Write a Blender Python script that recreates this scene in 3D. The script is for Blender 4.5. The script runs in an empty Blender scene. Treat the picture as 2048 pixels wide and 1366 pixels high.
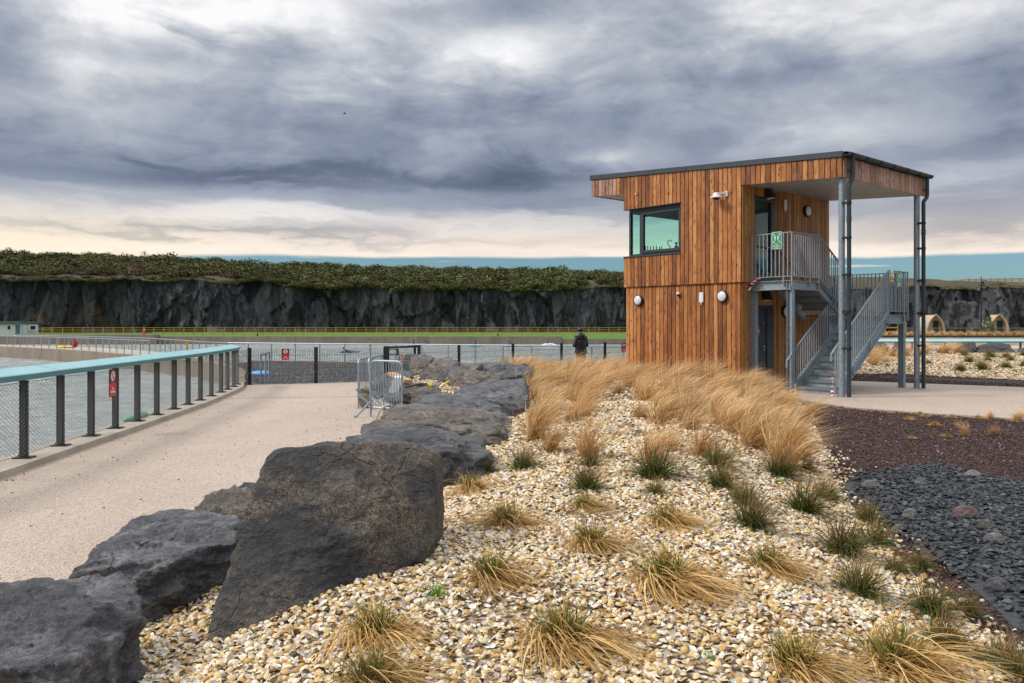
import bpy, bmesh, math, random
import numpy as np
from mathutils import Vector, Matrix, Euler

SC = bpy.context.scene
COL = SC.collection
rnd = random.Random(7)
rng = np.random.default_rng(11)
R = math.radians

# ------------------------------------------------------------------ camera
CAMZ, F, HY = 1.76, 1640.0, 651.0
cam_data = bpy.data.cameras.new('camera')
cam = bpy.data.objects.new('camera', cam_data)
COL.objects.link(cam)
cam.location = (0, 0, CAMZ)
cam.rotation_euler = (R(90), 0, 0)
cam_data.sensor_width = 36
cam_data.lens = 36 * F / 2048
cam_data.shift_y = -(683 - HY) / 2048
cam_data.clip_start = 0.05
cam_data.clip_end = 6000
SC.camera = cam

# ------------------------------------------------------------------ view
SC.view_settings.view_transform = 'Standard'
SC.view_settings.look = 'None'
SC.view_settings.exposure = 0.84
SC.view_settings.gamma = 1.0
SC.view_settings.use_curve_mapping = False
SC.render.engine = 'CYCLES'
SC.cycles.use_denoising = True
SC.cycles.max_bounces = 6
SC.cycles.transparent_max_bounces = 12
SC.cycles.sample_clamp_indirect = 4

# ------------------------------------------------------------------ sun
SUN_EL, SUN_AZ = R(42), R(262)        # azimuth clockwise from +Y
sd = Vector((math.sin(SUN_AZ) * math.cos(SUN_EL), math.cos(SUN_AZ) * math.cos(SUN_EL), math.sin(SUN_EL)))
sun_data = bpy.data.lights.new('sun', 'SUN')
sun_data.energy = 1.5
sun_data.angle = R(14)
sun_data.color = (1.0, 0.93, 0.84)
sun = bpy.data.objects.new('sun', sun_data)
COL.objects.link(sun)
sun.rotation_euler = sd.to_track_quat('Z', 'Y').to_euler()


# ------------------------------------------------------------------ node helpers
class NT:
    """small expression helper over a node tree"""
    def __init__(s, nt):
        s.nt = nt
        s.n = nt.nodes
        s.l = nt.links

    def new(s, t, **kw):
        n = s.n.new(t)
        for k, v in kw.items():
            setattr(n, k, v)
        return n

    def put(s, sock, v):
        if v is None:
            return
        if isinstance(v, bpy.types.NodeSocket):
            s.l.new(v, sock)
        else:
            if isinstance(v, (tuple, list)) and sock.type == 'RGBA' and len(v) == 3:
                v = (*v, 1)
            sock.default_value = v

    def m(s, op, a, b=None, c=None, clamp=False):
        n = s.new('ShaderNodeMath', operation=op, use_clamp=clamp)
        s.put(n.inputs[0], a)
        if b is not None:
            s.put(n.inputs[1], b)
        if c is not None:
            s.put(n.inputs[2], c)
        return n.outputs[0]

    def vm(s, op, a, b=None):
        n = s.new('ShaderNodeVectorMath', operation=op)
        s.put(n.inputs[0], a)
        if b is not None:
            s.put(n.inputs[1], b)
        return n.outputs[0]

    def sep(s, v):
        n = s.new('ShaderNodeSeparateXYZ')
        s.put(n.inputs[0], v)
        return n.outputs

    def comb(s, x, y, z):
        n = s.new('ShaderNodeCombineXYZ')
        for i, v in enumerate((x, y, z)):
            s.put(n.inputs[i], v)
        return n.outputs[0]

    def noise(s, vec, scale=5, detail=5, rough=0.55, dist=0.0, color=False):
        n = s.new('ShaderNodeTexNoise')
        s.put(n.inputs['Vector'], vec)
        n.inputs['Scale'].default_value = scale
        n.inputs['Detail'].default_value = detail
        n.inputs['Roughness'].default_value = rough
        n.inputs['Distortion'].default_value = dist
        return n.outputs[1 if color else 0]

    def voro(s, vec, scale=5, feature='F1', out='Distance', rand=1.0):
        n = s.new('ShaderNodeTexVoronoi', feature=feature)
        s.put(n.inputs['Vector'], vec)
        n.inputs['Scale'].default_value = scale
        n.inputs['Randomness'].default_value = rand
        return n.outputs[out]

    def ramp(s, fac, stops, interp='LINEAR'):
        n = s.new('ShaderNodeValToRGB')
        cr = n.color_ramp
        cr.interpolation = interp
        while len(cr.elements) < len(stops):
            cr.elements.new(0.5)
        for e, (p, c) in zip(cr.elements, stops):
            e.position = p
            if not isinstance(c, (tuple, list)):
                c = (c, c, c)
            e.color = (*c[:3], 1)
        s.put(n.inputs[0], fac)
        return n.outputs[0]

    def mix(s, fac, a, b, mode='MIX'):
        n = s.new('ShaderNodeMix', data_type='RGBA', blend_type=mode)
        s.put(n.inputs[0], fac)
        s.put(n.inputs[6], a)
        s.put(n.inputs[7], b)
        return n.outputs[2]

    def sstep(s, v, a, b):
        n = s.new('ShaderNodeMapRange', interpolation_type='SMOOTHSTEP')
        s.put(n.inputs[0], v)
        n.inputs[1].default_value = a
        n.inputs[2].default_value = b
        n.inputs[3].default_value = 0
        n.inputs[4].default_value = 1
        return n.outputs[0]

    def scale(s, vec, sc):
        return s.vm('MULTIPLY', vec, sc)


# ------------------------------------------------------------------ world: overcast cloud deck over a clear strip at the horizon
world = bpy.data.worlds.new('World')
SC.world = world
world.use_nodes = True
wn = NT(world.node_tree)
for n_ in list(wn.n):
    wn.n.remove(n_)
SKY_GAIN = 0.575


def sky():
    t = wn
    geo = t.new('ShaderNodeTexCoord')
    d = t.vm('NORMALIZE', geo.outputs['Generated'])
    x, y, z = t.sep(d)
    h = t.m('SQRT', t.m('ADD', t.m('MULTIPLY', x, x), t.m('MULTIPLY', y, y)))
    az = t.m('ARCTAN2', x, y)
    el = t.m('ARCTAN2', z, h)
    zz = t.m('ADD', t.m('MAXIMUM', z, 0.0), 0.13)
    p = t.comb(t.m('DIVIDE', x, zz), t.m('DIVIDE', y, zz), 0.0)
    warp = t.noise(p, 1.1, 4, 0.55, color=True)
    pw = t.vm('ADD', p, t.scale(t.vm('SUBTRACT', warp, (0.5, 0.5, 0.5)), (0.9, 0.9, 0.0)))
    n0 = t.noise(pw, 1.15, 9, 0.60)
    n1 = t.m('ADD', t.m('MULTIPLY', n0, .55), t.m('MULTIPLY', t.sstep(n0, .38, .62), .45))
    wv = t.scale(t.vm('SUBTRACT', t.noise(t.comb(t.m('MULTIPLY', az, 5.0), t.m('MULTIPLY', el, 9.0), 2.2), 1.0, 3, .5, color=True), (.5, .5, .5)), (.9, .9, .9))
    n2 = t.noise(t.vm('ADD', t.comb(t.m('MULTIPLY', az, 8.5), t.m('MULTIPLY', el, 15.0), 0.7), wv), 1.0, 9, 0.60)
    n3 = t.noise(t.comb(t.m('MULTIPLY', az, 3.0), t.m('MULTIPLY', el, 26.0), 0.3), 1.6, 6, 0.6)
    # warped sky position, so that the large shapes have ragged edges
    azw = t.m('ADD', az, t.m('MULTIPLY', t.m('SUBTRACT', n2, 0.5), 0.10))
    elw = t.m('ADD', el, t.m('MULTIPLY', t.m('SUBTRACT', n1, 0.5), 0.040))

    def ang(px, py):
        a = math.atan((px - 1024) / F)
        return a, math.atan((HY - py) / F * math.cos(a))

    deg = lambda py: math.atan((HY - py) / F)
    EL1 = R(60)
    prof = [(505, .88), (478, .74), (450, .78), (428, .64), (395, .47), (360, .34), (325, .33), (260, .42), (200, .48),
            (130, .57), (60, .66), (0, .70)]
    stops = [(0.0, .85)] + [(deg(py) / EL1, b) for py, b in prof] + [(0.55, .78), (1.0, .86)]
    base = t.ramp(t.m('DIVIDE', elw, EL1), stops)
    B = base
    blobs = [(250, 25, 190, 45, .28), (560, 25, 220, 42, .27), (770, 110, 170, 55, .12), (930, 105, 120, 42, .15),
             (1050, 95, 70, 60, .16), (260, 122, 170, 24, .22), (1560, 25, 130, 35, .18), (130, 190, 150, 50, .08),
             (30, 60, 95, 85, -.24), (350, 85, 95, 42, -.28), (560, 105, 100, 30, -.10), (1010, 20, 90, 40, -.22),
             (800, 30, 85, 24, -.16), (1380, 140, 200, 70, -.17), (1230, 215, 190, 50, -.16), (1700, 120, 120, 60, -.10),
             (1980, 150, 140, 110, -.17), (40, 340, 200, 22, -.08), (360, 335, 190, 16, -.16), (560, 352, 150, 14, -.16),
             (930, 355, 190, 18, -.22), (1040, 335, 110, 30, -.12), (1060, 410, 260, 24, -.20), (1230, 318, 70, 18, .26),
             (1420, 215, 110, 26, .14), (1750, 240, 200, 40, .10), (1960, 345, 160, 24, .16), (1960, 425, 190, 32, -.26),
             (1560, 420, 300, 24, -.16), (560, 428, 200, 14, .16), (160, 500, 320, 16, .04), (1240, 445, 60, 10, -.1), (480, 474, 330, 6, -.16),
             (150, 360, 150, 10, .12), (700, 215, 240, 40, -.05), (1180, 20, 200, 40, -.08), (1550, 260, 480, 150, .11), (1700, 60, 300, 60, .08), (300, 260, 300, 60, .05)]
    for px, py, sx, sy, amp in blobs:
        a0, e0 = ang(px, py)
        sa, se = sx / F, sy / F
        u = t.m('DIVIDE', t.m('SUBTRACT', azw, a0), sa)
        v = t.m('DIVIDE', t.m('SUBTRACT', elw, e0), se)
        r2 = t.m('ADD', t.m('MULTIPLY', u, u), t.m('MULTIPLY', v, v))
        g = t.m('EXPONENT', t.m('MULTIPLY', r2, -0.8))
        B = t.m('MULTIPLY_ADD', g, amp, B)
    hi = t.sstep(el, R(7), R(16))
    B = t.m('ADD', B, t.m('MULTIPLY', t.m('SUBTRACT', n1, 0.5), t.m('MULTIPLY_ADD', hi, 0.20, 0.14)))
    B = t.m('ADD', B, t.m('MULTIPLY', t.m('SUBTRACT', n2, 0.5), t.m('MULTIPLY_ADD', hi, 0.66, 0.06)))
    B = t.m('ADD', B, t.m('MULTIPLY', t.m('SUBTRACT', n3, 0.5), 0.14))
    cloud = t.ramp(B, [(0.0, (.084, .111, .164)), (.20, (.155, .190, .272)), (.40, (.286, .328, .420)), (.58, (.430, .466, .535)),
                       (.76, (.650, .668, .705)), (.96, (.95, .95, .96))])
    low = t.m('SUBTRACT', 1.0, t.sstep(el, R(5.4), R(9.0)))
    warm = t.mix(low, (1, 1, 1), t.mix(t.sstep(az, R(-34), R(-12)), (1.16, 1.01, 0.80), (1.15, 1.0, 0.86)))
    cloud = t.mix(1.0, cloud, warm, 'MULTIPLY')
    # overcast decks brighten towards the zenith
    zen = t.m('MULTIPLY_ADD', t.sstep(el, R(22), R(80)), 0.95, 1.0)
    cloud = t.mix(1.0, cloud, t.comb(zen, zen, zen), 'MULTIPLY')
    # clear strip: the physical sky low down, seen under the deck
    st = t.new('ShaderNodeTexSky', sky_type='NISHITA')
    st.sun_disc = False
    st.sun_elevation = SUN_EL
    st.sun_rotation = SUN_AZ
    st.ozone_density = 3.0
    t.put(st.inputs[0], d)
    clear = t.mix(1.0, st.outputs[0], (0.062, 0.084, 0.094), 'MULTIPLY')
    # edge of the deck: lowest in the middle
    edge = t.m('MULTIPLY_ADD', t.sstep(az, R(-30), R(-16)), R(0.62), R(4.08))
    edge = t.m('SUBTRACT', edge, t.m('MULTIPLY', t.sstep(az, R(8), R(26)), R(0.35)))
    ee = t.m('ADD', t.m('SUBTRACT', el, edge), t.m('MULTIPLY', t.m('SUBTRACT', n3, 0.5), R(0.5)))
    mask = t.sstep(ee, R(-0.10), R(0.16))
    wisp = t.m('MULTIPLY', t.sstep(t.noise(t.comb(t.m('MULTIPLY', az, 9.0), t.m('MULTIPLY', el, 160.0), 4.4), 1.0, 4, .55), .62, .74), 0.55)
    mask = t.m('MAXIMUM', mask, wisp)
    colr = t.mix(mask, clear, cloud)
    bg = t.new('ShaderNodeBackground')
    t.put(bg.inputs[0], colr)
    bg.inputs[1].default_value = SKY_GAIN
    out = t.new('ShaderNodeOutputWorld')
    t.l.new(bg.outputs[0], out.inputs[0])


sky()


# ------------------------------------------------------------------ pixel geometry: where a thing seen at a pixel stands
def W(px, py, D):
    return Vector(((px - 1024) / F * D, D, CAMZ + (HY - py) / F * D))


def Q(px, py, Z):
    return W(px, py, F * (CAMZ - Z) / (py - HY))


# ------------------------------------------------------------------ numpy noise
def _hash(ix, iy, iz, seed=0):
    n = (ix.astype(np.int64) * 374761393 + iy.astype(np.int64) * 668265263 + iz.astype(np.int64) * 2147483647 + seed * 974634777) & 0xffffffff
    n = (n ^ (n >> 13)) * 1274126177 & 0xffffffff
    n = (n ^ (n >> 16)) * 2246822519 & 0xffffffff
    return ((n ^ (n >> 15)) & 0xffffff) / float(0xffffff)


def vnoise(x, y, z=None, seed=0):
    x = np.asarray(x, float)
    y = np.asarray(y, float)
    z = np.zeros_like(x) if z is None else np.asarray(z, float)
    ix, iy, iz = np.floor(x), np.floor(y), np.floor(z)
    fx, fy, fz = x - ix, y - iy, z - iz
    fx, fy, fz = (f * f * f * (f * (f * 6 - 15) + 10) for f in (fx, fy, fz))
    r = 0
    for dx in (0, 1):
        wx = fx if dx else 1 - fx
        for dy in (0, 1):
            wy = fy if dy else 1 - fy
            for dz in (0, 1):
                wz = fz if dz else 1 - fz
                r = r + wx * wy * wz * _hash(ix + dx, iy + dy, iz + dz, seed)
    return r * 2 - 1


def fbm(x, y, z=None, o=4, seed=0, g=0.5):
    r, a = 0, 1.0
    for i in range(o):
        k = 2.03 ** i
        r = r + a * vnoise(x * k + 11.3 * i, y * k + 5.7 * i, None if z is None else z * k + 3.1 * i, seed + i)
        a *= g
    return r


def sst(a, b, x):
    t = np.clip((np.asarray(x, float) - a) / (b - a), 0, 1)
    return t * t * (3 - 2 * t)


# ------------------------------------------------------------------ materials
def new_mat(name):
    m = bpy.data.materials.new(name)
    m.use_nodes = True
    t = NT(m.node_tree)
    b = t.n['Principled BSDF']
    return m, t, b


def coords(t, kind='Object', rand=True):
    tc = t.new('ShaderNodeTexCoord')
    v = tc.outputs[kind]
    if rand:
        oi = t.new('ShaderNodeObjectInfo')
        r = t.m('MULTIPLY', oi.outputs['Random'], 57.0)
        v = t.vm('ADD', v, t.comb(r, t.m('MULTIPLY', r, 1.7), t.m('MULTIPLY', r, 0.6)))
    return v


def bump(t, b, hgt, dist=0.01, strength=1.0):
    n = t.new('ShaderNodeBump')
    n.inputs['Strength'].default_value = strength
    n.inputs['Distance'].default_value = dist
    t.put(n.inputs['Height'], hgt)
    t.l.new(n.outputs[0], b.inputs['Normal'])


def simple(name, c1, c2=None, scale=6, rough=0.6, metallic=0.0, bmp=0.0, bscale=30, stretch=(1, 1, 1), kind='Object', rand=True, spec=0.5, var=0.0):
    m, t, b = new_mat(name)
    v = t.scale(coords(t, kind, rand), stretch)
    c2 = c2 or tuple(c * 0.75 for c in c1)
    n = t.noise(v, scale, 6, 0.6)
    col = t.ramp(n, [(0.32, c2), (0.68, c1)])
    if var:
        oi = t.new('ShaderNodeObjectInfo')
        k = t.m('MULTIPLY_ADD', oi.outputs['Random'], var, 1 - var / 2)
        col = t.mix(1.0, col, t.comb(k, k, k), 'MULTIPLY')
    t.put(b.inputs['Base Color'], col)
    t.put(b.inputs['Roughness'], t.m('MULTIPLY_ADD', n, 0.15, rough - 0.07))
    b.inputs['Metallic'].default_value = metallic
    b.inputs['Specular IOR Level'].default_value = spec
    if bmp:
        bump(t, b, t.noise(v, bscale, 5, 0.6), bmp)
    return m


def wood_mat(name, stops, knots=1.0, seed=0.0):
    m, t, b = new_mat(name)
    v = coords(t)
    oi = t.new('ShaderNodeObjectInfo')
    rv = oi.outputs['Random']
    wob = t.noise(t.scale(v, (6, 6, 1.1)), 1.0, 3, .5, color=True)
    vv = t.vm('ADD', v, t.scale(t.vm('SUBTRACT', wob, (.5, .5, .5)), (.05, .05, 0)))
    grain = t.noise(t.scale(vv, (70, 70, 2.2)), 1.0, 5, .62)
    broad = t.noise(t.scale(v, (5, 5, 1.1)), 1.0, 3, .5)
    f = t.m('ADD', t.m('MULTIPLY', grain, .50), t.m('MULTIPLY', broad, .42))
    f = t.m('ADD', f, t.m('MULTIPLY', t.m('SUBTRACT', rv, .5), .36))
    streak = t.noise(t.scale(v, (24, 24, .7)), 1.0, 4, .6)
    f = t.m('ADD', f, t.m('MULTIPLY', t.m('SUBTRACT', streak, .5), .42))
    mott = t.noise(t.scale(v, (9, 9, 3.2)), 1.0, 5, .65)
    f = t.m('ADD', f, t.m('MULTIPLY', t.m('SUBTRACT', mott, .5), .45))
    f = t.m('ADD', f, 0.035)
    col = t.ramp(f, stops)
    if knots:
        kd = t.voro(t.scale(vv, (10, 10, 5.2)), 1.0)
        kd = t.m('ADD', kd, t.m('MULTIPLY', t.m('SUBTRACT', t.noise(t.scale(vv, (14, 14, 5)), 1.0, 2, .5), .5), .55))
        k = t.m('SUBTRACT', 1.0, t.sstep(kd, .06, .22))
        halo = t.m('SUBTRACT', 1.0, t.sstep(kd, .12, .52))
        pick = t.m('GREATER_THAN', t.noise(t.scale(vv, (4, 4, 1.6)), 1.0, 1, .5), .40)
        col = t.mix(t.m('MULTIPLY', t.m('MULTIPLY', halo, .5), pick), col, (.20, .075, .02))
        col = t.mix(t.m('MULTIPLY', t.m('MULTIPLY', k, .88 * knots), pick), col, (.045, .018, .008))
    t.put(b.inputs['Base Color'], col)
    b.inputs['Roughness'].default_value = .62
    bump(t, b, grain, .003)
    return m


M = {}
M['wood'] = wood_mat('larch_cladding', [(.26, (.120, .038, .010)), (.42, (.300, .100, .025)), (.56, (.430, .165, .043)), (.76, (.600, .290, .100))])
M['wood_pale'] = wood_mat('sky_tinted_cladding', [(.22, (.200, .105, .070)), (.45, (.345, .195, .140)), (.62, (.440, .270, .205)), (.82, (.52, .34, .27))])  # pinkish pale tone paints sky light onto the gutter side fascia
M['wood_side'] = wood_mat('sheltered_cladding', [(.22, (.18, .072, .018)), (.45, (.335, .150, .042)), (.60, (.43, .205, .062)), (.82, (.54, .28, .10))], .55)
M['galv'] = simple('galvanised_steel', (.36, .425, .48), (.23, .28, .325), scale=14, rough=.48, metallic=.55, bmp=.0008, bscale=60)
M['galv_dark'] = simple('checker_tread', (.22, .25, .25), (.12, .14, .14), scale=40, rough=.55, metallic=.4, bmp=.003, bscale=90)
M['anthracite'] = simple('anthracite_metal', (.035, .045, .058), (.027, .035, .046), scale=5, rough=.42)
M['trim'] = simple('roof_trim', (.040, .048, .062), (.033, .040, .052), scale=2, rough=.5)
M['pipe'] = simple('anthracite_pipe', (.030, .047, .060), (.024, .038, .050), scale=3, rough=.38)
M['black'] = simple('black_plastic', (.014, .014, .015), (.010, .010, .011), rough=.45)
M['white'] = simple('white_plastic', (.78, .79, .80), (.70, .71, .73), rough=.4)
M['lamp_white'] = simple('opal_diffuser', (.74, .75, .82), (.68, .70, .78), rough=.35)
M['soffit'] = simple('soffit_board', (.52, .53, .54), (.46, .47, .48), scale=3, rough=.5, var=.12)
M['core'] = simple('wall_membrane', (.022, .019, .017), (.016, .014, .013), rough=.8)
M['room'] = simple('room_wall', (.42, .42, .40), (.38, .38, .36), rough=.8)
M['concrete'] = simple('concrete', (.47, .42, .355), (.33, .29, .24), scale=2.2, rough=.82, bmp=.004, bscale=22, kind='Object')
M['concrete_wet'] = simple('damp_concrete', (.285, .235, .185), (.185, .15, .115), scale=.9, rough=.6, bmp=.004, bscale=14, stretch=(1, 1, .35))
M['teal'] = simple('teal_lit_top', (.30, .56, .58), (.245, .49, .515), scale=3, rough=.34)  # rail top: light blue highlight painted into the colour
M['teal_side'] = simple('teal_shaded_edge', (.075, .235, .255), (.06, .20, .22), scale=3, rough=.4)  # darker copy of the rail teal, shade painted on edges and underside
M['post'] = simple('post_steel', (.036, .038, .042), (.026, .028, .031), scale=9, rough=.45)
M['wire'] = simple('steel_cable', (.30, .30, .29), (.22, .22, .21), rough=.4, metallic=.7)
M['fence_wire'] = simple('fence_wire', (.020, .022, .022), (.014, .015, .015), rough=.5)
M['yellow_wood'] = simple('fresh_pine', (.54, .37, .095), (.38, .24, .055), scale=4, rough=.7, stretch=(1, 1, 1), var=.2)
M['red'] = simple('red_sign', (.60, .018, .03), (.55, .015, .025), rough=.4)
M['navy'] = simple('navy_sign', (.020, .026, .036), (.016, .021, .03), rough=.4)
M['green_sign'] = simple('green_sign', (.012, .30, .145), (.010, .27, .13), rough=.4)
M['yellow_sign'] = simple('yellow_sign', (.80, .60, .02), (.75, .55, .02), rough=.4)
M['orange_sign'] = simple('orange_sign', (.72, .14, .03), (.66, .12, .03), rough=.4)
M['signwhite'] = simple('sign_white', (.82, .82, .82), (.78, .78, .78), rough=.4)
M['blue_sign'] = simple('blue_sign', (.02, .14, .52), (.02, .12, .48), rough=.4)
M['jacket'] = simple('black_padded_nylon', (.020, .024, .036), (.012, .014, .021), rough=.5)
M['denim'] = simple('dark_trousers', (.060, .042, .032), (.042, .030, .024), scale=20, rough=.9)
M['skin'] = simple('skin', (.46, .28, .20), (.40, .23, .16), rough=.55)
M['hair'] = simple('dark_hair', (.02, .014, .01), rough=.6)
M['redcloth'] = simple('red_jacket', (.44, .012, .035), (.30, .008, .022), scale=7, rough=.7)
M['yellowfoam'] = simple('yellow_foam', (.80, .66, .07), (.72, .58, .05), rough=.5)
M['wetsuit'] = simple('black_wetsuit', (.012, .014, .022), rough=.4)
M['wetsuit_blue'] = simple('navy_wetsuit', (.014, .024, .075), rough=.4)
M['wetsuit_gold'] = simple('ochre_vest', (.42, .25, .03), rough=.6)
M['wetsuit_teal'] = simple('teal_wetsuit', (.012, .10, .14), rough=.5)
M['board_teal'] = simple('turquoise_board', (.03, .42, .36), rough=.35)
M['board_purple'] = simple('violet_board', (.11, .09, .46), rough=.35)
M['board_blue'] = simple('blue_board', (.16, .42, .86), (.12, .36, .80), rough=.3)
M['board_pink'] = simple('pink_board', (.66, .13, .46), rough=.35)
M['hut'] = simple('pale_grey_render', (.66, .66, .70), (.60, .60, .64), scale=1.5, rough=.7)
M['hut_roof'] = simple('hut_fascia', (.085, .12, .13), (.07, .10, .11), rough=.5)
M['hut_door'] = simple('slate_blue_door', (.10, .155, .25), rough=.5)
def pod_mat():
    m, t, b = new_mat('pod_shingles')
    v = coords(t, 'Object', False)
    z = t.sep(v)[2]
    band = t.m('FRACT', t.m('MULTIPLY', z, 5.5))
    n = t.noise(t.scale(v, (3, 5, 6)), 1.0, 5, .6)
    col = t.ramp(n, [(.3, (.36, .29, .19)), (.7, (.54, .45, .31))])
    col = t.mix(t.m('MULTIPLY', t.m('LESS_THAN', band, .22), .45), col, (.16, .125, .08))
    t.put(b.inputs['Base Color'], col)
    b.inputs['Roughness'].default_value = .8
    M['pod'] = m


pod_mat()
M['pod_front'] = simple('pod_front', (.50, .385, .21), (.42, .31, .16), scale=5, rough=.75, stretch=(6, 6, .6))
M['sandbag'] = simple('hessian_sack', (.36, .325, .25), (.24, .215, .165), scale=9, rough=.95, bmp=.012, bscale=26)
M['rope'] = simple('pale_rope', (.55, .51, .43), rough=.9)
M['greenplastic'] = simple('faded_green_plastic', (.10, .36, .17), (.16, .42, .24), scale=6, rough=.4)
M['plank'] = simple('pale_timber_offcut', (.56, .36, .16), (.44, .27, .11), scale=8, rough=.8, stretch=(1, 1, 8))
M['plank_grey'] = simple('grey_painted_plank', (.27, .31, .33), (.20, .235, .255), scale=6, rough=.7)


def glass_mat(name, tint, refl=0.10):
    m, t, b = new_mat(name)
    t.n.remove(b)
    tr = t.new('ShaderNodeBsdfTransparent')
    tr.inputs[0].default_value = (*tint, 1)
    gl = t.new('ShaderNodeBsdfGlossy')
    gl.inputs[1].default_value = .02
    gl.inputs[0].default_value = (.9, 1, .97, 1)
    lw = t.new('ShaderNodeLayerWeight')
    lw.inputs[0].default_value = .5
    mx = t.new('ShaderNodeMixShader')
    t.put(mx.inputs[0], t.m('MULTIPLY_ADD', t.m('POWER', lw.outputs['Facing'], 4.0), .6, refl + .015, clamp=True))
    t.l.new(tr.outputs[0], mx.inputs[1])
    t.l.new(gl.outputs[0], mx.inputs[2])
    t.l.new(mx.outputs[0], t.n['Material Output'].inputs[0])
    return m


M['glass'] = glass_mat('green_tinted_glass', (.79, .955, .925), .01)
M['glass_dark'] = simple('dark_glazing', (.018, .024, .028), (.014, .018, .022), rough=.08)


def rock_mat(name, dark, mid, lite, tan=None, tan_amt=0.0, rough=.62, scale=1.0, top=None):
    m, t, b = new_mat(name)
    v = coords(t)
    big = t.noise(v, 1.7 * scale, 6, .62, .4)
    fine = t.noise(v, 34 * scale, 5, .70)
    mid_n = t.noise(t.scale(v, (1, 1, 2.2)), 6.5 * scale, 7, .66, .5)
    speck = t.noise(v, 150 * scale, 2, .5)
    f = t.m('ADD', t.m('MULTIPLY', big, .45), t.m('MULTIPLY', mid_n, .45))
    f = t.m('ADD', f, t.m('MULTIPLY', t.m('SUBTRACT', fine, .5), .35))
    f = t.m('ADD', f, .05)
    col = t.ramp(f, [(.38, dark), (.51, mid), (.64, lite)])
    if tan:
        patch = t.sstep(t.noise(t.vm('ADD', v, (3.1, 7.7, 1.2)), 2.1 * scale, 7, .68, .3), .42, .60)
        sp = t.sstep(t.m('ADD', t.m('MULTIPLY', speck, .55), t.m('MULTIPLY', fine, .45)), .44, .62)
        col = t.mix(t.m('MULTIPLY', t.m('MULTIPLY', patch, sp), tan_amt), col, tan)
    sp2 = t.sstep(speck, .60, .72)
    col = t.mix(t.m('MULTIPLY', sp2, .22), col, (.30, .26, .23))
    crack = t.voro(t.vm('ADD', v, t.scale(t.noise(v, 3.0, 4, .6, color=True), (.35, .35, .35))), 2.3 * scale, 'DISTANCE_TO_EDGE')
    ck = t.m('MULTIPLY', t.m('SUBTRACT', 1.0, t.sstep(crack, .0, .03)), t.sstep(big, .45, .6))
    col = t.mix(t.m('MULTIPLY', ck, .35), col, (.016, .015, .016))
    oi_ = t.new('ShaderNodeObjectInfo')
    kv = t.m('MULTIPLY_ADD', oi_.outputs['Random'], .55, .74)
    col = t.mix(1.0, col, t.comb(kv, kv, kv), 'MULTIPLY')
    t.put(b.inputs['Base Color'], col)
    t.put(b.inputs['Roughness'], t.m('MULTIPLY_ADD', fine, .35, rough - .2))
    hgt = t.m('ADD', t.m('MULTIPLY', mid_n, 1.0), t.m('MULTIPLY', fine, .50))
    hgt = t.m('ADD', hgt, t.m('MULTIPLY', speck, .07))
    hgt = t.m('SUBTRACT', hgt, t.m('MULTIPLY', ck, .3))
    bump(t, b, hgt, .085 if scale < 2 else .012, 1.0)
    return m


M['basalt'] = rock_mat('dark_basalt', (.024, .027, .033), (.100, .104, .116), (.28, .272, .28), rough=.40)
M['basalt_tan'] = rock_mat('tan_flecked_basalt', (.019, .022, .027), (.060, .060, .062), (.155, .138, .122), (.40, .29, .18), .88, .74)
M['basalt_brown'] = rock_mat('brown_basalt', (.030, .027, .025), (.120, .107, .095), (.30, .268, .232), (.26, .195, .12), .55, .45)
M['basalt_dark'] = rock_mat('black_basalt', (.012, .013, .015), (.040, .040, .041), (.105, .098, .09), rough=.6)
M['stone'] = rock_mat('grey_pebble', (.09, .088, .086), (.16, .155, .15), (.23, .22, .21), scale=2.5)
M['stone_red'] = rock_mat('reddish_stone', (.06, .032, .032), (.12, .07, .068), (.19, .12, .11), scale=2.5)


# ------------------------------------------------------------------ object helpers
def tag(o, label=None, cat=None, group=None, kind=None):
    if label:
        o['label'] = label
    if cat:
        o['category'] = cat
    if group:
        o['group'] = group
    if kind:
        o['kind'] = kind
    return o


def thing(name, label, cat, loc=(0, 0, 0), rotz=0.0, group=None):
    o = bpy.data.objects.new(name, None)
    o.empty_display_size = .2
    COL.objects.link(o)
    o.location = loc
    o.rotation_euler = (0, 0, rotz)
    return tag(o, label, cat, group)


def link(name, me, mat=None, parent=None, loc=None, rot=None):
    o = bpy.data.objects.new(name, me)
    COL.objects.link(o)
    if mat is not None and not me.materials:
        me.materials.append(mat)
    if parent is not None:
        o.parent = parent
    if loc is not None:
        o.location = loc
    if rot is not None:
        o.rotation_euler = rot
    return o


def copy_tree(o, parent=None):
    c = o.copy()
    COL.objects.link(c)
    if parent is not None:
        c.parent = parent
    for ch in list(o.children):
        copy_tree(ch, c)
    return c


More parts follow.
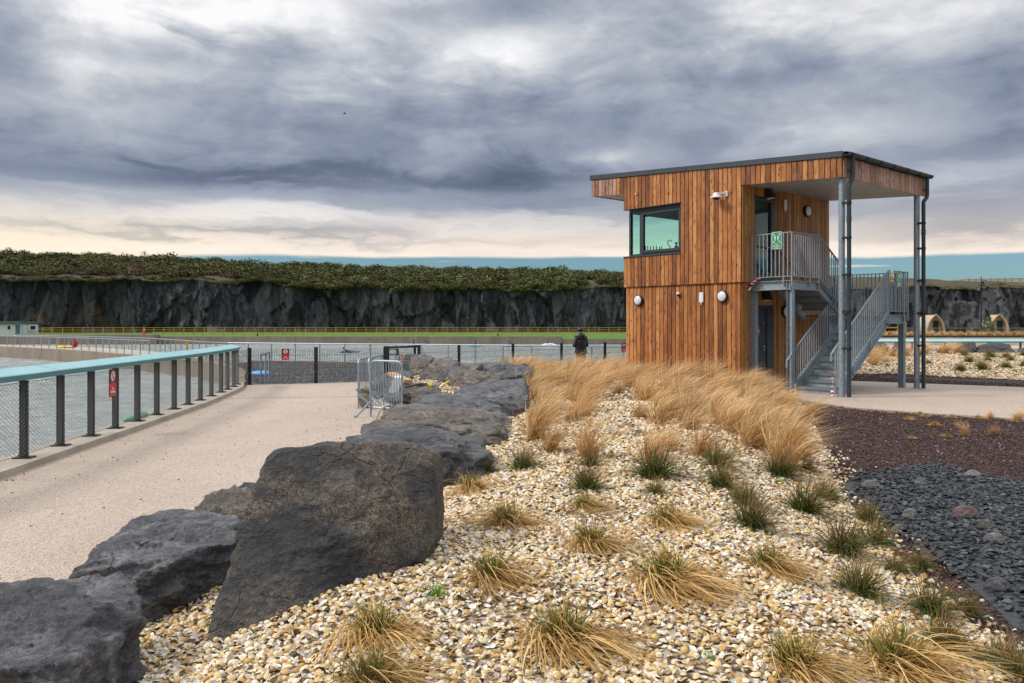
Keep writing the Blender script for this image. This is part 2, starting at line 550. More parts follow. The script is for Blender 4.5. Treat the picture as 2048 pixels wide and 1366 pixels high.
class MB:
    """collects faces, then links them as one mesh object with its origin at its base"""
    def __init__(s):
        s.v = []
        s.f = []
        s.mi = []

    def add(s, vs, fs, mi=0):
        n = len(s.v)
        s.v += [tuple(v) for v in vs]
        s.f += [tuple(i + n for i in f) for f in fs]
        s.mi += [mi] * len(fs)
        return s

    def box(s, a, b, mi=0):
        x0, y0, z0 = a
        x1, y1, z1 = b
        return s.add([(x0, y0, z0), (x1, y0, z0), (x1, y1, z0), (x0, y1, z0), (x0, y0, z1), (x1, y0, z1), (x1, y1, z1), (x0, y1, z1)],
                     [(0, 3, 2, 1), (4, 5, 6, 7), (0, 1, 5, 4), (1, 2, 6, 5), (2, 3, 7, 6), (3, 0, 4, 7)], mi)

    def obox(s, c, ax, ay, az, mi=0):
        """box from centre and three half axes"""
        c, ax, ay, az = map(Vector, (c, ax, ay, az))
        vs = [c + ax * i + ay * j + az * k for k in (-1, 1) for i, j in ((-1, -1), (1, -1), (1, 1), (-1, 1))]
        return s.add(vs, [(0, 3, 2, 1), (4, 5, 6, 7), (0, 1, 5, 4), (1, 2, 6, 5), (2, 3, 7, 6), (3, 0, 4, 7)], mi)

    def bar(s, p, q, w, h, up=(0, 0, 1), mi=0):
        p, q = Vector(p), Vector(q)
        d = (q - p)
        L = d.length
        d.normalize()
        up = Vector(up)
        side = d.cross(up)
        if side.length < 1e-4:
            side = d.cross(Vector((1, 0, 0)))
        side.normalize()
        u = side.cross(d)
        return s.obox((p + q) / 2, side * w / 2, d * L / 2, u * h / 2, mi)

    def tube(s, path, r, n=8, cap=True, mi=0):
        path = [Vector(p) for p in path]
        rr = r if isinstance(r, (list, tuple)) else [r] * len(path)
        vs, fs = [], []
        prev = None
        for i, p in enumerate(path):
            d = (path[min(i + 1, len(path) - 1)] - path[max(i - 1, 0)]).normalized()
            if prev is None:
                a = d.cross(Vector((0, 0, 1)))
                if a.length < 1e-3:
                    a = d.cross(Vector((1, 0, 0)))
            else:
                a = prev - d * prev.dot(d)
            a.normalize()
            prev = a
            b = d.cross(a)
            for k in range(n):
                an = 2 * math.pi * k / n
                vs.append(p + (a * math.cos(an) + b * math.sin(an)) * rr[i])
        for i in range(len(path) - 1):
            for k in range(n):
                k2 = (k + 1) % n
                fs.append((i * n + k, i * n + k2, (i + 1) * n + k2, (i + 1) * n + k))
        if cap:
            fs.append(tuple(reversed(range(n))))
            fs.append(tuple((len(path) - 1) * n + k for k in range(n)))
        return s.add(vs, fs, mi)

    def prism(s, poly, z0, z1, mi=0):
        """vertical prism; z0/z1 may be lists"""
        n = len(poly)
        z0 = z0 if isinstance(z0, (list, tuple)) else [z0] * n
        z1 = z1 if isinstance(z1, (list, tuple)) else [z1] * n
        vs = [(p[0], p[1], z) for p, z in zip(poly, z0)] + [(p[0], p[1], z) for p, z in zip(poly, z1)]
        fs = [tuple(reversed(range(n))), tuple(range(n, 2 * n))]
        fs += [(i, (i + 1) % n, n + (i + 1) % n, n + i) for i in range(n)]
        return s.add(vs, fs, mi)

    def lathe(s, prof, n=20, axis='Z', c=(0, 0, 0), mi=0):
        """prof: (radius, height) along the axis; capped at the ends"""
        vs, fs = [], []
        c = Vector(c)
        for r, h in prof:
            for k in range(n):
                an = 2 * math.pi * k / n
                a, b = r * math.cos(an), r * math.sin(an)
                p = {'Z': (a, b, h), 'Y': (a, h, b), 'X': (h, a, b)}[axis]
                vs.append(c + Vector(p))
        for i in range(len(prof) - 1):
            for k in range(n):
                k2 = (k + 1) % n
                fs.append((i * n + k, i * n + k2, (i + 1) * n + k2, (i + 1) * n + k))
        fs.append(tuple(reversed(range(n))))
        fs.append(tuple((len(prof) - 1) * n + k for k in range(n)))
        return s.add(vs, fs, mi)

    def build(s, name, mat, parent=None, world=False, smooth=False, label=None, recenter=True, bevel=0.0):
        V = np.array(s.v, float)
        if recenter:
            c = np.array([(V[:, 0].min() + V[:, 0].max()) / 2, (V[:, 1].min() + V[:, 1].max()) / 2, V[:, 2].min()])
        else:
            c = np.zeros(3)
        me = bpy.data.meshes.new(name)
        me.from_pydata((V - c).tolist(), [], s.f)
        mats = mat if isinstance(mat, (list, tuple)) else [mat]
        for mm in mats:
            me.materials.append(mm)
        if len(mats) > 1:
            me.polygons.foreach_set('material_index', s.mi)
        bm = bmesh.new()
        bm.from_mesh(me)
        bmesh.ops.recalc_face_normals(bm, faces=bm.faces)
        if bevel:
            bmesh.ops.bevel(bm, geom=list(bm.edges), offset=bevel, segments=1, affect='EDGES', clamp_overlap=True)
        bm.to_mesh(me)
        bm.free()
        if smooth:
            me.shade_smooth()
            me.set_sharp_from_angle(angle=R(40))
        loc = Vector(c)
        if parent is not None and world:
            loc = loc - parent.location
        o = link(name, me, None, parent, loc)
        if label:
            o['label'] = label
        return o


def np_mesh(name, V, Fc, mat, smooth=False, attrs=None):
    """fast mesh from arrays; Fc (n,3) or (n,4)"""
    V = np.asarray(V, np.float32)
    Fc = np.asarray(Fc, np.int32)
    k = Fc.shape[1]
    me = bpy.data.meshes.new(name)
    me.vertices.add(len(V))
    me.vertices.foreach_set('co', V.ravel())
    me.loops.add(Fc.size)
    me.loops.foreach_set('vertex_index', Fc.ravel())
    me.polygons.add(len(Fc))
    me.polygons.foreach_set('loop_start', np.arange(0, Fc.size, k, dtype=np.int32))
    if attrs:
        for nm, arr in attrs.items():
            a = me.attributes.new(nm, 'FLOAT_COLOR', 'POINT')
            a.data.foreach_set('color', np.asarray(arr, np.float32).ravel())
    me.update(calc_edges=True)
    me.validate()
    if smooth:
        me.shade_smooth()
    if mat is not None:
        me.materials.append(mat)
    return me


def grid_faces(nu, nv):
    i = np.arange(nu - 1)[:, None] * nv + np.arange(nv - 1)[None, :]
    return np.stack([i, i + nv, i + nv + 1, i + 1], -1).reshape(-1, 4)


def inpoly(x, y, poly):
    x, y = np.asarray(x, float), np.asarray(y, float)
    r = np.zeros(x.shape, bool)
    n = len(poly)
    for i in range(n):
        x0, y0 = poly[i][:2]
        x1, y1 = poly[(i + 1) % n][:2]
        if y0 == y1:
            continue
        c = ((y0 > y) != (y1 > y)) & (x < (x1 - x0) * (y - y0) / (y1 - y0) + x0)
        r ^= c
    return r


def scatter(name, P, rot, scl, idx, sources, kind='stuff', label=None):
    """one object of loose pieces: source meshes set on points through geometry nodes"""
    me = bpy.data.meshes.new(name)
    n = len(P)
    me.vertices.add(n)
    me.vertices.foreach_set('co', np.asarray(P, np.float32).ravel())
    for nm, ty, arr, key in (('rot', 'FLOAT_VECTOR', rot, 'vector'), ('scl', 'FLOAT_VECTOR', scl, 'vector'), ('idx', 'INT', idx, 'value')):
        a = me.attributes.new(nm, ty, 'POINT')
        a.data.foreach_set(key, np.asarray(arr, np.int32 if ty == 'INT' else np.float32).ravel())
    o = link(name, me)
    col = bpy.data.collections.new(name + '_pieces')
    for k, sm in enumerate(sources):
        so = bpy.data.objects.new(f'{name}_piece', sm)
        col.objects.link(so)
    ng = bpy.data.node_groups.new(name, 'GeometryNodeTree')
    ng.interface.new_socket('Geometry', in_out='INPUT', socket_type='NodeSocketGeometry')
    ng.interface.new_socket('Geometry', in_out='OUTPUT', socket_type='NodeSocketGeometry')
    N, L = ng.nodes, ng.links
    gi, go = N.new('NodeGroupInput'), N.new('NodeGroupOutput')
    ci = N.new('GeometryNodeCollectionInfo')
    ci.inputs[0].default_value = col
    ci.inputs['Separate Children'].default_value = True
    ci.inputs['Reset Children'].default_value = True
    ip = N.new('GeometryNodeInstanceOnPoints')
    ip.inputs['Pick Instance'].default_value = True

    def attr(nm, ty):
        a = N.new('GeometryNodeInputNamedAttribute')
        a.data_type = ty
        a.inputs[0].default_value = nm
        return a.outputs[0]
    e2r = N.new('FunctionNodeEulerToRotation')
    L.new(attr('rot', 'FLOAT_VECTOR'), e2r.inputs[0])
    L.new(gi.outputs[0], ip.inputs['Points'])
    L.new(ci.outputs[0], ip.inputs['Instance'])
    L.new(attr('idx', 'INT'), ip.inputs['Instance Index'])
    L.new(e2r.outputs[0], ip.inputs['Rotation'])
    L.new(attr('scl', 'FLOAT_VECTOR'), ip.inputs['Scale'])
    L.new(ip.outputs[0], go.inputs[0])
    md = o.modifiers.new('scatter', 'NODES')
    md.node_group = ng
    tag(o, label, None, None, kind)
    return o


# ------------------------------------------------------------------ ground heights
XR_Y = [0, 3.0, 4.44, 5.03, 5.8, 6.94, 8.5, 10.2, 13.6, 17, 20]
XR_X = [2.6, 2.68, 2.72, 2.75, 2.84, 3.06, 3.42, 3.95, 5.05, 6.2, 6.8]
XL_Y = [0, 3.5, 4.5, 6, 8, 10, 13, 16, 18, 20, 22.5, 26, 28]
XL_X = [-3.0, -2.6, -2.1, -1.8, -1.4, -1.1, -1.0, -.8, -1.2, -2.4, -2.9, -3.3, -3.3]


def H(X, Y):
    X, Y = np.asarray(X, float), np.asarray(Y, float)
    xr = np.interp(Y, XR_Y, XR_X)
    xl = np.interp(Y, XL_Y, XL_X)
    wl = np.interp(Y, [3.9, 5.1, 6.8, 17.5, 20.5], [2.3, .4, 1.9, 1.9, .35])
    lt = np.clip((X - xl + .5) / (wl + .5), 0, 1)
    a = sst(-.15, 1.7, xr - X) * (lt * lt * (3 - 2 * lt)) * sst(29.5, 27, Y)
    n = fbm(X * .8, Y * .8, o=3, seed=3) * .03
    far = sst(24, 38, Y) * sst(8, 12, X) * .5
    mul = sst(0, 2.5, X - xr) * sst(16, 12, Y) * (-.05)
    return .30 * a + n * a + far + mul


def G(px, py):
    """point of the ground seen at a pixel"""
    lo, hi = 1.2, 200.0
    z = lambda D: float(W(px, py, D).z - H(W(px, py, D).x, D))
    D = 1.5
    st = .05
    while z(D) > 0 and D < 200:
        D *= 1.01
    lo, hi = D / 1.01, D
    for _ in range(20):
        m_ = (lo + hi) / 2
        if z(m_) > 0:
            lo = m_
        else:
            hi = m_
    return W(px, py, (lo + hi) / 2)


PATH_R = [(5.6, 24.5), (6.2, 21.6), (6.62, 20.4), (7.25, 17.55), (8.3, 16.4), (9.6, 15.35), (12.2, 13.6), (18, 11), (40, 5), (40, 12), (24, 19), (14.6, 23.2),
          (10.7, 25.9), (8.2, 28.2), (5.5, 30)]
SLATE = [tuple(Q(px, py, 0)[:2]) for px, py in ((1686, 968), (1720, 950), (1800, 932), (1860, 921), (1940, 936), (2060, 958), (2400, 1000),
                                                (2700, 1250), (2500, 1500), (2160, 1330), (2040, 1262), (1985, 1205), (1925, 1155), (1850, 1085), (1790, 1045), (1730, 1012))]
KERB = [(-6.0, 4.0), (-6.02, 7.0), (-6.08, 9.3), (-6.19, 10.4), (-6.31, 11.46), (-6.4, 12.47), (-6.48, 13.4), (-6.58, 14.4), (-6.68, 15.42), (-6.78, 16.46), (-6.88, 17.42),
        (-6.99, 18.4), (-7.15, 19.5), (-7.31, 20.6), (-7.46, 21.5), (-7.62, 22.45), (-7.85, 23.4)]
FENCE = [(-7.78, 24.2), (-6.0, 25.1), (-4.05, 26.2), (-3.1, 27.0), (-1.81, 28.0), (.04, 29.4), (1.87, 31.0), (3.8, 33.5), (5.3, 36.0)]
EDGE_L = [(-14.7, 46.0), (-6.1, 43.0), (5.6, 38.0)]
WALLC = [(-8.45, 24.6), (-9.3, 27), (-10.6, 31), (-12.2, 36.5), (-15.9, 43.5), (-20, 48.6), (-24.9, 54), (-33.6, 64.0), (-49.3, 78), (-68, 90), (-90, 101)]
BACKC = [(-14.7, 46.0), (-17.9, 48.6), (-23.7, 57.4), (-28.2, 64.0), (-37.9, 74.6), (-53.5, 85.5), (-70, 95), (-90, 106)]

# ------------------------------------------------------------------ ground materials
def ground_mats():
    # resin bound gravel
    m, t, b = new_mat('resin_bound_gravel')
    v = coords(t, 'Object', False)
    vo = t.voro(v, 130, out='Color')
    g = t.sep(vo)[0]
    n = t.noise(t.scale(v, (1, .6, 1)), .55, 7, .66)
    col = t.ramp(g, [(.0, (.11, .085, .07)), (.13, (.31, .24, .19)), (.45, (.455, .365, .297)), (.80, (.54, .45, .375)), (1.0, (.66, .60, .53))])
    sh = t.ramp(n, [(.3, (.84, .825, .81)), (.5, (.96, .95, .94)), (.7, (1.06, 1.05, 1.03))])
    col = t.mix(1.0, col, sh, 'MULTIPLY')
    t.put(b.inputs['Base Color'], col)
    b.inputs['Roughness'].default_value = .72
    bump(t, b, t.voro(v, 130), .004, .6)
    M['path'] = m
    # mulch
    m, t, b = new_mat('purple_slate_soil')
    v = coords(t, 'Object', False)
    vo = t.sep(t.voro(v, 38, out='Color'))[0]
    n = t.noise(v, 1.2, 5, .6)
    col = t.ramp(vo, [(0, (.014, .008, .008)), (.5, (.045, .022, .022)), (1, (.088, .046, .045))])
    col = t.mix(1.0, col, t.ramp(n, [(.3, (.75, .75, .75)), (.7, (1.15, 1.1, 1.1))]), 'MULTIPLY')
    t.put(b.inputs['Base Color'], col)
    b.inputs['Roughness'].default_value = .7
    bump(t, b, t.voro(v, 38), .03, 1)
    M['mulch'] = m
    # shell grit under the shells
    m, t, b = new_mat('shell_grit')
    v = coords(t, 'Object', False)
    vo = t.sep(t.voro(v, 34, out='Color'))[0]
    col = t.ramp(vo, [(0, (.03, .02, .013)), (.35, (.12, .075, .035)), (.6, (.34, .23, .11)), (.85, (.58, .47, .30)), (1, (.75, .70, .62))])
    t.put(b.inputs['Base Color'], col)
    b.inputs['Roughness'].default_value = .6
    bump(t, b, t.voro(v, 34), .03, 1)
    M['grit'] = m
    # blue black slate
    m, t, b = new_mat('slate_ground')
    v = coords(t, 'Object', False)
    vo = t.sep(t.voro(v, 22, out='Color'))[0]
    col = t.ramp(vo, [(0, (.010, .012, .015)), (1, (.05, .058, .068))])
    t.put(b.inputs['Base Color'], col)
    b.inputs['Roughness'].default_value = .6
    M['slate_ground'] = m
    # beach gravel
    m, t, b = new_mat('dark_beach_gravel')
    v = coords(t, 'Object', False)
    vo = t.sep(t.voro(v, 16, out='Color'))[0]
    col = t.ramp(vo, [(0, (.012, .013, .016)), (.6, (.04, .043, .05)), (1, (.10, .105, .115))])
    t.put(b.inputs['Base Color'], col)
    b.inputs['Roughness'].default_value = .6
    bump(t, b, t.voro(v, 16), .05, 1)
    M['gravel'] = m
    # mown grass and hillside
    M['lawn'] = simple('mown_grass', (.095, .21, .020), (.055, .14, .013), scale=.9, rough=.9, bmp=.05, bscale=12, rand=False)
    m, t, b = new_mat('rough_hillside')
    v = coords(t, 'Object', False)
    n = t.noise(v, .09, 7, .65)
    n2 = t.noise(v, .9, 6, .7)
    col = t.ramp(t.m('ADD', t.m('MULTIPLY', n, .6), t.m('MULTIPLY', n2, .4)), [(.36, (.030, .036, .014)), (.47, (.060, .056, .024)), (.56, (.085, .066, .032)), (.66, (.15, .105, .05))])
    t.put(b.inputs['Base Color'], col)
    b.inputs['Roughness'].default_value = .95
    bump(t, b, n2, .5, 1)
    M['hill'] = m
    # cliff
    m, t, b = new_mat('quarry_face')
    v = coords(t, 'Object', False)
    cell = t.sep(t.voro(t.vm('ADD', t.scale(v, (.50, .50, .13)), t.scale(t.noise(v, .5, 4, .6, color=True), (.6, .6, .5))), 1.0, out='Color'))[0]
    n = t.noise(v, .10, 6, .65)
    n2 = t.noise(t.scale(v, (1, 1, .16)), 1.9, 8, .72)
    f = t.m('ADD', t.m('MULTIPLY', cell, .34), t.m('ADD', t.m('MULTIPLY', n2, .5), t.m('MULTIPLY', n, .25)))
    col = t.ramp(f, [(.38, (.010, .012, .017)), (.50, (.036, .041, .055)), (.62, (.078, .083, .102)), (.82, (.17, .16, .165))])
    ce = t.voro(t.vm('ADD', t.scale(v, (.38, .38, .11)), t.scale(t.noise(v, .7, 4, .6, color=True), (.5, .5, .3))), 1.0, 'DISTANCE_TO_EDGE')
    ckk = t.m('SUBTRACT', 1.0, t.sstep(ce, .0, .055))
    col = t.mix(t.m('MULTIPLY', ckk, .55), col, (.007, .007, .009))
    br = t.sstep(t.m('ADD', t.noise(t.vm('ADD', v, (40, 3, 9)), .11, 6, .68), t.m('MULTIPLY', t.m('SUBTRACT', n2, .5), .35)), .55, .70)
    col = t.mix(t.m('MULTIPLY', br, .75), col, (.125, .085, .042))
    moss = t.sstep(t.noise(t.vm('ADD', v, (11, 31, 2)), .22, 6, .7), .60, .72)
    col = t.mix(t.m('MULTIPLY', moss, .45), col, (.055, .06, .022))
    t.put(b.inputs['Base Color'], col)
    b.inputs['Roughness'].default_value = .72
    bump(t, b, t.m('ADD', n2, t.m('MULTIPLY', t.noise(t.scale(v, (1, 1, .4)), 2.4, 6, .65), .7)), .5, 1)
    M['cliff'] = m
    # pool water
    m, t, b = new_mat('pool_water')
    v = coords(t, 'Object', False)
    b.inputs['Base Color'].default_value = (.20, .245, .225, 1)
    b.inputs['Roughness'].default_value = .12
    b.inputs['IOR'].default_value = 1.4
    w1 = t.noise(t.scale(v, (1.0, 2.2, 1)), 1.7, 5, .62, .5)
    w2 = t.noise(t.scale(v, (1.0, 1.7, 1)), 6.5, 4, .6, .4)
    bump(t, b, t.m('ADD', w1, t.m('MULTIPLY', w2, .35)), .55, 1.0)
    foam = t.sstep(t.noise(t.scale(v, (.8, 2.4, 1)), 1.9, 6, .7, .8), .64, .76)
    t.put(b.inputs['Base Color'], t.mix(t.m('MULTIPLY', foam, .6), (.50, .555, .545), (.74, .77, .77)))
    M['water'] = m


ground_mats()


def sheet(name, poly, z, mat, thick=.25, kind='structure', zf=None):
    mb = MB()
    zt = [zf(p[0], p[1]) for p in poly] if zf else [z] * len(poly)
    mb.prism(poly, [a - thick for a in zt], zt)
    o = mb.build(name, mat, recenter=False)
    tag(o, kind=kind)
    return o


# base terrain well under everything, out to the horizon
mb = MB()
mb.add([(-3000, -300, -2.4), (3000, -300, -2.4), (3000, 5000, -2.4), (-3000, 5000, -2.4)], [(0, 1, 2, 3)])
tag(mb.build('ground', M['hill'], recenter=False), kind='structure')


# water sheet, ruffled by wind
def water():
    u = np.linspace(0, 1, 330)
    ys = 3 + 128.5 * (u ** 1.9)
    xs = np.concatenate([np.linspace(-160, -45, 40)[:-1], np.linspace(-45, 12, 200), np.linspace(12, 45, 20)[1:]])
    X, Y = np.meshgrid(xs, ys, indexing='ij')
    amp = .13 * sst(150, 10, Y)
    Z = -1.15 + amp * (fbm(X * .9 + Y * .35, Y * 1.5, o=4, seed=21)) - .03
    V = np.stack([X, Y, Z], -1).reshape(-1, 3)
    me = np_mesh('water', V, grid_faces(len(xs), len(ys)), M['water'], True)
    tag(link('water', me), kind='structure')


water()


def lowland():
    # mulch covered soil around the beds, right of the boulder line
    xs = np.arange(-3.6, 26.01, .2)
    ys = np.arange(-2, 32.01, .2)
    X, Y = np.meshgrid(xs, ys, indexing='ij')
    Z = H(X, Y) - .03 + fbm(X * 3, Y * 3, o=2, seed=8) * .008
    Z = np.where(inpoly(X, Y, PATH_R), Z - .08, Z)
    V = np.stack([X, Y, Z], -1).reshape(-1, 3)
    keep = (X[:-1, :-1] > np.interp(Y[:-1, :-1], XL_Y, XL_X) - .9) | (Y[:-1, :-1] > 27.5)
    keep &= (Y[:-1, :-1] < 27.6 + (X[:-1, :-1] + 3.3) * .75)
    Fc = grid_faces(len(xs), len(ys))[keep.ravel()]
    me = np_mesh('soil', V, Fc, M['mulch'], True)
    tag(link('soil', me), kind='structure')


lowland()


def in_bed(X, Y, m=0.0):
    return (X < np.interp(Y, XR_Y, XR_X) + m) & (X > np.interp(Y, XL_Y, XL_X) - .55) & (Y < 28.2) & ~inpoly(X, Y, PATH_R)


def shell_bed():
    xs = np.arange(-3.8, 7.5, .12)
    ys = np.arange(0, 28.6, .12)
    X, Y = np.meshgrid(xs, ys, indexing='ij')
    Z = H(X, Y) + fbm(X * 4, Y * 4, o=3, seed=9) * .012 - .004
    edge = np.interp(Y, XR_Y, XR_X) - X + fbm(X * 1.5, Y * 1.5, o=2, seed=4) * .15
    Z = Z - .08 * sst(.12, -.1, edge)
    V = np.stack([X, Y, Z], -1).reshape(-1, 3)
    k = in_bed(X, Y, .25)[:-1, :-1]
    me = np_mesh('shell_bed', V, grid_faces(len(xs), len(ys))[k.ravel()], M['grit'], True)
    tag(link('shell_bed', me), kind='structure')


shell_bed()

# paths
LEFT_PATH = [(KERB[0][0] + .2, KERB[0][1])]
LEFT_PATH = [(x + .22, y) for x, y in KERB] + [(-7.85, 24.35)] + [(x, y - .12) for x, y in FENCE[1:3]] + [(-2.9, 26.9), (-2.6, 22), (-2.0, 20), (-.9, 18), (-.6, 14), (-.9, 9), (-1.5, 6.5), (-2.2, 4.5), (-2.6, 2.0), (-2.6, 1), (-6, 1)]
sheet('path', LEFT_PATH, 0.0, M['path'])
sheet('path', PATH_R, 0.012, M['path'], .2)
JA, JB = Q(447, 796.5, .004), Q(722, 793, .004)
tag(MB().bar((JA.x, JA.y, .001), (JB.x, JB.y, .001), .022, .006).build('path_joint', M['concrete_wet'], None), kind='structure')
sheet('slate_bed', SLATE, -.035, M['slate_ground'], .1, zf=lambda x, y: float(H(x, y)) - .012)


def strip_walls(name, front, back, ztop, zbot, mat, kind='structure', zf=None):
    """closed strip between two lines (same count), top at ztop"""
    n = len(front)
    vs, fs = [], []
    for (a, b) in zip(front, back):
        zt = zf(a) if zf else ztop
        vs += [(a[0], a[1], zt), (b[0], b[1], zt), (a[0], a[1], zbot), (b[0], b[1], zbot)]
    for i in range(n - 1):
        o = i * 4
        fs += [(o, o + 4, o + 5, o + 1), (o, o + 2, o + 6, o + 4), (o + 1, o + 5, o + 7, o + 3)]
    fs += [(0, 1, 3, 2), (4 * n - 4, 4 * n - 2, 4 * n - 1, 4 * n - 3)]
    o = MB().add(vs, fs).build(name, mat, recenter=False)
    tag(o, kind=kind)
    return o


def resample(line, n):
    P = np.array(line, float)
    d = np.r_[0, np.cumsum(np.hypot(*np.diff(P, axis=0).T))]
    s = np.linspace(0, d[-1], n)
    # smooth a little
    X, Y = np.interp(s, d, P[:, 0]), np.interp(s, d, P[:, 1])
    for _ in range(2):
        X[1:-1] = (X[:-2] + 2 * X[1:-1] + X[2:]) / 4
        Y[1:-1] = (Y[:-2] + 2 * Y[1:-1] + Y[2:]) / 4
    return list(zip(X.tolist(), Y.tolist()))


# kerb under the teal rail and its drop to the water
kl = resample(KERB + [(-8.2, 24.3)], 40)
strip_walls('kerb', [(x + .24, y) for x, y in kl], [(x - .28, y) for x, y in kl], .08, -1.9, M['concrete'])
# curved pool wall, its deck and the beach
zw = lambda p: float(np.interp(p[1], [24, 28, 36], [.04, -.05, -.22]))
wc = resample(WALLC, 60)


def off(line, d):
    P = np.array(line)
    T = np.gradient(P, axis=0)
    T /= np.hypot(T[:, 0], T[:, 1])[:, None]
    N = np.stack([T[:, 1], -T[:, 0]], 1)
    return [tuple(p) for p in (P + N * d)]


strip_walls('pool_wall', wc, off(wc, .45), 0, -2.0, M['concrete_wet'], zf=lambda p: zw(p) + .02)
bk = resample(BACKC, 40)
fr = resample(off(wc, .45)[18:], 40)
strip_walls('pier_deck', fr, [(x - .3, y + .6) for x, y in bk], -.24, -1.9, M['concrete'])
BEACH = FENCE[0:] + [(5.6, 38.0), (-6.1, 43.0), (-14.7, 46.0)] + [(x + .3, y) for x, y in WALLC[4:0:-1]] + [(-8.0, 24.5)]
sheet('beach', BEACH, 0, M['gravel'], .6, zf=lambda x, y: float(np.interp(y - .35 * x, [25, 30, 50], [-.02, -.12, -.36])))
el = resample(EDGE_L, 12)
strip_walls('water_edge_kerb', [(x, y - .05) for x, y in el], [(x + .1, y + .75) for x, y in el], -.2, -1.9, M['concrete_wet'])


# far side: land on the right, grass bank, hills
def far_land():
    xs = np.linspace(6, 190, 120)
    ys = np.linspace(27.5, 165, 120)
    X, Y = np.meshgrid(xs, ys, indexing='ij')
    Z = np.minimum(.5, H(X, Y)) - .035
    Z = np.where(Y > 31.5, np.maximum(Z, np.interp(Y, [31.5, 38], [.25, .46])), Z)
    V = np.stack([X, Y, Z], -1).reshape(-1, 3)
    k = (X > 5.5 + (Y - 27) * .215)[:-1, :-1]
    me = np_mesh('far_ground', V, grid_faces(len(xs), len(ys))[k.ravel()], M['grit'], True)
    tag(link('far_ground', me), kind='structure')


far_land()
sheet('path', [(11, 43.6), (60, 43.6), (90, 52), (14, 52)], .50, M['path'], .1)


# ------------------------------------------------------------------ quarry cliff
def vor_cells(u, v, seed):
    """random value of the nearest jittered cell"""
    iu, iv = np.floor(u), np.floor(v)
    best = np.full(u.shape, 1e9)
    val = np.zeros(u.shape)
    val2 = np.zeros(u.shape)
    cx = np.zeros(u.shape)
    cy = np.zeros(u.shape)
    zz = np.zeros(u.shape)
    for a in (-1, 0, 1):
        for b in (-1, 0, 1):
            pu = iu + a + _hash(iu + a, iv + b, zz, seed)
            pv = iv + b + _hash(iu + a, iv + b, zz, seed + 1)
            d = (u - pu) ** 2 + (v - pv) ** 2
            k = d < best
            best = np.where(k, d, best)
            val = np.where(k, _hash(iu + a, iv + b, zz, seed + 2), val)
            val2 = np.where(k, _hash(iu + a, iv + b, zz, seed + 3), val2)
            cx = np.where(k, u - pu, cx)
            cy = np.where(k, v - pv, cy)
    return val, val2, cx, cy


CLIFF = [(-210, 150), (-130, 158), (-60, 163), (-20, 165), (30, 166), (58, 160), (72, 150), (95, 146), (130, 143), (220, 135)]


def cliff_top(X):
    """height of the cliff's upper edge"""
    px = [-210, -104, -55, -48, -38, -10, 24, 60, 75, 95, 130, 220]
    z = [11.4, 10.9, 10.5, 10.3, 9.3, 9.0, 9.3, 9.0, 8.6, 8.5, 8.9, 9.5]
    return np.interp(X, px, z) + fbm(np.asarray(X) * .16, np.asarray(X) * 0, o=3, seed=31) * .35


def cliff():
    n, nz = 2400, 40
    P = np.array(resample(CLIFF, n))
    T = np.gradient(P, axis=0)
    T /= np.hypot(T[:, 0], T[:, 1])[:, None]
    Nn = np.stack([T[:, 1], -T[:, 0]], 1)           # towards the camera
    s = np.r_[0, np.cumsum(np.hypot(*np.diff(P, axis=0).T))]
    tz = np.linspace(0, 1, nz)
    S, Tz = np.meshgrid(s, tz, indexing='ij')
    top = cliff_top(P[:, 0])[:, None]
    Z = -.2 + Tz * (top + .2)
    w = fbm(S * .25, Z * .3, o=3, seed=40) * 1.2
    w = w * .45
    a, a2, cx, cy = vor_cells((S + w) / 2.7, (Z + w * .6) / 9.0, 41)
    b, b2, bx, by = vor_cells((S + w) / .95, Z / 3.4, 45)
    e, e2, ex, ey = vor_cells((S - w) / 7.5, Z / 16, 48)
    d = (a - .5) * 1.1 + cx * (a2 - .5) * 1.5 + (b - .5) * .85 + bx * (b2 - .5) * .9 + (e - .5) * 2.0 + ex * (e2 - .5) * 2.2
    d += fbm(S * .045, Z * .02, o=3, seed=50) * 1.6
    d += fbm(S * 1.1, Z * .6, o=3, seed=51) * .14
    d += (1 - Tz) * 1.3 + sst(.18, 0, Tz) * fbm(S * .3, S * 0, o=2, seed=53) * 1.6
    X = P[:, 0][:, None] + Nn[:, 0][:, None] * d
    Y = P[:, 1][:, None] + Nn[:, 1][:, None] * d
    V = np.stack([X, Y, Z + fbm(S * .5, Z * .4, o=2, seed=54) * .1], -1).reshape(-1, 3)
    me = np_mesh('cliff', V, grid_faces(n, nz)[:, ::-1], M['cliff'])
    tag(link('cliff', me), kind='structure')
    # turf lip from the broken edge back to the slope
    E_ = V.reshape(n, nz, 3)[:, -1]
    B_ = np.stack([P[:, 0] - Nn[:, 0] * 1.5, P[:, 1] - Nn[:, 1] * 1.5, E_[:, 2] + .25], -1)
    Lp = np.stack([E_ + np.stack([Nn[:, 0] * .25, Nn[:, 1] * .25, np.full(n, -.25)], -1), E_ + np.array([0, 0, .22]), B_], 1).reshape(-1, 3)
    tag(link('hill', np_mesh('hill', Lp, grid_faces(n, 3), M['hill'], False)), kind='structure')
    return P


CP = cliff()


def slope_z(X, t, left):
    """ground above the cliff: t 0..1 from the edge to the ridge"""
    rz = np.interp(X, [-210, -130, -104, -85, -62, -30, 0, 24, 32, 62, 82, 93, 102, 150], [19.6, 18.4, 17.8, 17.0, 15.7, 15.0, 14.2, 13.4, 12.9, 12.4, 12.4, 11.2, 10.9, 11.2])
    return rz


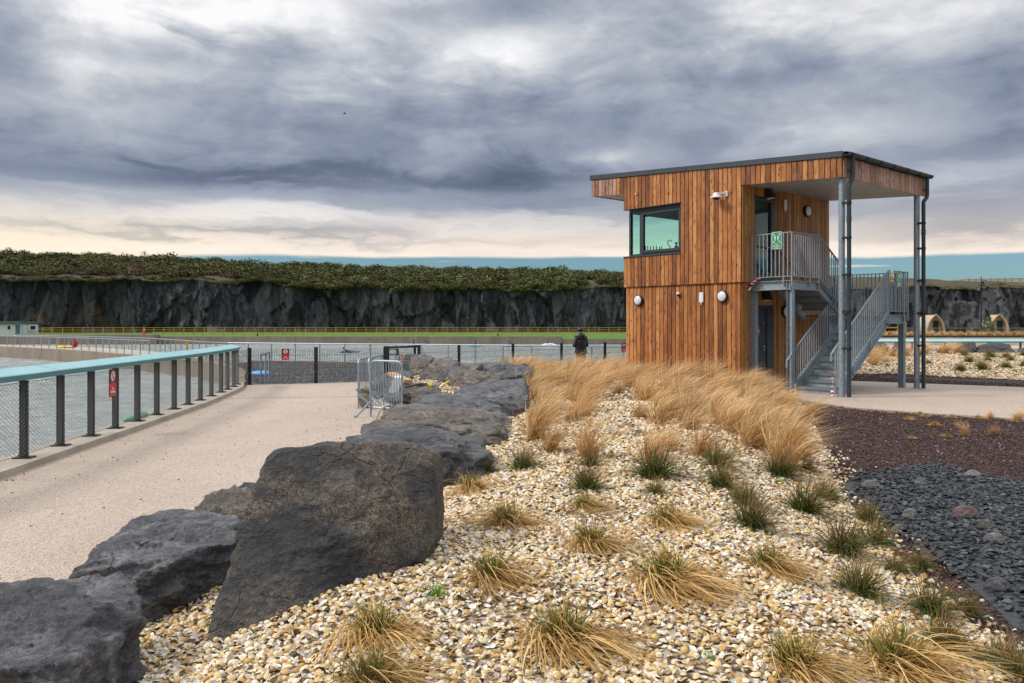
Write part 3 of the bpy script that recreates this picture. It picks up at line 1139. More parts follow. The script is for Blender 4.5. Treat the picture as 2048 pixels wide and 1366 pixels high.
def hill():
    nx, nt = 300, 26
    xs = np.linspace(-215, 230, nx)
    yb = np.interp(xs, [p[0] for p in CLIFF], [p[1] for p in CLIFF]) - .6
    t = np.linspace(0, 1, nt)
    X, T = np.meshgrid(xs, t, indexing='ij')
    depth = np.interp(xs, [-215, -40, 30, 62, 230], [42, 36, 34, 34, 40])[:, None]
    zt = cliff_top(xs)[:, None] - .05
    zr = slope_z(xs, 0, 0)[:, None]
    prof = T ** .85
    Y = yb[:, None] + T * depth
    Z = zt + (zr - zt) * prof + fbm(X * .12, Y * .12, o=3, seed=60) * .5 * np.minimum(1, T * 4)
    V = np.stack([X, Y, Z], -1).reshape(-1, 3)
    me = np_mesh('hill', V, grid_faces(nx, nt), M['hill'], True)
    tag(link('hill', me), kind='structure')
    # ground behind the ridge falls away
    mbk = MB()
    for i in range(nx - 1):
        a, b_ = V.reshape(nx, nt, 3)[i, -1], V.reshape(nx, nt, 3)[i + 1, -1]
        mbk.add([a, b_, (b_[0], b_[1] + 120, -2), (a[0], a[1] + 120, -2)], [(0, 1, 2, 3)])
    tag(mbk.build('hill', M['hill'], recenter=False), kind='structure')

    def at(x, tt):
        y0 = np.interp(x, [p[0] for p in CLIFF], [p[1] for p in CLIFF]) - .6
        dp = np.interp(x, [-215, -40, 30, 62, 230], [42, 36, 34, 34, 40])
        z0 = float(cliff_top(np.array([x]))[0]) - .05
        return x, y0 + tt * dp, z0 + (float(slope_z(x, 0, 0)) - z0) * max(tt, 0) ** .85
    return at


hill_at = hill()


def leaf_mat(name, c1, c2, c3=None, rough=.75):
    m, t, b = new_mat(name)
    at = t.new('ShaderNodeAttribute', attribute_name='col')
    oi = t.new('ShaderNodeObjectInfo')
    k = t.m('MULTIPLY_ADD', oi.outputs['Random'], .5, .75)
    col = t.mix(1.0, at.outputs['Color'], t.comb(k, k, t.m('MULTIPLY', k, .95)), 'MULTIPLY')
    t.put(b.inputs['Base Color'], col)
    b.inputs['Roughness'].default_value = rough
    b.inputs['Specular IOR Level'].default_value = .25
    return m


M['leaf'] = leaf_mat('leaf', None, None)


def bush_mesh(name, seed, n, w, h, pal, leaf=.24, flowers=0.0, bare=False):
    g = np.random.default_rng(seed)
    nb = 9
    cen = np.stack([g.uniform(-.34, .34, nb) * w, g.uniform(-.34, .34, nb) * w, g.uniform(.25, .72, nb) * h], 1)
    rad = g.uniform(.20, .34, nb) * w
    k = g.integers(0, nb, n)
    d = g.normal(size=(n, 3))
    d /= np.linalg.norm(d, axis=1)[:, None]
    r = rad[k] * g.uniform(.62, 1.12, n)
    c = cen[k] + d * r[:, None] * np.array([1, 1, .75 * h / w * 1.6])
    c[:, 2] = np.clip(c[:, 2], .02, None)
    # leaf triangles
    a = g.normal(size=(n, 3))
    a /= np.linalg.norm(a, axis=1)[:, None]
    b = np.cross(a, d + g.normal(size=(n, 3)) * .4)
    b /= np.linalg.norm(b, axis=1)[:, None] + 1e-6
    s = leaf * g.uniform(.6, 1.4, n)[:, None]
    V = np.stack([c - a * s * .5, c + a * s * .5 + b * s * .1, c + b * s * .8], 1).reshape(-1, 3)
    Fc = np.arange(3 * n).reshape(-1, 3)
    ci = g.integers(0, len(pal), n)
    col = np.array(pal)[ci] * g.uniform(.7, 1.3, n)[:, None]
    if flowers:
        fl = g.random(n) < flowers
        fl &= g.random(nb)[k] < .5
        col[fl] = (.34, .24, .015)
    col = np.repeat(np.c_[col, np.ones(n)], 3, 0)
    return np_mesh(name, V, Fc, M['leaf'], False, {'col': col})


GORSE = [(.050, .072, .022), (.078, .100, .028), (.034, .052, .017), (.115, .122, .040), (.15, .135, .048)]
BROWN = [(.075, .052, .028), (.11, .075, .04), (.06, .055, .025), (.14, .10, .055)]
gorse_meshes = [bush_mesh('gorse_bush', 100 + i, 620, 3.2, 2.3, GORSE, .30, (0, .10, 0, .04, 0)[i]) for i in range(5)]
scrub_meshes = [bush_mesh('scrub_bush', 120 + i, 480, 3.0, 1.7, BROWN, .26) for i in range(3)]


def plant_hill():
    g = np.random.default_rng(5)
    n = 0
    placed = []
    tries = 0
    while n < 285 and tries < 60000:
        tries += 1
        x = g.uniform(-125, 31)
        t = g.random() ** 1.15
        left = np.interp(x, [-125, -60, -45, 31], [.14, .14, .02, .03])
        if t < left and g.random() < .9:
            continue
        if x > 14 and t < .55 and g.random() < .85:
            continue
        X, Y, Z = hill_at(x, t * 1.0)
        if any((X - a) ** 2 + (Y - b) ** 2 < 5.0 for a, b in placed):
            continue
        placed.append((X, Y))
        brown = g.random() < (.46 if x < -55 and t < .75 else .17)
        if brown:
            o = link('scrub_bush', scrub_meshes[g.integers(0, 3)])
            tag(o, 'leafless brown scrub bush among the gorse above the quarry cliff', 'bush', 'brown scrub on the cliff top')
        else:
            o = link('gorse_bush', gorse_meshes[g.integers(0, 5)])
            tag(o, 'dark green gorse bush on the slope above the quarry cliff', 'bush', 'gorse bushes on the cliff top')
        s = g.uniform(.95, 1.6)
        o.location = (X, Y, Z - .25)
        o.scale = (s * g.uniform(.9, 1.3), s, s * g.uniform(.5, .85))
        o.rotation_euler = (0, 0, g.uniform(0, 6.28))
        n += 1
    # the rest of the thicket between them
    m = 1150
    xs_ = g.uniform(-128, 31, m)
    ts_ = g.random(m) ** .9
    P, Rt, S, I = [], [], [], []
    for x, t in zip(xs_, ts_):
        if (x < -52 and t < .13) or (x > 14 and t < .5 and g.random() < .8) or t < .02:
            continue
        P.append(np.array(hill_at(x, t)) - (0, 0, .3))
        s = g.uniform(.6, 1.25)
        S.append((s * 1.15, s, s * g.uniform(.6, .95)))
        Rt.append((0, 0, g.uniform(0, 6.28)))
        I.append(g.integers(5, 8) if g.random() < (.55 if x < -50 and t < .7 else .24) else g.integers(0, 5))
    for x in g.uniform(-128, 31, 420):
        X, Y, Z = hill_at(x, g.uniform(-.03, .06))
        P.append((X, Y, Z - .25))
        s = g.uniform(.22, .62) if x < -52 or x > 14 else g.uniform(.3, .95)
        S.append((s * 1.3, s, s * .8))
        Rt.append((0, 0, g.uniform(0, 6.28)))
        I.append(g.integers(5, 8) if g.random() < (.75 if x < -52 else .35) else g.integers(0, 5))
    for x in g.uniform(52, 150, 160):
        X, Y, Z = hill_at(x, abs(g.normal(0, .05)))
        P.append((X, Y, Z - .2))
        s = g.uniform(.12, .4)
        S.append((s * 1.5, s, s * .8))
        Rt.append((0, 0, g.uniform(0, 6.28)))
        I.append(g.integers(5, 8))
    scatter('thicket', P, Rt, S, I, gorse_meshes + scrub_meshes, label='dense gorse and brown scrub covering the slope above the cliff')
    # right hand side: a few bushes on the rim
    for x, t, s in ((70, .02, .6), (88, .03, .5), (97, .02, .55), (104, .05, .5)):
        X, Y, Z = hill_at(x, t)
        o = link('scrub_bush', scrub_meshes[0], None, None, (X, Y, Z - .2))
        o.scale = (s, s, s)
        tag(o, 'low brown scrub on the rim of the cliff behind the pods', 'bush', 'scrub on the rim behind the pods')


plant_hill()


def bare_tree(x, t, hgt, seed, label):
    X, Y, Z = hill_at(x, t)
    g = random.Random(seed)
    mb = MB()

    def grow(p, d, L, r, lev):
        q = p + d * L
        mb.tube([p, q], [r, r * .6], 4, False)
        if lev == 0:
            return
        for _ in range(3):
            dd = (d + Vector((g.uniform(-.7, .7), g.uniform(-.7, .7), g.uniform(-.1, .5)))).normalized()
            grow(p + d * L * g.uniform(.5, 1), dd, L * g.uniform(.55, .75), r * .6, lev - 1)
    for _ in range(4):
        grow(Vector((X + g.uniform(-.8, .8), Y, Z)), Vector((g.uniform(-.4, .4), g.uniform(-.3, .3), 1)).normalized(), hgt * .45, .05, 3)
    tag(mb.build('bare_shrub', M['hair']), label, 'shrub')


bare_tree(-88, .97, 3.2, 1, 'twiggy leafless shrub on the ridge against the sky, left of the other twiggy ones')
bare_tree(-80, .95, 2.2, 2, 'low spread of bare twigs on the ridge, middle of the three leafless shrubs')
bare_tree(-71, .97, 2.4, 3, 'leafless twiggy shrub on the ridge where the teal strip of sky begins')

# ------------------------------------------------------------------ far pool edge, grass bank
pw = thing('pool_wall', 'long low concrete wall along the far edge of the pool', 'wall', (0, 129, -1.2))


def wpx(px, D):
    return (px - 1024) / F * D


x = wpx(306, 129)
panel_edges = [x] + [wpx(p, 129) for p in (395, 490, 590, 690, 850, 950, 1035, 1125)]
for i, (a, b) in enumerate(zip(panel_edges[:-1], panel_edges[1:])):
    MB().box((a + .02, 129, -1.6), (b - .02, 129.5, .04)).build('wall_panel', M['concrete_wet'], pw, True)
for a, b in ((wpx(1125, 129), wpx(1199, 129)), (wpx(1199, 129), wpx(1330, 129)), (wpx(1330, 129), wpx(1450, 129))):
    MB().box((a + .02, 129, -1.6), (b - .02, 129.5, -.33)).build('wall_panel', M['concrete_wet'], pw, True)
e = [-150, -125, -104, -92, -81, -69, wpx(306, 127)]
for a, b in zip(e[:-1], e[1:]):
    MB().box((a + .02, 127, -1.6), (b - .02, 129.6, .36)).build('wall_panel', M['concrete_wet'], pw, True)
# bank behind
xs = np.linspace(-160, 38, 100)
ys = np.linspace(129.45, 168, 24)
X, Y = np.meshgrid(xs, ys, indexing='ij')
Z = np.interp(Y, [129, 132, 140, 150, 168], [-.02, .12, .30, .32, .3]) + fbm(X * .3, Y * .3, o=2, seed=70) * .05
Z = np.where((X > wpx(1125, 129)) & (Y < 131), Z - .36 * sst(131, 129.4, Y), Z)
Z = np.where(X < wpx(306, 128), np.minimum(Z, .3), Z)
V = np.stack([X, Y, Z], -1).reshape(-1, 3)
tag(link('grass_bank', np_mesh('grass_bank', V, grid_faces(100, 24), M['lawn'], True)), kind='structure')


def rail_fence(name, label, pts, zb, h, rails, pw_, rw, mat, bevel=0, zfun=None, cat='fence'):
    f = thing(name, label, cat, (pts[0][0], pts[0][1], zb))
    mp = None
    for i, (x, y) in enumerate(pts):
        z = zfun(x, y) if zfun else zb
        if mp is None:
            o = MB().box((x - pw_ / 2, y - pw_ / 2, z - .2), (x + pw_ / 2, y + pw_ / 2, z + h + .05)).build('post', mat, f, True)
            mp = o
            z0 = z
        else:
            o = link('post', mp.data, None, f, mp.location + Vector((x - pts[0][0], y - pts[0][1], z - z0)))
    for k, rz in enumerate(rails):
        for (a, b) in zip(pts[:-1], pts[1:]):
            za, zb_ = (zfun(*a), zfun(*b)) if zfun else (zb, zb)
            MB().bar((a[0], a[1] - pw_ / 2 - .02, za + rz), (b[0], b[1] - pw_ / 2 - .02, zb_ + rz), .04, rw).build('rail', mat, f, True)
    return f


def zline(px, y):
    return 0


# upper yellow post and rail fence below the cliff (runs the whole width), thinner fence in front of the grass
D1 = 150
xs1 = np.arange(wpx(85, D1), wpx(1330, D1), 1.85)
pts = [(x, D1) for x in xs1]
rail_fence('wooden_fence', 'long yellow post and rail fence along the foot of the quarry cliff', pts[:60], .28, 1.12, (.28, .68, 1.08), .12, .10, M['yellow_wood'])
rail_fence('wooden_fence', 'three rail yellow fence below the cliff between the grass bank and the man in black', pts[59:], .28, 1.12, (.28, .68, 1.08), .12, .10, M['yellow_wood'])
z2 = lambda x, y: float(np.interp(x, [wpx(50, 146), wpx(85, 146)], [-.05, .28]))
rail_fence('wooden_fence', 'short sloping yellow fence beside the pale hut', [(wpx(p, 146), 146) for p in (50, 67, 85, 102)], 0, 1.0, (.35, .9), .12, .10, M['yellow_wood'], zfun=lambda x, y: .22)
D2 = 133
xs2 = np.arange(wpx(306, D2), wpx(1330, D2), 1.62 * 1.0)
rail_fence('low_fence', 'low yellow single rail fence in front of the green bank', [(x, D2) for x in xs2], .1, .52, (.50,), .10, .09, M['yellow_wood'])
# black bollard and small metal hoop on the bank
b = thing('bollard', 'small black bollard on the green bank by the metal hoop', 'bollard', (wpx(515, 131), 131, .05))
MB().lathe([(.10, 0), (.10, .62), (.07, .66)], 10).build('post', M['black'], b)
MB().lathe([(.105, .5), (.105, .56)], 10).build('band', M['white'], b)
b2 = copy_tree(b)
b2['label'] = 'small black bollard on the green bank left of the man in black'
b2.location = (wpx(996, 131), 131, .05)
h = thing('metal_hoop', 'small grey metal hoop barrier standing on the grass bank', 'hoop', (wpx(504, 131), 131, .05))
MB().tube([(-.45, 0, -.1), (-.45, 0, .5), (.45, 0, .5), (.45, 0, -.1)], .035, 6).build('rail', M['galv'], h)


# ------------------------------------------------------------------ the pale hut at far left
def hut():
    D = 140
    x0, xc, x1 = wpx(-40, D), wpx(43, D), wpx(70, D + 2)
    t = thing('hut', 'pale grey flat roofed hut at the far left under the cliff', 'hut', (xc, D, .2))
    zb, zt, zr = .2, 2.0, 2.5
    MB().prism([(x0, D), (xc, D), (x1, D + 3), (x0, D + 3)], zb, zt).build('wall', M['hut'], t, True)
    MB().prism([(x0 - .1, D - .25), (xc + .05, D - .25), (x1 + .25, D + 3.1), (x0 - .1, D + 3.2)], zt, zr).build('roof', M['hut_roof'], t, True)

    def win(a, b, z0, z1, y0, y1):
        f = MB().obox(((a + b) / 2, (y0 + y1) / 2 - .03, (z0 + z1) / 2), ((b - a) / 2, (y1 - y0) / 2, 0), (0, .03, 0), (0, 0, (z1 - z0) / 2)).build('window', M['white'], t, True)
        k = .16
        aa, bb = a + (b - a) * k, b - (b - a) * k
        p = MB().obox(((a + b) / 2, (y0 + y1) / 2 - .065, (z0 + z1) / 2), ((bb - aa) / 2, (y1 - y0) / 2 * .68, 0), (0, .012, 0), (0, 0, (z1 - z0) / 2 * .72)).build('pane', M['glass_dark'], t, True)
        p.parent = f
        p.location = Vector(p.location) - Vector(f.location)
    win(wpx(14, D), wpx(23, D), .95, 1.85, D - .01, D - .01)
    win(wpx(52, D), wpx(60.5, D), .95, 1.85, D + .98, D + 2.0)
    d = MB().box((wpx(31, D), D - .05, .22), (wpx(40, D), D + .02, 1.85)).build('door', M['hut_door'], t, True)
    MB().tube([(wpx(45, D), D - .06, .2), (wpx(45, D), D - .06, 2.0)], .05, 6).build('downpipe', M['galv'], t, True)


hut()


# ------------------------------------------------------------------ right background: pods, mast, pine, rail, hilltop fence
def pod(px0, px1, pyt, pyb, D, label, yaw):
    w = 2.75
    hgt = (pyb - pyt) / F * D
    base = CAMZ + (HY - pyb) / F * D
    prof = []
    n = 18
    for i in range(n + 1):
        a = math.pi * i / n
        x = -math.cos(a)
        z = math.sin(a)
        prof.append((x * w / 2 * (1 - .16 * z ** 3), hgt * (z ** .82) * (1 + .0 * z)))
    # pointed crown
    prof = [(x, z * (1 + .09 * max(0, 1 - abs(x) / .55))) for x, z in prof]
    t = thing('camping_pod', label, 'pod', ((px0 + px1) / 2 / F * D - 1024 / F * D, D, base), yaw)
    L = 3.4
    mb = MB()
    vs, fs = [], []
    ny = 7
    for j in range(ny):
        for x, z in prof:
            k = 1 + .05 * (1 if j == 0 else 0)
            vs.append((x * k, -.5 + (L + .5) * j / (ny - 1), z * k))
    m_ = n + 1
    for j in range(ny - 1):
        for i in range(n):
            fs.append((j * m_ + i, j * m_ + i + 1, (j + 1) * m_ + i + 1, (j + 1) * m_ + i))
    fs.append(tuple((ny - 1) * m_ + i for i in range(m_)))
    o = mb.add(vs, fs).build('shell', M['pod'], t, smooth=True)
    sol = o.modifiers.new('thickness', 'SOLIDIFY')
    sol.thickness = .16
    ins = [(x * .93, z * .95) for x, z in prof]
    mb = MB().add([(x, .42, z) for x, z in ins] + [(x, .5, z) for x, z in ins], [tuple(range(m_)), tuple(reversed(range(m_, 2 * m_)))])
    mb.build('front_wall', M['pod_front'], t)
    dr = MB().box((-.05, .36, .06), (.85, .43, 2.0)).build('door', M['anthracite'], t)
    MB().box((.06, .33, .30), (.74, .365, 1.88)).build('pane', M['glass_dark'], dr).location = (0, -.05, .24)
    MB().box((.95, .34, 1.45), (1.1, .42, 1.7)).build('wall_lamp', M['black'], t)


pod(1841, 1897, 633, 667, 128, 'timber arched camping pod on the left, its curved side showing', R(2))
pod(1976, 2017, 632.5, 666, 131, 'timber arched camping pod beside the small pine, seen nearly front on', R(-8))


def mast():
    D = 112
    x = wpx(1962.5, D)
    zb = CAMZ + (HY - 674) / F * D
    t = thing('floodlight_mast', 'tall black lighting mast with two floodlight heads beside the pods', 'lamp post', (x, D, zb))
    zt = (HY - 553) / F * D + CAMZ - zb
    MB().tube([(0, 0, 0), (0, 0, zt)], [.10, .055], 8).build('pole', M['black'], t)
    for sx, z, nm in ((.45, zt - .75, 1), (-.5, zt - 1.75, -1)):
        h = MB().obox((sx, 0, z), (.28, 0, .12 * nm), (0, .2, 0), (-.08 * nm, 0, .16)).build('floodlight', M['black'], t)
        MB().obox((sx * 1.05, -.21, z), (.2, 0, .09 * nm), (0, .012, 0), (-.05 * nm, 0, .10)).build('lens', M['galv'], t)
        MB().bar((0, 0, z), (sx, 0, z), .05, .05).build('arm', M['black'], t)


mast()


def pine():
    D = 111
    x = wpx(1975, D)
    zb = CAMZ + (HY - 668) / F * D
    t = thing('pine_tree', 'small green pine tree standing between the two pods', 'tree', (x, D, zb))
    MB().tube([(0, 0, 0), (.02, 0, 1.2), (0, .02, 2.5)], [.06, .045, .01], 7).build('trunk', M['hair'], t)
    g = np.random.default_rng(3)
    n = 2600
    zz = .25 + 2.45 * g.random(n) ** 1.25
    rr = .92 * (1 - zz / 2.85) ** .8 * (g.random(n) ** .45) + .03
    lobes = 1 + .22 * np.sin(zz * 13)
    an = g.uniform(0, 6.283, n)
    c = np.stack([np.cos(an) * rr * lobes, np.sin(an) * rr * lobes, zz + .12 * rr], 1)
    d = np.stack([np.cos(an), np.sin(an), np.full(n, .55)], 1) + g.normal(size=(n, 3)) * .35
    d /= np.linalg.norm(d, axis=1)[:, None]
    b = np.cross(d, g.normal(size=(n, 3)))
    b /= np.linalg.norm(b, axis=1)[:, None]
    V = np.stack([c - b * .022, c + b * .022, c + d * g.uniform(.14, .28, n)[:, None]], 1).reshape(-1, 3)
    pal = np.array([(.022, .075, .028), (.035, .10, .04), (.05, .12, .05)])
    col = np.repeat(np.c_[pal[g.integers(0, 3, n)] * g.uniform(.7, 1.3, n)[:, None], np.ones(n)], 3, 0)
    link('crown', np_mesh('crown', V, np.arange(3 * n).reshape(-1, 3), M['leaf'], False, {'col': col}), None, t)


pine()
# hilltop fence on the right
hf = [(wpx(p, 178), hill_at(wpx(p, 178), .99)[1]) for p in np.linspace(1890, 2090, 15)]
ff = thing('close_fence', 'yellowish timber fence along the hilltop at the far right', 'fence', (hf[0][0], hf[0][1], 11))
zf_ = lambda x: hill_at(x, .99)[2] - .1
zt_ = lambda x: float(np.interp(x, [hf[0][0], hf[4][0], hf[-1][0]], [.3, 1.15, 1.35]))
pm = None
for a, b in zip(hf[:-1], hf[1:]):
    MB().box((a[0] - .07, a[1] - .1, zf_(a[0]) - .6), (a[0] + .07, a[1] + .1, zf_(a[0]) + zt_(a[0]) + .1)).build('post', M['yellow_wood'], ff, True)
    for k in (.25, .95):
        MB().bar((a[0], a[1] - .15, zf_(a[0]) + zt_(a[0]) * k), (b[0], b[1] - .15, zf_(b[0]) + zt_(b[0]) * k), .05, .12).build('rail', M['yellow_wood'], ff, True)
    sl = MB()
    for j in range(7):
        u = (j + .5) / 7
        x = a[0] + (b[0] - a[0]) * u
        y_ = a[1] + (b[1] - a[1]) * u
        sl.box((x - .045, y_ - .07, zf_(x) - .2), (x + .045, y_ - .03, zf_(x) + zt_(x)))
    tag(sl.build('slats', M['yellow_wood'], ff, True), kind='stuff')

# railing by the pods, with a pale top rail
D = 116
rp = [(wpx(p, D), D) for p in np.arange(1792, 2100, 13.5)]
zb = CAMZ + (HY - 666) / F * D
fr_ = thing('railing', 'thin dark railing with a pale top rail in front of the pods', 'railing', (rp[0][0], D, zb))
for i, p in enumerate(rp):
    MB().box((p[0] - .03, D - .03, zb - .3), (p[0] + .03, D + .03, zb + .68)).build('post', M['post'], fr_, True)
MB().bar((rp[0][0], D, zb + .70), (rp[-1][0], D, zb + .70), .14, .07).build('top_rail', M['galv'], fr_, True)
for p in np.arange(1792, 1900, 4.5):
    MB().box((wpx(p, D) - .015, D - .01, zb), (wpx(p, D) + .015, D + .01, zb + .66)).build('baluster', M['post'], fr_, True)
# yellow timber rails behind the stairs
rail_fence('wooden_fence', 'yellow timber rails seen through the stairs at the foot of the cliff', [(wpx(p, 122), 122) for p in (1722, 1744, 1770, 1796, 1812)], .5, 1.7, (.3, .95, 1.6), .13, .16, M['yellow_wood'])
# dark stone kerb and far shelf
sheet('kerb', [(wpx(1690, 88), 88), (110, 88), (110, 89.2), (wpx(1690, 89.2), 89.2)], .68, M['anthracite'], .3)
tag(link('grass_bank', np_mesh('grass_bank', np.array([(26, 118, .42), (52, 118, .42), (52, 146, 1.6), (28, 146, 2.4)], float), np.array([[0, 1, 2, 3]]), M['lawn'])), kind='structure')
wb = thing('timber_bench', 'low yellowish timber bench behind the stairs, at the edge of the dry grass', 'bench', (wpx(1766, 92), 92, .62))
MB().box((-.95, -.25, .32), (.95, .25, .42)).build('seat', M['yellow_wood'], wb)
for sx in (-.8, 0, .8):
    MB().box((sx - .12, -.22, 0), (sx + .12, .22, .32)).build('leg', M['yellow_wood'], wb)


# ------------------------------------------------------------------ lookout building (local x = along the depth, local y = along the front, to the left)
BC = Vector((8.02, 19.9, 0))
TH = R(41)
UU = Vector((math.cos(TH), math.sin(TH), 0))
VV = Vector((-math.sin(TH), math.cos(TH), 0))
SW, SL, SO = 2.825, 6.98, 8.33       # side wall, left end, end of overhang (along y)
DEP = 4.68


def t_front(px, s=0.0):
    r = (px - 1024) / F
    P = BC + UU * s
    return (P.x - r * P.y) / (-VV.x + r * VV.y)


def s_side(px, t=SW):
    r = (px - 1024) / F
    P = BC + VV * t
    return (r * P.y - P.x) / (UU.x - r * UU.y)


def z_at(py, s, t):
    P = BC + UU * s + VV * t
    return CAMZ + (HY - py) / F * P.y


def world(s, t, z):
    p = BC + UU * s + VV * t
    return Vector((p.x, p.y, z))


zr = lambda t: 5.98 + .066 * t          # roof top edge
zf = lambda t: 5.365 + .0615 * t        # lower edge of the fascia
bld = thing('lookout_building', 'two storey lookout clad in upright orange brown boards with a sloping roof', 'building', BC, TH)
FL = 2.93                                # upper floor / jetty line

_bcache = {}


def board(mat, axis, a, w, z0, z1, face, thick=.028, parent=bld, name='board'):
    """one upright cladding board. axis 'y': on a front (facing -x); axis 'x': on a side (facing -y); '+y' faces the left"""
    gap = .015
    key = (mat, axis, round(w, 3), round(z1 - z0, 2))
    hgt = z1 - z0
    if key not in _bcache:
        c = .007
        ww = w - gap
        prof = [(0, 0), (0, -(thick - c)), (c, -thick), (ww - c, -thick), (ww, -(thick - c)), (ww, 0)]
        if axis == 'y':
            poly = [(d, p) for p, d in prof]
        elif axis == 'x':
            poly = [(p, d) for p, d in prof]
        else:
            poly = [(p, -d) for p, d in prof]
        m_ = MB().prism(poly, 0, hgt)
        o = m_.build(name, M[mat], None, recenter=False)
        _bcache[key] = o.data
        bpy.data.objects.remove(o)
    j = rnd.uniform(-.003, .003)
    if axis == 'y':
        loc = (face + j, a + gap / 2, z0)
    elif axis == 'x':
        loc = (a + gap / 2, face + j, z0)
    else:
        loc = (a + gap / 2, face - j, z0)
    return link(name, _bcache[key], None, parent, loc)


TW0, TW1 = t_front(1362.5), SL           # front window span along y
ZS, ZH = 3.82, 5.28                       # sill and head
TRIM = .125
LOWIN = .055

# structural core: thin dark walls behind the boards, with openings
core = MB()
ct = lambda t: zr(t) - .14
core.prism([(.03, SW + .03), (.10, SW + .03), (.10, TW0), (.03, TW0)], 2.95, [ct(SW), ct(SW), ct(TW0), ct(TW0)])
core.prism([(.03, TW0), (.10, TW0), (.10, SL - .03), (.03, SL - .03)], 2.95, ZS - .02)
core.prism([(.03, TW0), (.10, TW0), (.10, SL - .03), (.03, SL - .03)], ZH + .06, [ct(TW0), ct(TW0), ct(SL), ct(SL)])
# left end: parapet under the long window, band above
core.box((.10, SL - .10, 2.95), (DEP - .1, SL - .03, ZS - .02))
core.box((.10, SL - .10, ZH + .06), (DEP - .1, SL - .03, ct(SL) - .02))
core.box((3.55, SL - .10, ZS - .02), (DEP - .1, SL - .03, ZH + .06))
# back
core.prism([(DEP - .10, SW + .03), (DEP - .03, SW + .03), (DEP - .03, SL - .03), (DEP - .10, SL - .03)], 0, [ct(SW), ct(SW), ct(SL), ct(SL)])
# lower storey
core.box((.09, SW + .06, 0), (.16, SL - .08, 2.95))
core.box((.16, SL - .15, 0), (DEP - .1, SL - .08, 2.95))
# side wall pieces round the doors
UD0, UD1, UDZ = s_side(1506) , s_side(1550), z_at(392, .5, SW)
LD0, LD1, LDZ = s_side(1509), s_side(1547.5), z_at(612, .5, SW)
for a, b, z0, z1 in ((.10, UD0, 2.95, ct(SW)), (UD1, DEP - .1, 2.95, ct(SW)), (UD0, UD1, UDZ, ct(SW)),
                     (.16, LD0, 0, 2.95), (LD1, DEP - .1, 0, 2.95), (LD0, LD1, LDZ, 2.95)):
    core.box((a, SW + .03, z0), (b, SW + .10, z1 - .01))
core.build('wall', M['core'], bld)
MB().box((.11, SW + .11, 2.80), (DEP - .11, SL - .11, 2.94)).build('upper_floor', M['room'], bld)
MB().prism([(.11, SW + .11), (DEP - .11, SW + .11), (DEP - .11, SL - .11), (.11, SL - .11)], [zf(SW) - .0, zf(SW), zf(SL) - .2, zf(SL) - .2], [zf(SW) + .05, zf(SW) + .05, zf(SL) - .15, zf(SL) - .15]).build('room_ceiling', M['room'], bld)

# roof slab with its dark metal edge
roof = MB().prism([(-.045, -.03), (DEP + .03, -.03), (DEP + .03, SO + .03), (-.045, SO + .03)], [zr(0) - .14, zr(0) - .14, zr(SO) - .14, zr(SO) - .14],
                  [zr(0), zr(0), zr(SO), zr(SO)]).build('roof', M['trim'], bld)
r2 = MB()
for a, b in ((-.03, 2.1), (2.112, 4.6), (4.612, SO + .045)):
    r2.prism([(-.062, a), (-.0455, a), (-.0455, b), (-.062, b)], [zr(a) - TRIM] * 2 + [zr(b) - TRIM] * 2, [zr(a) + .012] * 2 + [zr(b) + .012] * 2)
o = r2.build('edge_flashing', M['trim'], bld)
MB().prism([(-.06, SO + .03), (DEP + .03, SO + .03), (DEP + .03, SO + .046), (-.06, SO + .046)], zr(SO) - TRIM, zr(SO) + .012).build('edge_flashing', M['trim'], bld)

# front cladding
PIT = .1435
nb = round((SL - SW) / PIT)
pf = (SL - SW) / nb
for i in range(nb):
    a = SW + i * pf
    top = zr(a) - TRIM + .02
    tm = a + pf / 2
    if tm > TW0:
        board('wood', 'y', a, pf, FL, ZS - .0, 0)
        board('wood', 'y', a, pf, ZH + .02, top, 0)
    else:
        board('wood', 'y', a, pf, FL, top, 0)
nl = round((SL - SW - .1) / PIT)
pl = (SL - SW - .10) / nl
for i in range(nl):
    board('wood', 'y', SW + .05 + i * pl, pl, .02, FL - .012, LOWIN)
# canopy fascia on the front and the overhang
nc = 19
pc = SW / nc
for i in range(nc):
    a = i * pc
    board('wood', 'y', a, pc, zf(a), zr(a) - TRIM + .02, 0)
no = 9
po = (SO - SL) / no
for i in range(no):
    a = SL + i * po
    board('wood_pale' if i > 1 else 'wood', 'y', a, po, zf(a), zr(a) - TRIM + .02, 0)
# fascia along the gutter side and at the far left end
nr = 31
pr = DEP / nr
for i in range(nr):
    board('wood_pale', 'x', i * pr, pr, zf(0), zr(0) - .12, 0)
le = MB()
for i in range(nr):
    le.box((i * pr + .005, SO - .03, zf(SO)), ((i + 1) * pr - .006, SO, zr(SO) - .12))
for i in range(nr):
    le.box((.03 + i * (pr - .002), SL - .03, FL), (.03 + (i + 1) * (pr - .002) - .011, SL, ZS if (i + 1) * pr < 3.58 else zf(SL) + .1))
    le.box((.08 + i * (pr - .004), SL - .08, .02), (.08 + (i + 1) * (pr - .004) - .011, SL - .05, FL - .01))
    if (i + 1) * pr < 3.58:
        le.box((.03 + i * (pr - .002), SL - .03, ZH + .02), (.03 + (i + 1) * (pr - .002) - .011, SL, zf(SL) + .1))
for i in range(28):
    w_ = (SL - SW - .06) / 28
    le.box((DEP - .03, SW + .03 + i * w_, .02), (DEP, SW + .03 + (i + 1) * w_ - .011, zf(SW) + .2))
tag(le.build('rear_cladding', M['wood'], bld), kind='stuff')
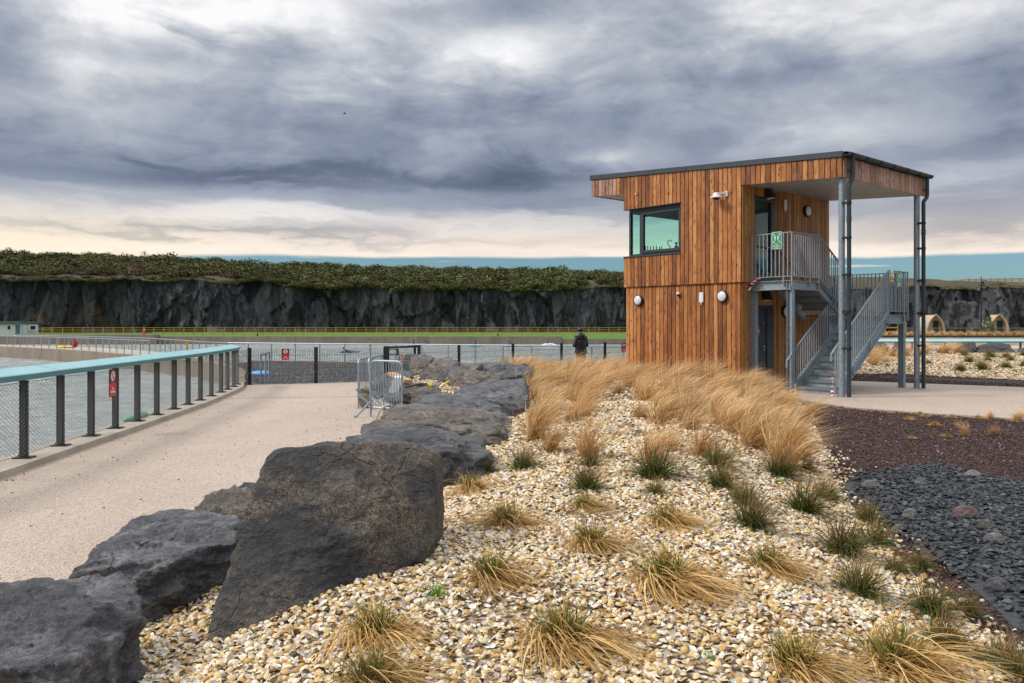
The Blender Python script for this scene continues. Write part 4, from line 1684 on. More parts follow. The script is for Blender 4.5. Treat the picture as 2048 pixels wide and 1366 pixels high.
# side wall under the canopy
ns = 32
ps = (DEP - .02) / ns
for i in range(ns):
    a = .0 + i * ps
    mid = a + ps / 2
    top = zf(SW) + .03
    if UD0 < mid < UD1:
        board('wood_side', 'x', a, ps, UDZ + .03, top, SW)
    else:
        board('wood_side', 'x', a, ps, FL + .0, top, SW)
    a2 = .055 + i * (ps - .003)
    mid = a2 + ps / 2
    if LD0 < mid < LD1:
        board('wood_side', 'x', a2, ps - .003, LDZ + .03, FL - .012, SW + .05)
    else:
        board('wood_side', 'x', a2, ps - .003, .02, FL - .012, SW + .05)

# soffit planks (canopy and overhang)
npn = 22
for i in range(npn):
    a, b = .06 + i * (DEP - .12) / npn, .06 + (i + 1) * (DEP - .12) / npn - .034
    t1 = SW - .03
    MB().prism([(a, .035), (b, .035), (b, t1), (a, t1)], [zf(0) + .02] * 2 + [zf(t1) + .02] * 2, [zf(0) + .024] * 2 + [zf(t1) + .024] * 2).build('soffit_panel', M['soffit'], bld)
for i in range(8):
    a, b = .04 + i * (DEP - .1) / 8, .04 + (i + 1) * (DEP - .1) / 8 - .04
    MB().prism([(a, SL + .02), (b, SL + .02), (b, SO - .035), (a, SO - .035)], [zf(SL) + .02] * 2 + [zf(SO) + .02] * 2, [zf(SL) + .024] * 2 + [zf(SO) + .024] * 2).build('soffit_panel', M['soffit'], bld)
for i in range(1, npn):
    a = .06 + i * (DEP - .12) / npn - .017
    t1 = SW - .03
    MB().prism([(a - .011, .035), (a + .011, .035), (a + .011, t1), (a - .011, t1)], [zf(0) + .014] * 2 + [zf(t1) + .014] * 2, [zf(0) + .025] * 2 + [zf(t1) + .025] * 2).build('soffit_joint', M['anthracite'], bld)
MB().prism([(.03, .03), (DEP - .05, .03), (DEP - .05, SO - .04), (.03, SO - .04)], [zf(0) + .0262] * 2 + [zf(SO) + .0262] * 2, [zf(0) + .034] * 2 + [zf(SO) + .034] * 2).build('roof_lining', M['core'], bld)

# corner window: front part, narrow fixed light, mullion, opening casement; long light on the left end
A = M['anthracite']
X0, X1 = .10, .17
win = MB()
win.box((-.05, TW0 + .003, ZS + .001), (X1, SL - .005, ZS + .045))                       # projecting cill
win.box((X0, TW0 + .003, ZH - .10), (X1, SL - .12, ZH + .055))                     # head
win.box((X0, TW0 + .003, ZS + .047), (X1, SL - .12, ZS + .11))                     # bottom rail
win.box((X0 - .015, TW0 + .003, ZS + .05), (X1, TW0 + .075, ZH + .05))                # right jamb
tm = t_front(1283, .12)
win.box((X0 - .01, tm - .035, ZS + .05), (X1, tm + .05, ZH - .10))                 # mullion
tl = SL - .16
win.box((X0 - .01, tl - .03, ZS + .05), (X1 + .03, tl + .04, ZH - .10))            # corner post
win.box((X1, tl - .03, ZH - .10), (3.5, tl + .04, ZH + .05))
win.box((X1, tl - .03, ZS + .047), (3.5, tl + .04, ZS + .11))
win.box((3.44, tl - .03, ZS + .05), (3.5, tl + .04, ZH - .1))
wf = win.build('window', A, bld, bevel=.004)


def sub(mb, name, mat, par, **k):
    """child given in the thing's coordinates, under a part"""
    o = mb.build(name, mat, par, **k)
    o.location = Vector(o.location) - Vector(par.location)
    return o


cs = MB()
c0, c1, cz0, cz1 = TW0 + .08, tm - .038, ZS + .112, ZH - .102
for a, b, z0, z1 in ((c0, c0 + .075, cz0, cz1), (c1 - .075, c1, cz0, cz1), (c0 + .075, c1 - .075, cz0, cz0 + .085), (c0 + .075, c1 - .075, cz1 - .085, cz1)):
    cs.box((X0 - .03, a, z0), (X1 - .01, b, z1))
sub(cs, 'casement', A, wf, bevel=.004)
sub(MB().box((X0 + .02, c0 + .07, cz0 + .08), (X0 + .026, c1 - .07, cz1 - .08)), 'pane', M['glass'], wf)
sub(MB().box((X0 + .03, tm + .05, ZS + .11), (X0 + .036, tl - .03, ZH - .10)), 'pane', M['glass'], wf)
sub(MB().box((X1 + .03, tl + .0, ZS + .11), (3.44, tl + .006, ZH - .10)), 'pane', M['glass'], wf)
sub(MB().tube([(X0 + .05, c0 + .05, cz1 - .12), (X0 + .05, c1 - .05, cz1 - .12)], .028, 8), 'blind', M['black'], wf)
sub(MB().box((-.055, TW0, ZH + .001), (.10, SL - .02, ZH + .018)), 'head_flashing', A, wf)

# things on the far window's cill inside
zc = ZS + .06


def inside(px, py):
    """point on the inside of the long left hand window"""
    r = (px - 1024) / F
    y = tl - .18
    P = BC + VV * y
    s = (r * P.y - P.x) / (UU.x - r * UU.y)
    return world(s, y, z_at(py, s, y))


shelf = MB().box((X1 + .05, tl - .34, ZS + .02), (3.4, tl - .05, ZS + .05)).build('window_shelf', M['room'], bld)
pg = thing('peg_rack', 'row of short dark pegs standing inside the lookout window', 'rack', inside(1296, 500))
for px in (1291, 1295.5, 1301, 1307, 1313, 1319, 1323):
    p = inside(px, 497)
    MB().tube([(p.x, p.y, p.z - .16), (p.x, p.y, p.z + .05 + rnd.random() * .04)], .016, 6).build('peg', M['black'], pg, True)
hk = inside(1339, 490)
o = MB().tube([(hk.x, hk.y, hk.z - .25), (hk.x + .02, hk.y, hk.z - .05), (hk.x - .05, hk.y, hk.z + .02), (hk.x - .06, hk.y, hk.z + .12), (hk.x + .03, hk.y, hk.z + .16), (hk.x + .07, hk.y, hk.z + .11)], .015, 6).build('hook', M['black'])
tag(o, 'black curved hook standing inside the lookout window beside the bottle', 'hook')
bt = inside(1352.5, 497)
o = MB().lathe([(.0, -.16), (.065, -.16), (.07, .02), (.05, .08), (.025, .10), (.025, .15), (.05, .16), (.05, .20), (.0, .20)], 14, c=bt).build('bottle', M['hut_roof'], smooth=True)
tag(o, 'dark bottle standing inside the lookout window at its right corner', 'bottle')

# doors
du = MB()
for a, b, z0, z1 in ((UD0 + .004, UD0 + .075, FL + .01, UDZ), (UD1 - .22, UD1 - .004, FL + .01, UDZ), (UD0 + .075, UD1 - .22, UDZ - .1, UDZ), (UD0 + .075, UD1 - .22, FL + .01, FL + .3)):
    du.box((a, SW - .025, z0), (b, SW + .09, z1))
d1 = du.build('door', A, bld, label='glazed dark upper door at the head of the stairs')
sub(MB().box((UD0 + .075, SW + .03, FL + .3), (UD1 - .22, SW + .036, UDZ - .1)), 'pane', M['glass'], d1)
sub(MB().bar((UD1 - .10, SW - .05, FL + .7), (UD1 - .10, SW - .05, FL + 1.4), .03, .03), 'handle', M['galv'], d1)
# jamb reveal that projects a little, as the photo's dark return
dl = MB()
dl.box((LD0 + .004, SW + .05, .02), (LD1 - .30, SW + .085, LDZ - .05))
dl.box((LD1 - .30, SW + .018, .02), (LD1 - .004, SW + .085, LDZ - .05))
dl.box((LD0 + .004, SW + .012, LDZ - .05), (LD1 - .004, SW + .085, LDZ + .02))
d2 = dl.build('door', A, bld, label='plain dark ground floor door under the landing')
dz = lambda py: z_at(py, (LD0 + LD1) / 2, SW)
hs = s_side(1531, SW)
sub(MB().bar((hs, SW - .0, dz(693)), (hs - .14, SW - .0, dz(693)), .03, .03).tube([(hs, SW + .06, dz(693)), (hs, SW, dz(693))], .014, 8), 'handle', M['galv'], d2)
sub(MB().lathe([(.0, 0), (.035, 0), (.035, .02), (.0, .02)], 12, 'Y', (hs, SW + .03, dz(700))), 'lock', M['galv'], d2)
sub(MB().lathe([(.0, 0), (.05, 0), (.05, .006), (.0, .006)], 16, 'Y', (s_side(1530), SW + .043, dz(646))), 'blue_disc', M['blue_sign'], d2)


# drain pipes, gutter, columns
gut = MB()
gp = []
for k in range(9):
    a = math.pi * (1 + k / 8)
    gp.append((math.cos(a) * .085, math.sin(a) * .085))
L0, L1 = -.05, DEP + .12
vs, fs = [], []
for x in (L0, L1):
    for (y, z) in gp:
        vs.append((x, -.125 + y, zr(0) - .035 + z))
for x in (L0, L1):
    for (y, z) in gp:
        vs.append((x, -.125 + y * .86, zr(0) - .03 + z * .86))
for i in range(8):
    fs += [(i, i + 1, 9 + i + 1, 9 + i), (18 + i + 1, 18 + i, 27 + i, 27 + i + 1), (i + 1, i, 18 + i, 18 + i + 1), (9 + i, 9 + i + 1, 27 + i + 1, 27 + i)]
fs += [(0, 9, 27, 18), (8, 26, 35, 17)]
g_ = gut.add(vs, fs).build('gutter', M['pipe'], bld, smooth=True)
for i in range(7):
    x = .12 + i * (DEP - .1) / 6
    b_ = MB()
    pts = [(x, -.125 + y * 1.06, zr(0) - .035 + z * 1.06) for y, z in gp]
    b_.tube([(x, -.03, zr(0) - .03)] + pts[::-1], .012, 5)
    sub(b_, 'bracket', M['black'], g_)
MB().prism([(-.045, -.13), (DEP + .06, -.13), (DEP + .06, -.031), (-.045, -.031)], [zr(0) - .022] * 4, [zr(0) - .012] * 2 + [zr(0) - .004] * 2).build('drip_flashing', M['trim'], bld)

COLS = [(.16, .10), (4.42, .10)]
for k, (s, t) in enumerate(COLS):
    c = MB().lathe([(.0, 0), (.076, 0), (.076, zf(0) + .03), (0, zf(0) + .03)], 20, c=(s, t, 0)).build('column', M['galv'], bld, smooth=True)
    sub(MB().box((s - .13, t - .13, 0), (s + .13, t + .13, .022)), 'base_plate', M['galv'], c)
DP = [(.14, -.115), (4.44, -.115)]
for k, (s, t) in enumerate(DP):
    x2, y2 = (s + .02, -.06)
    top, elb = zr(0) - .10, zf(0) - .02
    y1 = -.125
    y2 = -.045
    p_ = MB().tube([(s, y1, top), (s, y1, elb + .06), (s + .01, y1 + .01, elb), (s - .0, y2 - .02, elb - .13), (s, y2, elb - .2), (s, y2, .02)], .052, 12)
    if True:
        # run the pipe in front of the column and a touch to its right
        sx = s + (.14 if k == 0 else .10)
        p_ = MB().tube([(s + .12, y1, top), (s + .12, y1, elb + .06), (s + .115, y1 + .01, elb - .02), (sx - .10, y2 - .03, elb - .16), (sx - .10, y2 - .03, elb - .24), (sx - .10, y2 - .03, .02)], .052, 12)
    dp = p_.build('downpipe', M['pipe'], bld, smooth=True)
    for z in (4.75, 3.9, 3.0, 2.1, 1.2):
        if k == 1 and z > 4.5:
            z = 4.6
        cl = MB().lathe([(.0, z - .03), (.062, z - .03), (.062, z + .03), (0, z + .03)], 12, c=(sx - .10, y2 - .03, 0))
        cl.box((sx - .2, y2 - .06, z - .025), (sx - .1, y2 + .10, z + .025))
        sub(cl, 'clip', M['black'], dp)
    for z in (4.35, 2.5):
        sub(MB().lathe([(0, z - .07), (.060, z - .07), (.060, z + .07), (0, z + .07)], 12, c=(sx - .10, y2 - .03, 0)), 'collar', M['pipe'], dp)
    sub(MB().box((s + .05, -.04, 5.5), (s + .19, -.028, 5.58)), 'clip', M['black'], dp)

# ------------------------------------------------------------------ galvanised stairs
st = thing('steel_staircase', 'galvanised steel stairs with barred balustrades turning up to the upper door', 'staircase', BC, TH)
GV = M['galv']
LZ = 2.95                 # landing level
HZ = 2.06                 # half landing level
S0, S1 = .47, 1.80        # landing along x
T0, T1 = 1.64, SW - .03   # landing along y
# landing deck and edge beams (channel: web + flanges)
MB().box((S0, T0, LZ - .04), (S1, T1, LZ)).build('landing_deck', M['galv_dark'], st)


def channel(p, q, h=.24, fl=.07, out=(0, -1, 0), name='beam'):
    p, q, out = Vector(p), Vector(q), Vector(out)
    d = (q - p).normalized()
    up = out.cross(d)
    if up.z < 0:
        up = -up
    mb = MB()
    L = (q - p).length / 2
    mid = (p + q) / 2
    mb.obox(mid, d * L, out * .006, up * h / 2)
    for k in (-1, 1):
        mb.obox(mid + up * (h / 2 - .007) * k + out * (fl / 2 + .006), d * L, out * fl / 2, up * .007)
    return mb.build(name, GV, st)


channel((S0, T0 - .05, LZ - .13), (S0, T1, LZ - .13), out=(-1, 0, 0))
channel((S0 - .05, T0, LZ - .13), (S1, T0, LZ - .13), out=(0, -1, 0))
# legs
for s, t, z1 in ((S0 + .02, T0 + .02, LZ - .02), (S0 + .06, T1 - .02, LZ - .26), (4.40, .50, HZ - .02), (4.40, T1 - .1, HZ - .02)):
    m_ = MB()
    for k in (-1, 1):
        m_.box((s - .07, t + .07 * k - .006, .0), (s + .07, t + .07 * k + .006, z1))
    m_.box((s - .005, t - .064, .0), (s + .005, t + .064, z1))
    m_.build('leg', GV, st)
# half landing
H0, H1 = 3.30, 4.48
Ta, Tb = .45, T1
MB().box((H0, Ta, HZ - .04), (H1, Tb, HZ)).build('landing_deck', M['galv_dark'], st)
channel((H0, Ta, HZ - .13), (H1, Ta, HZ - .13), out=(0, -1, 0))
channel((H1, Ta, HZ - .13), (H1, Tb, HZ - .13), out=(1, 0, 0))
# lower flight: rises along +x between y = Ta and Tl
Tl = 1.55
NS = 12
rise = HZ / NS
run = (H0 - .55) / (NS - 1)


def step(s, z, t0, t1, name='tread', d=1):
    m_ = MB()
    a, b = (s, s + (run + .02) * d)
    m_.box((min(a, b), t0, z - .035), (max(a, b), t1, z))
    m_.box((a - .012 * d if d > 0 else a, t0, z - .06), (a if d > 0 else a + .012, t1, z + .002))
    o = m_.build(name, M['galv_dark'], st)
    # riser plate, set back under the nosing
    r = MB().box((a + .035 * d - .004, t0, z - rise), (a + .035 * d + .004, t1, z - .062)).build('riser', GV, st)
    return o


for i in range(NS - 1):
    step(.55 + i * run, rise * (i + 1), Ta + .06, Tl - .06)


def stringer(s0, z0, s1, z1, t, out, h=.25):
    return channel((s0, t, z0), (s1, t, z1), h=h, fl=.075, out=(0, out, 0), name='stringer')


sl = rise / run
for t, o_ in ((Ta, -1), (Tl, 1)):
    stringer(.55 - .02, rise * .55, H0 + .03, HZ - .13, t, o_)
    # foot of the stringer
    MB().box((.47, t - .05, 0), (.60, t + .05, .24)).build('stringer_foot', GV, st)
# upper flight: falls along +x from the landing to the half landing
NU = 5
ru = (LZ - HZ) / NU
runu = (H0 - S1) / (NU - 1)
for i in range(NU - 1):
    z = LZ - ru * (i + 1)
    s = S1 + i * runu
    MB().box((s, T0 + .06, z - .04), (s + runu + .02, T1 - .06, z)).build('tread', M['galv_dark'], st)
    MB().box((s - .004, T0 + .06, z), (s + .004, T1 - .06, z + ru - .042)).build('riser', GV, st)
for t, o_ in ((T0, -1), (T1, 1)):
    stringer(S1 - .02, LZ - .13, H0 + .02, HZ - .11, t, o_)


def balustrade(pts, hgt=1.13, gap=.115, low=.10, label=None, stand=3, first=True, last=True):
    """top rail, bottom rail and bars along a run of (x, y, floor z); each piece its own part"""
    for (p, q) in zip(pts[:-1], pts[1:]):
        p, q = Vector(p), Vector(q)
        d = q - p
        hl = math.hypot(d.x, d.y)
        MB().bar(p + Vector((0, 0, hgt)), q + Vector((0, 0, hgt)), .045, .022).build('handrail', GV, st)
        MB().bar(p + Vector((0, 0, low)), q + Vector((0, 0, low)), .035, .018).build('bottom_rail', GV, st)
        n = max(1, round(hl / gap))
        for i in range(n + 1):
            u = i / n
            b_ = p + d * u
            if i % 8 == 0 and i < n:
                MB().box((b_.x - .022, b_.y - .012, b_.z - .16), (b_.x + .022, b_.y + .012, b_.z + hgt - .012)).build('standard', GV, st)
            else:
                r = .011
                MB().box((b_.x - r, b_.y - r, b_.z + low), (b_.x + r, b_.y + r, b_.z + hgt - .012)).build('baluster', GV, st)


e_ = .055
# upper landing: front rail, side rail, then down the upper flight
balustrade([(S0 - e_, T1 - .02, LZ), (S0 - e_, T0 - e_, LZ)], 1.25)
balustrade([(S0 - e_, T0 - e_, LZ), (S1, T0 - e_, LZ)], 1.25)
balustrade([(S1, T0 - e_, LZ), (H0 - .15, T0 - e_, HZ + .08)], 1.25)
# half landing and the outer side of the lower flight
s_b = .42
zl = lambda s: max(0, (s - .40)) * sl
balustrade([(s_b, Ta - e_, zl(s_b)), (H0 + .05, Ta - e_, HZ), (H1 + e_, Ta - e_, HZ)], 1.2)
balustrade([(H1 + e_, Ta - e_, HZ), (H1 + e_, Tb, HZ)], 1.2)
# inner side of the lower flight
balustrade([(s_b, Tl + e_, zl(s_b)), (H0 - .2, Tl + e_, zl(H0 - .2))], 1.0)
for t in (Ta - e_, Tl + e_):
    z = zl(s_b) + (1.2 if t < 1 else 1.0)
    MB().bar((s_b, t, z), (s_b - .22, t, z - .17), .045, .022).bar((s_b - .22, t, z - .16), (s_b - .22, t, z - .34), .045, .022, (1, 0, 0)).build('rail_end', GV, st)
# rail on the wall side of the upper flight
MB().tube([(S1 - .9, T1 + .0, LZ + 1.0), (S1, T1 - .03, LZ + .95), (H0, T1 - .03, HZ + .95)], .022, 8).build('wall_rail', GV, st)


# ------------------------------------------------------------------ fittings on the walls
def bulkhead(s, t, z, side, label):
    """round bulkhead lamp; side 'f' on the front, 's' on the side wall"""
    p = world(s, t, z)
    rz = TH - R(90) if side == 'f' else TH
    o = thing('bulkhead_lamp', label, 'wall lamp', p, rz, 'round wall lamps on the lookout')
    MB().lathe([(0, 0), (.155, 0), (.165, -.02), (.165, -.075), (.150, -.085), (0, -.085)], 28, 'Y').build('ring', M['black'], o, smooth=True)
    MB().lathe([(0, -.086), (.135, -.086), (.125, -.100), (.08, -.115), (0, -.12)], 28, 'Y').build('diffuser', M['lamp_white'], o, smooth=True)
    return o


zz = lambda px, py: z_at(py, LOWIN, t_front(px, LOWIN))
bulkhead(LOWIN - .028, t_front(1280, LOWIN), zz(1280, 601), 'f', 'round white wall lamp with black rim near the lower left corner of the boarded front')
bulkhead(LOWIN - .028, t_front(1448, LOWIN), zz(1448, 593), 'f', 'round white wall lamp with black rim on the boarded front beside the white antenna box')
s_ = s_side(1610)
bulkhead(s_, SW - .028, z_at(423, s_, SW), 's', 'round wall lamp under the canopy to the right of the upper door')
s_ = s_side(1566, SW + .05)
bulkhead(s_, SW + .022, z_at(623, s_, SW), 's', 'round wall lamp beside the ground floor door behind the stair leg')


def on_wall(s, t, z, side):
    return world(s, t, z), (TH - R(90) if side == 'f' else TH)


def antenna(s, t, z, side, label):
    p, rz = on_wall(s, t, z, side)
    o = thing('antenna_box', label, 'antenna', p, rz, 'white antenna boxes')
    MB().box((-.07, -.06, -.14), (.07, -.02, .14)).build('case', M['white'], o, bevel=.008)
    MB().tube([(0, -.04, -.14), (0, -.04, -.20)], .018, 8).build('cable_gland', M['white'], o)
    MB().box((-.03, -.02, -.06), (.03, .0, .06)).build('bracket', M['white'], o)


antenna(LOWIN - .028, t_front(1405.5, LOWIN), zz(1405, 595), 'f', 'white upright antenna box on the lower boards between camera and lamp')
s_ = s_side(1566.5)
antenna(s_, SW - .028, z_at(410, s_, SW), 's', 'white upright antenna box beside the upper door')


def floodlight(s, t, z, side, label):
    p, rz = on_wall(s, t, z, side)
    o = thing('wall_floodlight', label, 'floodlight', p, rz, 'black floodlights over the doors')
    MB().add([(-.10, 0, .17), (.10, 0, .17), (.10, 0, -.12), (-.10, 0, -.12), (-.10, -.10, .17), (.10, -.10, .17), (.10, -.26, -.16), (-.10, -.26, -.16)],
             [(0, 1, 2, 3), (4, 7, 6, 5), (0, 4, 5, 1), (1, 5, 6, 2), (2, 6, 7, 3), (3, 7, 4, 0)]).build('housing', M['black'], o, bevel=.006)
    MB().box((-.07, -.235, -.172), (.07, -.05, -.160)).build('lens', M['white'], o).rotation_euler = (R(-9), 0, 0)


s_ = s_side(1531)
floodlight(s_, SW - .028, z_at(386, s_, SW), 's', 'black wedge floodlight above the upper door under the canopy')
floodlight(s_side(1528), SW + .022, z_at(589, s_side(1528), SW), 's', 'black wedge floodlight above the ground floor door under the landing')

p, rz = on_wall(-.028, t_front(1447), z_at(393, 0, t_front(1447)), 'f')
o = thing('security_camera', 'white bell shaped security camera high on the boarded front', 'camera', p, rz)
MB().box((.09, -.05, -.02), (.17, 0, .13)).build('bracket', M['white'], o, bevel=.006)
MB().bar((.12, -.04, .09), (-.02, -.20, .06), .05, .05).build('arm', M['white'], o)
MB().lathe([(0, .09), (.06, .085), (.085, .05), (.10, .0), (.165, -.035), (.165, -.06), (0, -.06)], 24, c=(-.06, -.22, 0)).build('hood', M['white'], o, smooth=True)
MB().lathe([(0, -.115), (.06, -.105), (.11, -.062), (0, -.0605)], 24, c=(-.06, -.22, 0)).build('dome', M['black'], o, smooth=True)
p, rz = on_wall(LOWIN - .028, t_front(1360, LOWIN), zz(1360, 588), 'f')
o = thing('dome_camera', 'small white topped camera with black dome on the lower boards', 'camera', p, rz)
MB().lathe([(0, .06), (.035, .055), (.05, .02), (.05, -.01), (0, -.01)], 16, c=(0, -.06, 0)).build('hood', M['white'], o, smooth=True)
MB().lathe([(0, -.075), (.03, -.065), (.045, -.012), (0, -.0115)], 16, c=(0, -.06, 0)).build('dome', M['black'], o, smooth=True)
MB().tube([(.0, -.03, -.05), (.01, -.02, -.10), (.035, -.015, -.14)], .012, 6).build('cable', M['black'], o)
p, rz = on_wall(-.028, t_front(1274), z_at(390, 0, t_front(1274)), 'f')
o = MB().tube([(0, 0, 0), (0, -.09, -.01)], .022, 8).build('overflow_pipe', M['white'])
o.location = p
o.rotation_euler = (0, 0, rz)
tag(o, 'tiny white overflow pipe poking out above the lookout window', 'pipe')


# ------------------------------------------------------------------ signs
def text_mesh(body, size, w=None):
    cu = bpy.data.curves.new('lettering', 'FONT')
    cu.body = body
    cu.size = size
    cu.align_x = 'CENTER'
    cu.align_y = 'CENTER'
    cu.space_line = .85
    cu.extrude = .0015
    cu.offset = size * .012
    o = bpy.data.objects.new('lettering', cu)
    COL.objects.link(o)
    bpy.context.view_layer.update()
    me = bpy.data.meshes.new_from_object(o.evaluated_get(bpy.context.evaluated_depsgraph_get()))
    bpy.data.objects.remove(o)
    me.transform(Matrix.Rotation(R(90), 4, 'X'))
    return me


def person_icon(mb, x, z, h, y=-.012):
    """a small standing figure"""
    mb.lathe([(0, 0), (h * .09, 0), (h * .09, .003), (0, .003)], 12, 'Y', (x, y, z + h * .43))
    mb.box((x - h * .11, y, z - .02 * h), (x + h * .11, y + .003, z + h * .31))
    mb.box((x - h * .17, y, z + .02 * h), (x - h * .125, y + .003, z + h * .30))
    mb.box((x + h * .125, y, z + .02 * h), (x + h * .17, y + .003, z + h * .30))
    mb.box((x - h * .10, y, z - h * .46), (x - h * .012, y + .003, z - .021 * h))
    mb.box((x + h * .012, y, z - h * .46), (x + h * .10, y + .003, z - .021 * h))


def arrow_icon(mb, x, z, dx, dz, L, y=-.012):
    d = Vector((dx, 0, dz)).normalized()
    n = Vector((-d.z, 0, d.x))
    c = Vector((x, y, z))
    tip = c + d * L / 2
    mb.obox(c - d * L * .10, d * L * .38, n * L * .09, Vector((0, .0015, 0)))
    for k in (-1, 1):
        e = (-d * math.cos(R(45)) + n * k * math.sin(R(45)))
        nn = Vector((-e.z, 0, e.x))
        mb.obox(tip + e * L * .26, e * L * .28, nn * L * .085, Vector((0, .0014, 0)))


def assembly_sign(p, rz, w, h, label, tilt=0):
    o = thing('assembly_sign', label, 'sign', p, rz, 'fire assembly point signs')
    o.rotation_euler = (0, tilt, rz)
    MB().box((-w / 2, -.004, -h / 2), (w / 2, .0, h / 2)).build('border', M['signwhite'], o)
    MB().box((-w / 2 + .012, -.007, -h / 2 + .012), (w / 2 - .012, -.0042, h / 2 - .012)).build('panel', M['green_sign'], o)
    ic = MB()
    for k in (-.047, .047):
        person_icon(ic, k * w / .3, h * .13, h * .30, -.0105)
    for sx in (-1, 1):
        for sz in (-1, 1):
            arrow_icon(ic, sx * w * .33, h * .13 + sz * h * .235, -sx, -sz, w * .26, -.0105)
    ic.build('pictogram', M['signwhite'], o)
    l_ = link('lettering', text_mesh('Fire\nassembly\npoint', h * .125), M['signwhite'], o, (0, -.009, -h * .32))


SE = S0 - e_ - .03
tc = t_front(1553.5, SE)
assembly_sign(world(SE, tc, z_at(481, SE, tc)), TH - R(90), .285, .455, 'green and white fire assembly point sign on the upper landing rail')
ya = Ta - e_ - .03


def s_at(px, t):
    return s_side(px, t)


sa = s_at(1797.5, ya)
assembly_sign(world(sa, ya, z_at(557, sa, ya)), TH, .25, .44, 'fire assembly point sign hung slightly askew on the half landing rail', R(-4))
sb_ = s_at(1783.8, ya)
cs_ = thing('warning_sign', 'yellow warning notice with triangle beside the green sign on the half landing rail', 'sign', world(sb_, ya, z_at(552, sb_, ya)), TH)
MB().box((-.075, -.004, -.155), (.075, 0, .155)).build('panel', M['signwhite'], cs_)
MB().box((-.07, -.007, -.15), (.07, -.0042, .01)).build('lower_panel', M['yellow_sign'], cs_)
MB().add([(-.058, -.0065, .035), (.058, -.0065, .035), (0, -.0065, .135), (-.058, -.0042, .035), (.058, -.0042, .035), (0, -.0042, .135)], [(0, 1, 2), (0, 3, 4, 1), (1, 4, 5, 2), (2, 5, 3, 0)]).build('triangle', M['yellow_sign'], cs_)
MB().obox((0, -.009, .068), (.025, 0, .006), (0, .0015, 0), (-.003, 0, .012)).box((-.006, -.0105, .045), (.006, -.0075, .065)).build('pictogram', M['black'], cs_)
link('lettering', text_mesh('CCTV\nin\noperation', .036), M['black'], cs_, (0, -.009, -.07))

# small orange notice on the ground floor door
so = s_side(1514.5, SW + .05)
ns_ = thing('door_notice', 'small orange notice with a white band stuck on the ground floor door', 'notice', world(so, SW + .046, dz(662)), TH)
MB().box((-.085, -.003, -.12), (.085, 0, .12)).build('panel', M['orange_sign'], ns_)
MB().box((-.085, -.005, -.022), (.085, -.0032, .022)).build('band', M['signwhite'], ns_)
for z in (.07, -.07):
    MB().box((-.05, -.005, z - .03), (.05, -.0032, z + .03)).build('print', M['black'], ns_)


def tape(name, label, pts, w=.05):
    """red and white barrier tape, a narrow twisted ribbon"""
    o = thing(name, label, 'barrier tape', pts[0])
    ms = {0: MB(), 1: MB()}
    g = random.Random(len(pts))
    for i in range(len(pts) - 1):
        a, b = Vector(pts[i]), Vector(pts[i + 1])
        d = (b - a).normalized()
        n = d.cross(Vector((g.uniform(-1, 1), g.uniform(-1, 1), g.uniform(-1, 1)))).normalized()
        m_ = d.cross(n)
        ms[i % 2].obox((a + b) / 2, (b - a) / 2 * 1.02, n * w / 2, m_ * .002)
    ms[0].build('red_stripe', M['red'], o, True)
    ms[1].build('white_stripe', M['signwhite'], o, True)


def wob(p, q, n, amp, seed):
    g = random.Random(seed)
    p, q = Vector(p), Vector(q)
    return [p.lerp(q, i / n) + Vector((g.uniform(-amp, amp), g.uniform(-amp, amp), g.uniform(-amp, amp))) for i in range(n + 1)]


q0 = world(S0 - .12, T1 + .02, 0)
tape('barrier_tape', 'scrap of red and white tape knotted at the wall end of the upper landing', wob(world(S0 - .14, T1 - .02, LZ - .08), world(S0 - .14, T1 - .30, LZ + .10), 7, .03, 1) + wob(world(S0 - .14, T1 - .30, LZ + .10), world(S0 - .15, T1 + .02, LZ - .2), 6, .04, 2))
tape('barrier_tape', 'red and white tape trailing from the foot of the stair rail by the near column', wob(world(.36, Ta - .02, .55), world(.30, Ta - .04, .02), 9, .03, 3) + wob(world(.30, Ta - .04, .02), world(.35, Ta - .25, .04), 4, .02, 4))


# ------------------------------------------------------------------ teal handrail along the pool
tr = thing('pool_railing', 'long teal topped railing with dark posts and cable mesh curving along the pool edge', 'railing', (KERB[3][0], KERB[3][1], .08))
RP = [(-6.05, 7.05), (-6.08, 8.15), (-6.12, 9.3)] + KERB[3:]
pm_ = None
for i, (x, y) in enumerate(RP):
    a_, b_ = RP[max(0, i - 1)], RP[min(len(RP) - 1, i + 1)]
    ang_ = math.atan2(b_[1] - a_[1], b_[0] - a_[0])
    post = MB()
    post.box((-.022, -.048, .012), (.022, -.036, .985)).box((-.022, .036, .012), (.022, .048, .985)).box((-.006, -.036, .012), (.006, .036, .985))
    if pm_ is None:
        pm_ = post.build('post', M['post'], tr)
        pm_['done'] = 1
        bp_ = MB().box((-.09, -.11, 0), (.09, .11, .018)).box((-.075, -.095, .018), (-.045, -.065, .034)).box((.045, .065, .018), (.075, .095, .034)).build('base_plate', M['post'], pm_)
        bp_.location = (0, 0, -.012)
        hb_ = MB().add([(-.012, -.05, .985), (.012, -.05, .985), (.012, .06, 1.03), (-.012, .06, 1.03), (-.012, -.06, 1.075), (.012, -.06, 1.075), (.012, .06, 1.06), (-.012, .06, 1.06)],
                       [(0, 1, 2, 3), (4, 7, 6, 5), (0, 4, 5, 1), (1, 5, 6, 2), (2, 6, 7, 3), (3, 7, 4, 0)]).build('bracket', M['post'], pm_)
        hb_.location = (hb_.location.x, hb_.location.y, .98 - .012)
        o = pm_
        del pm_['done']
    else:
        o = copy_tree(pm_, tr)
    o.location = (x - tr.location.x, y - tr.location.y, .012)
    o.rotation_euler = (0, 0, ang_ - R(180))
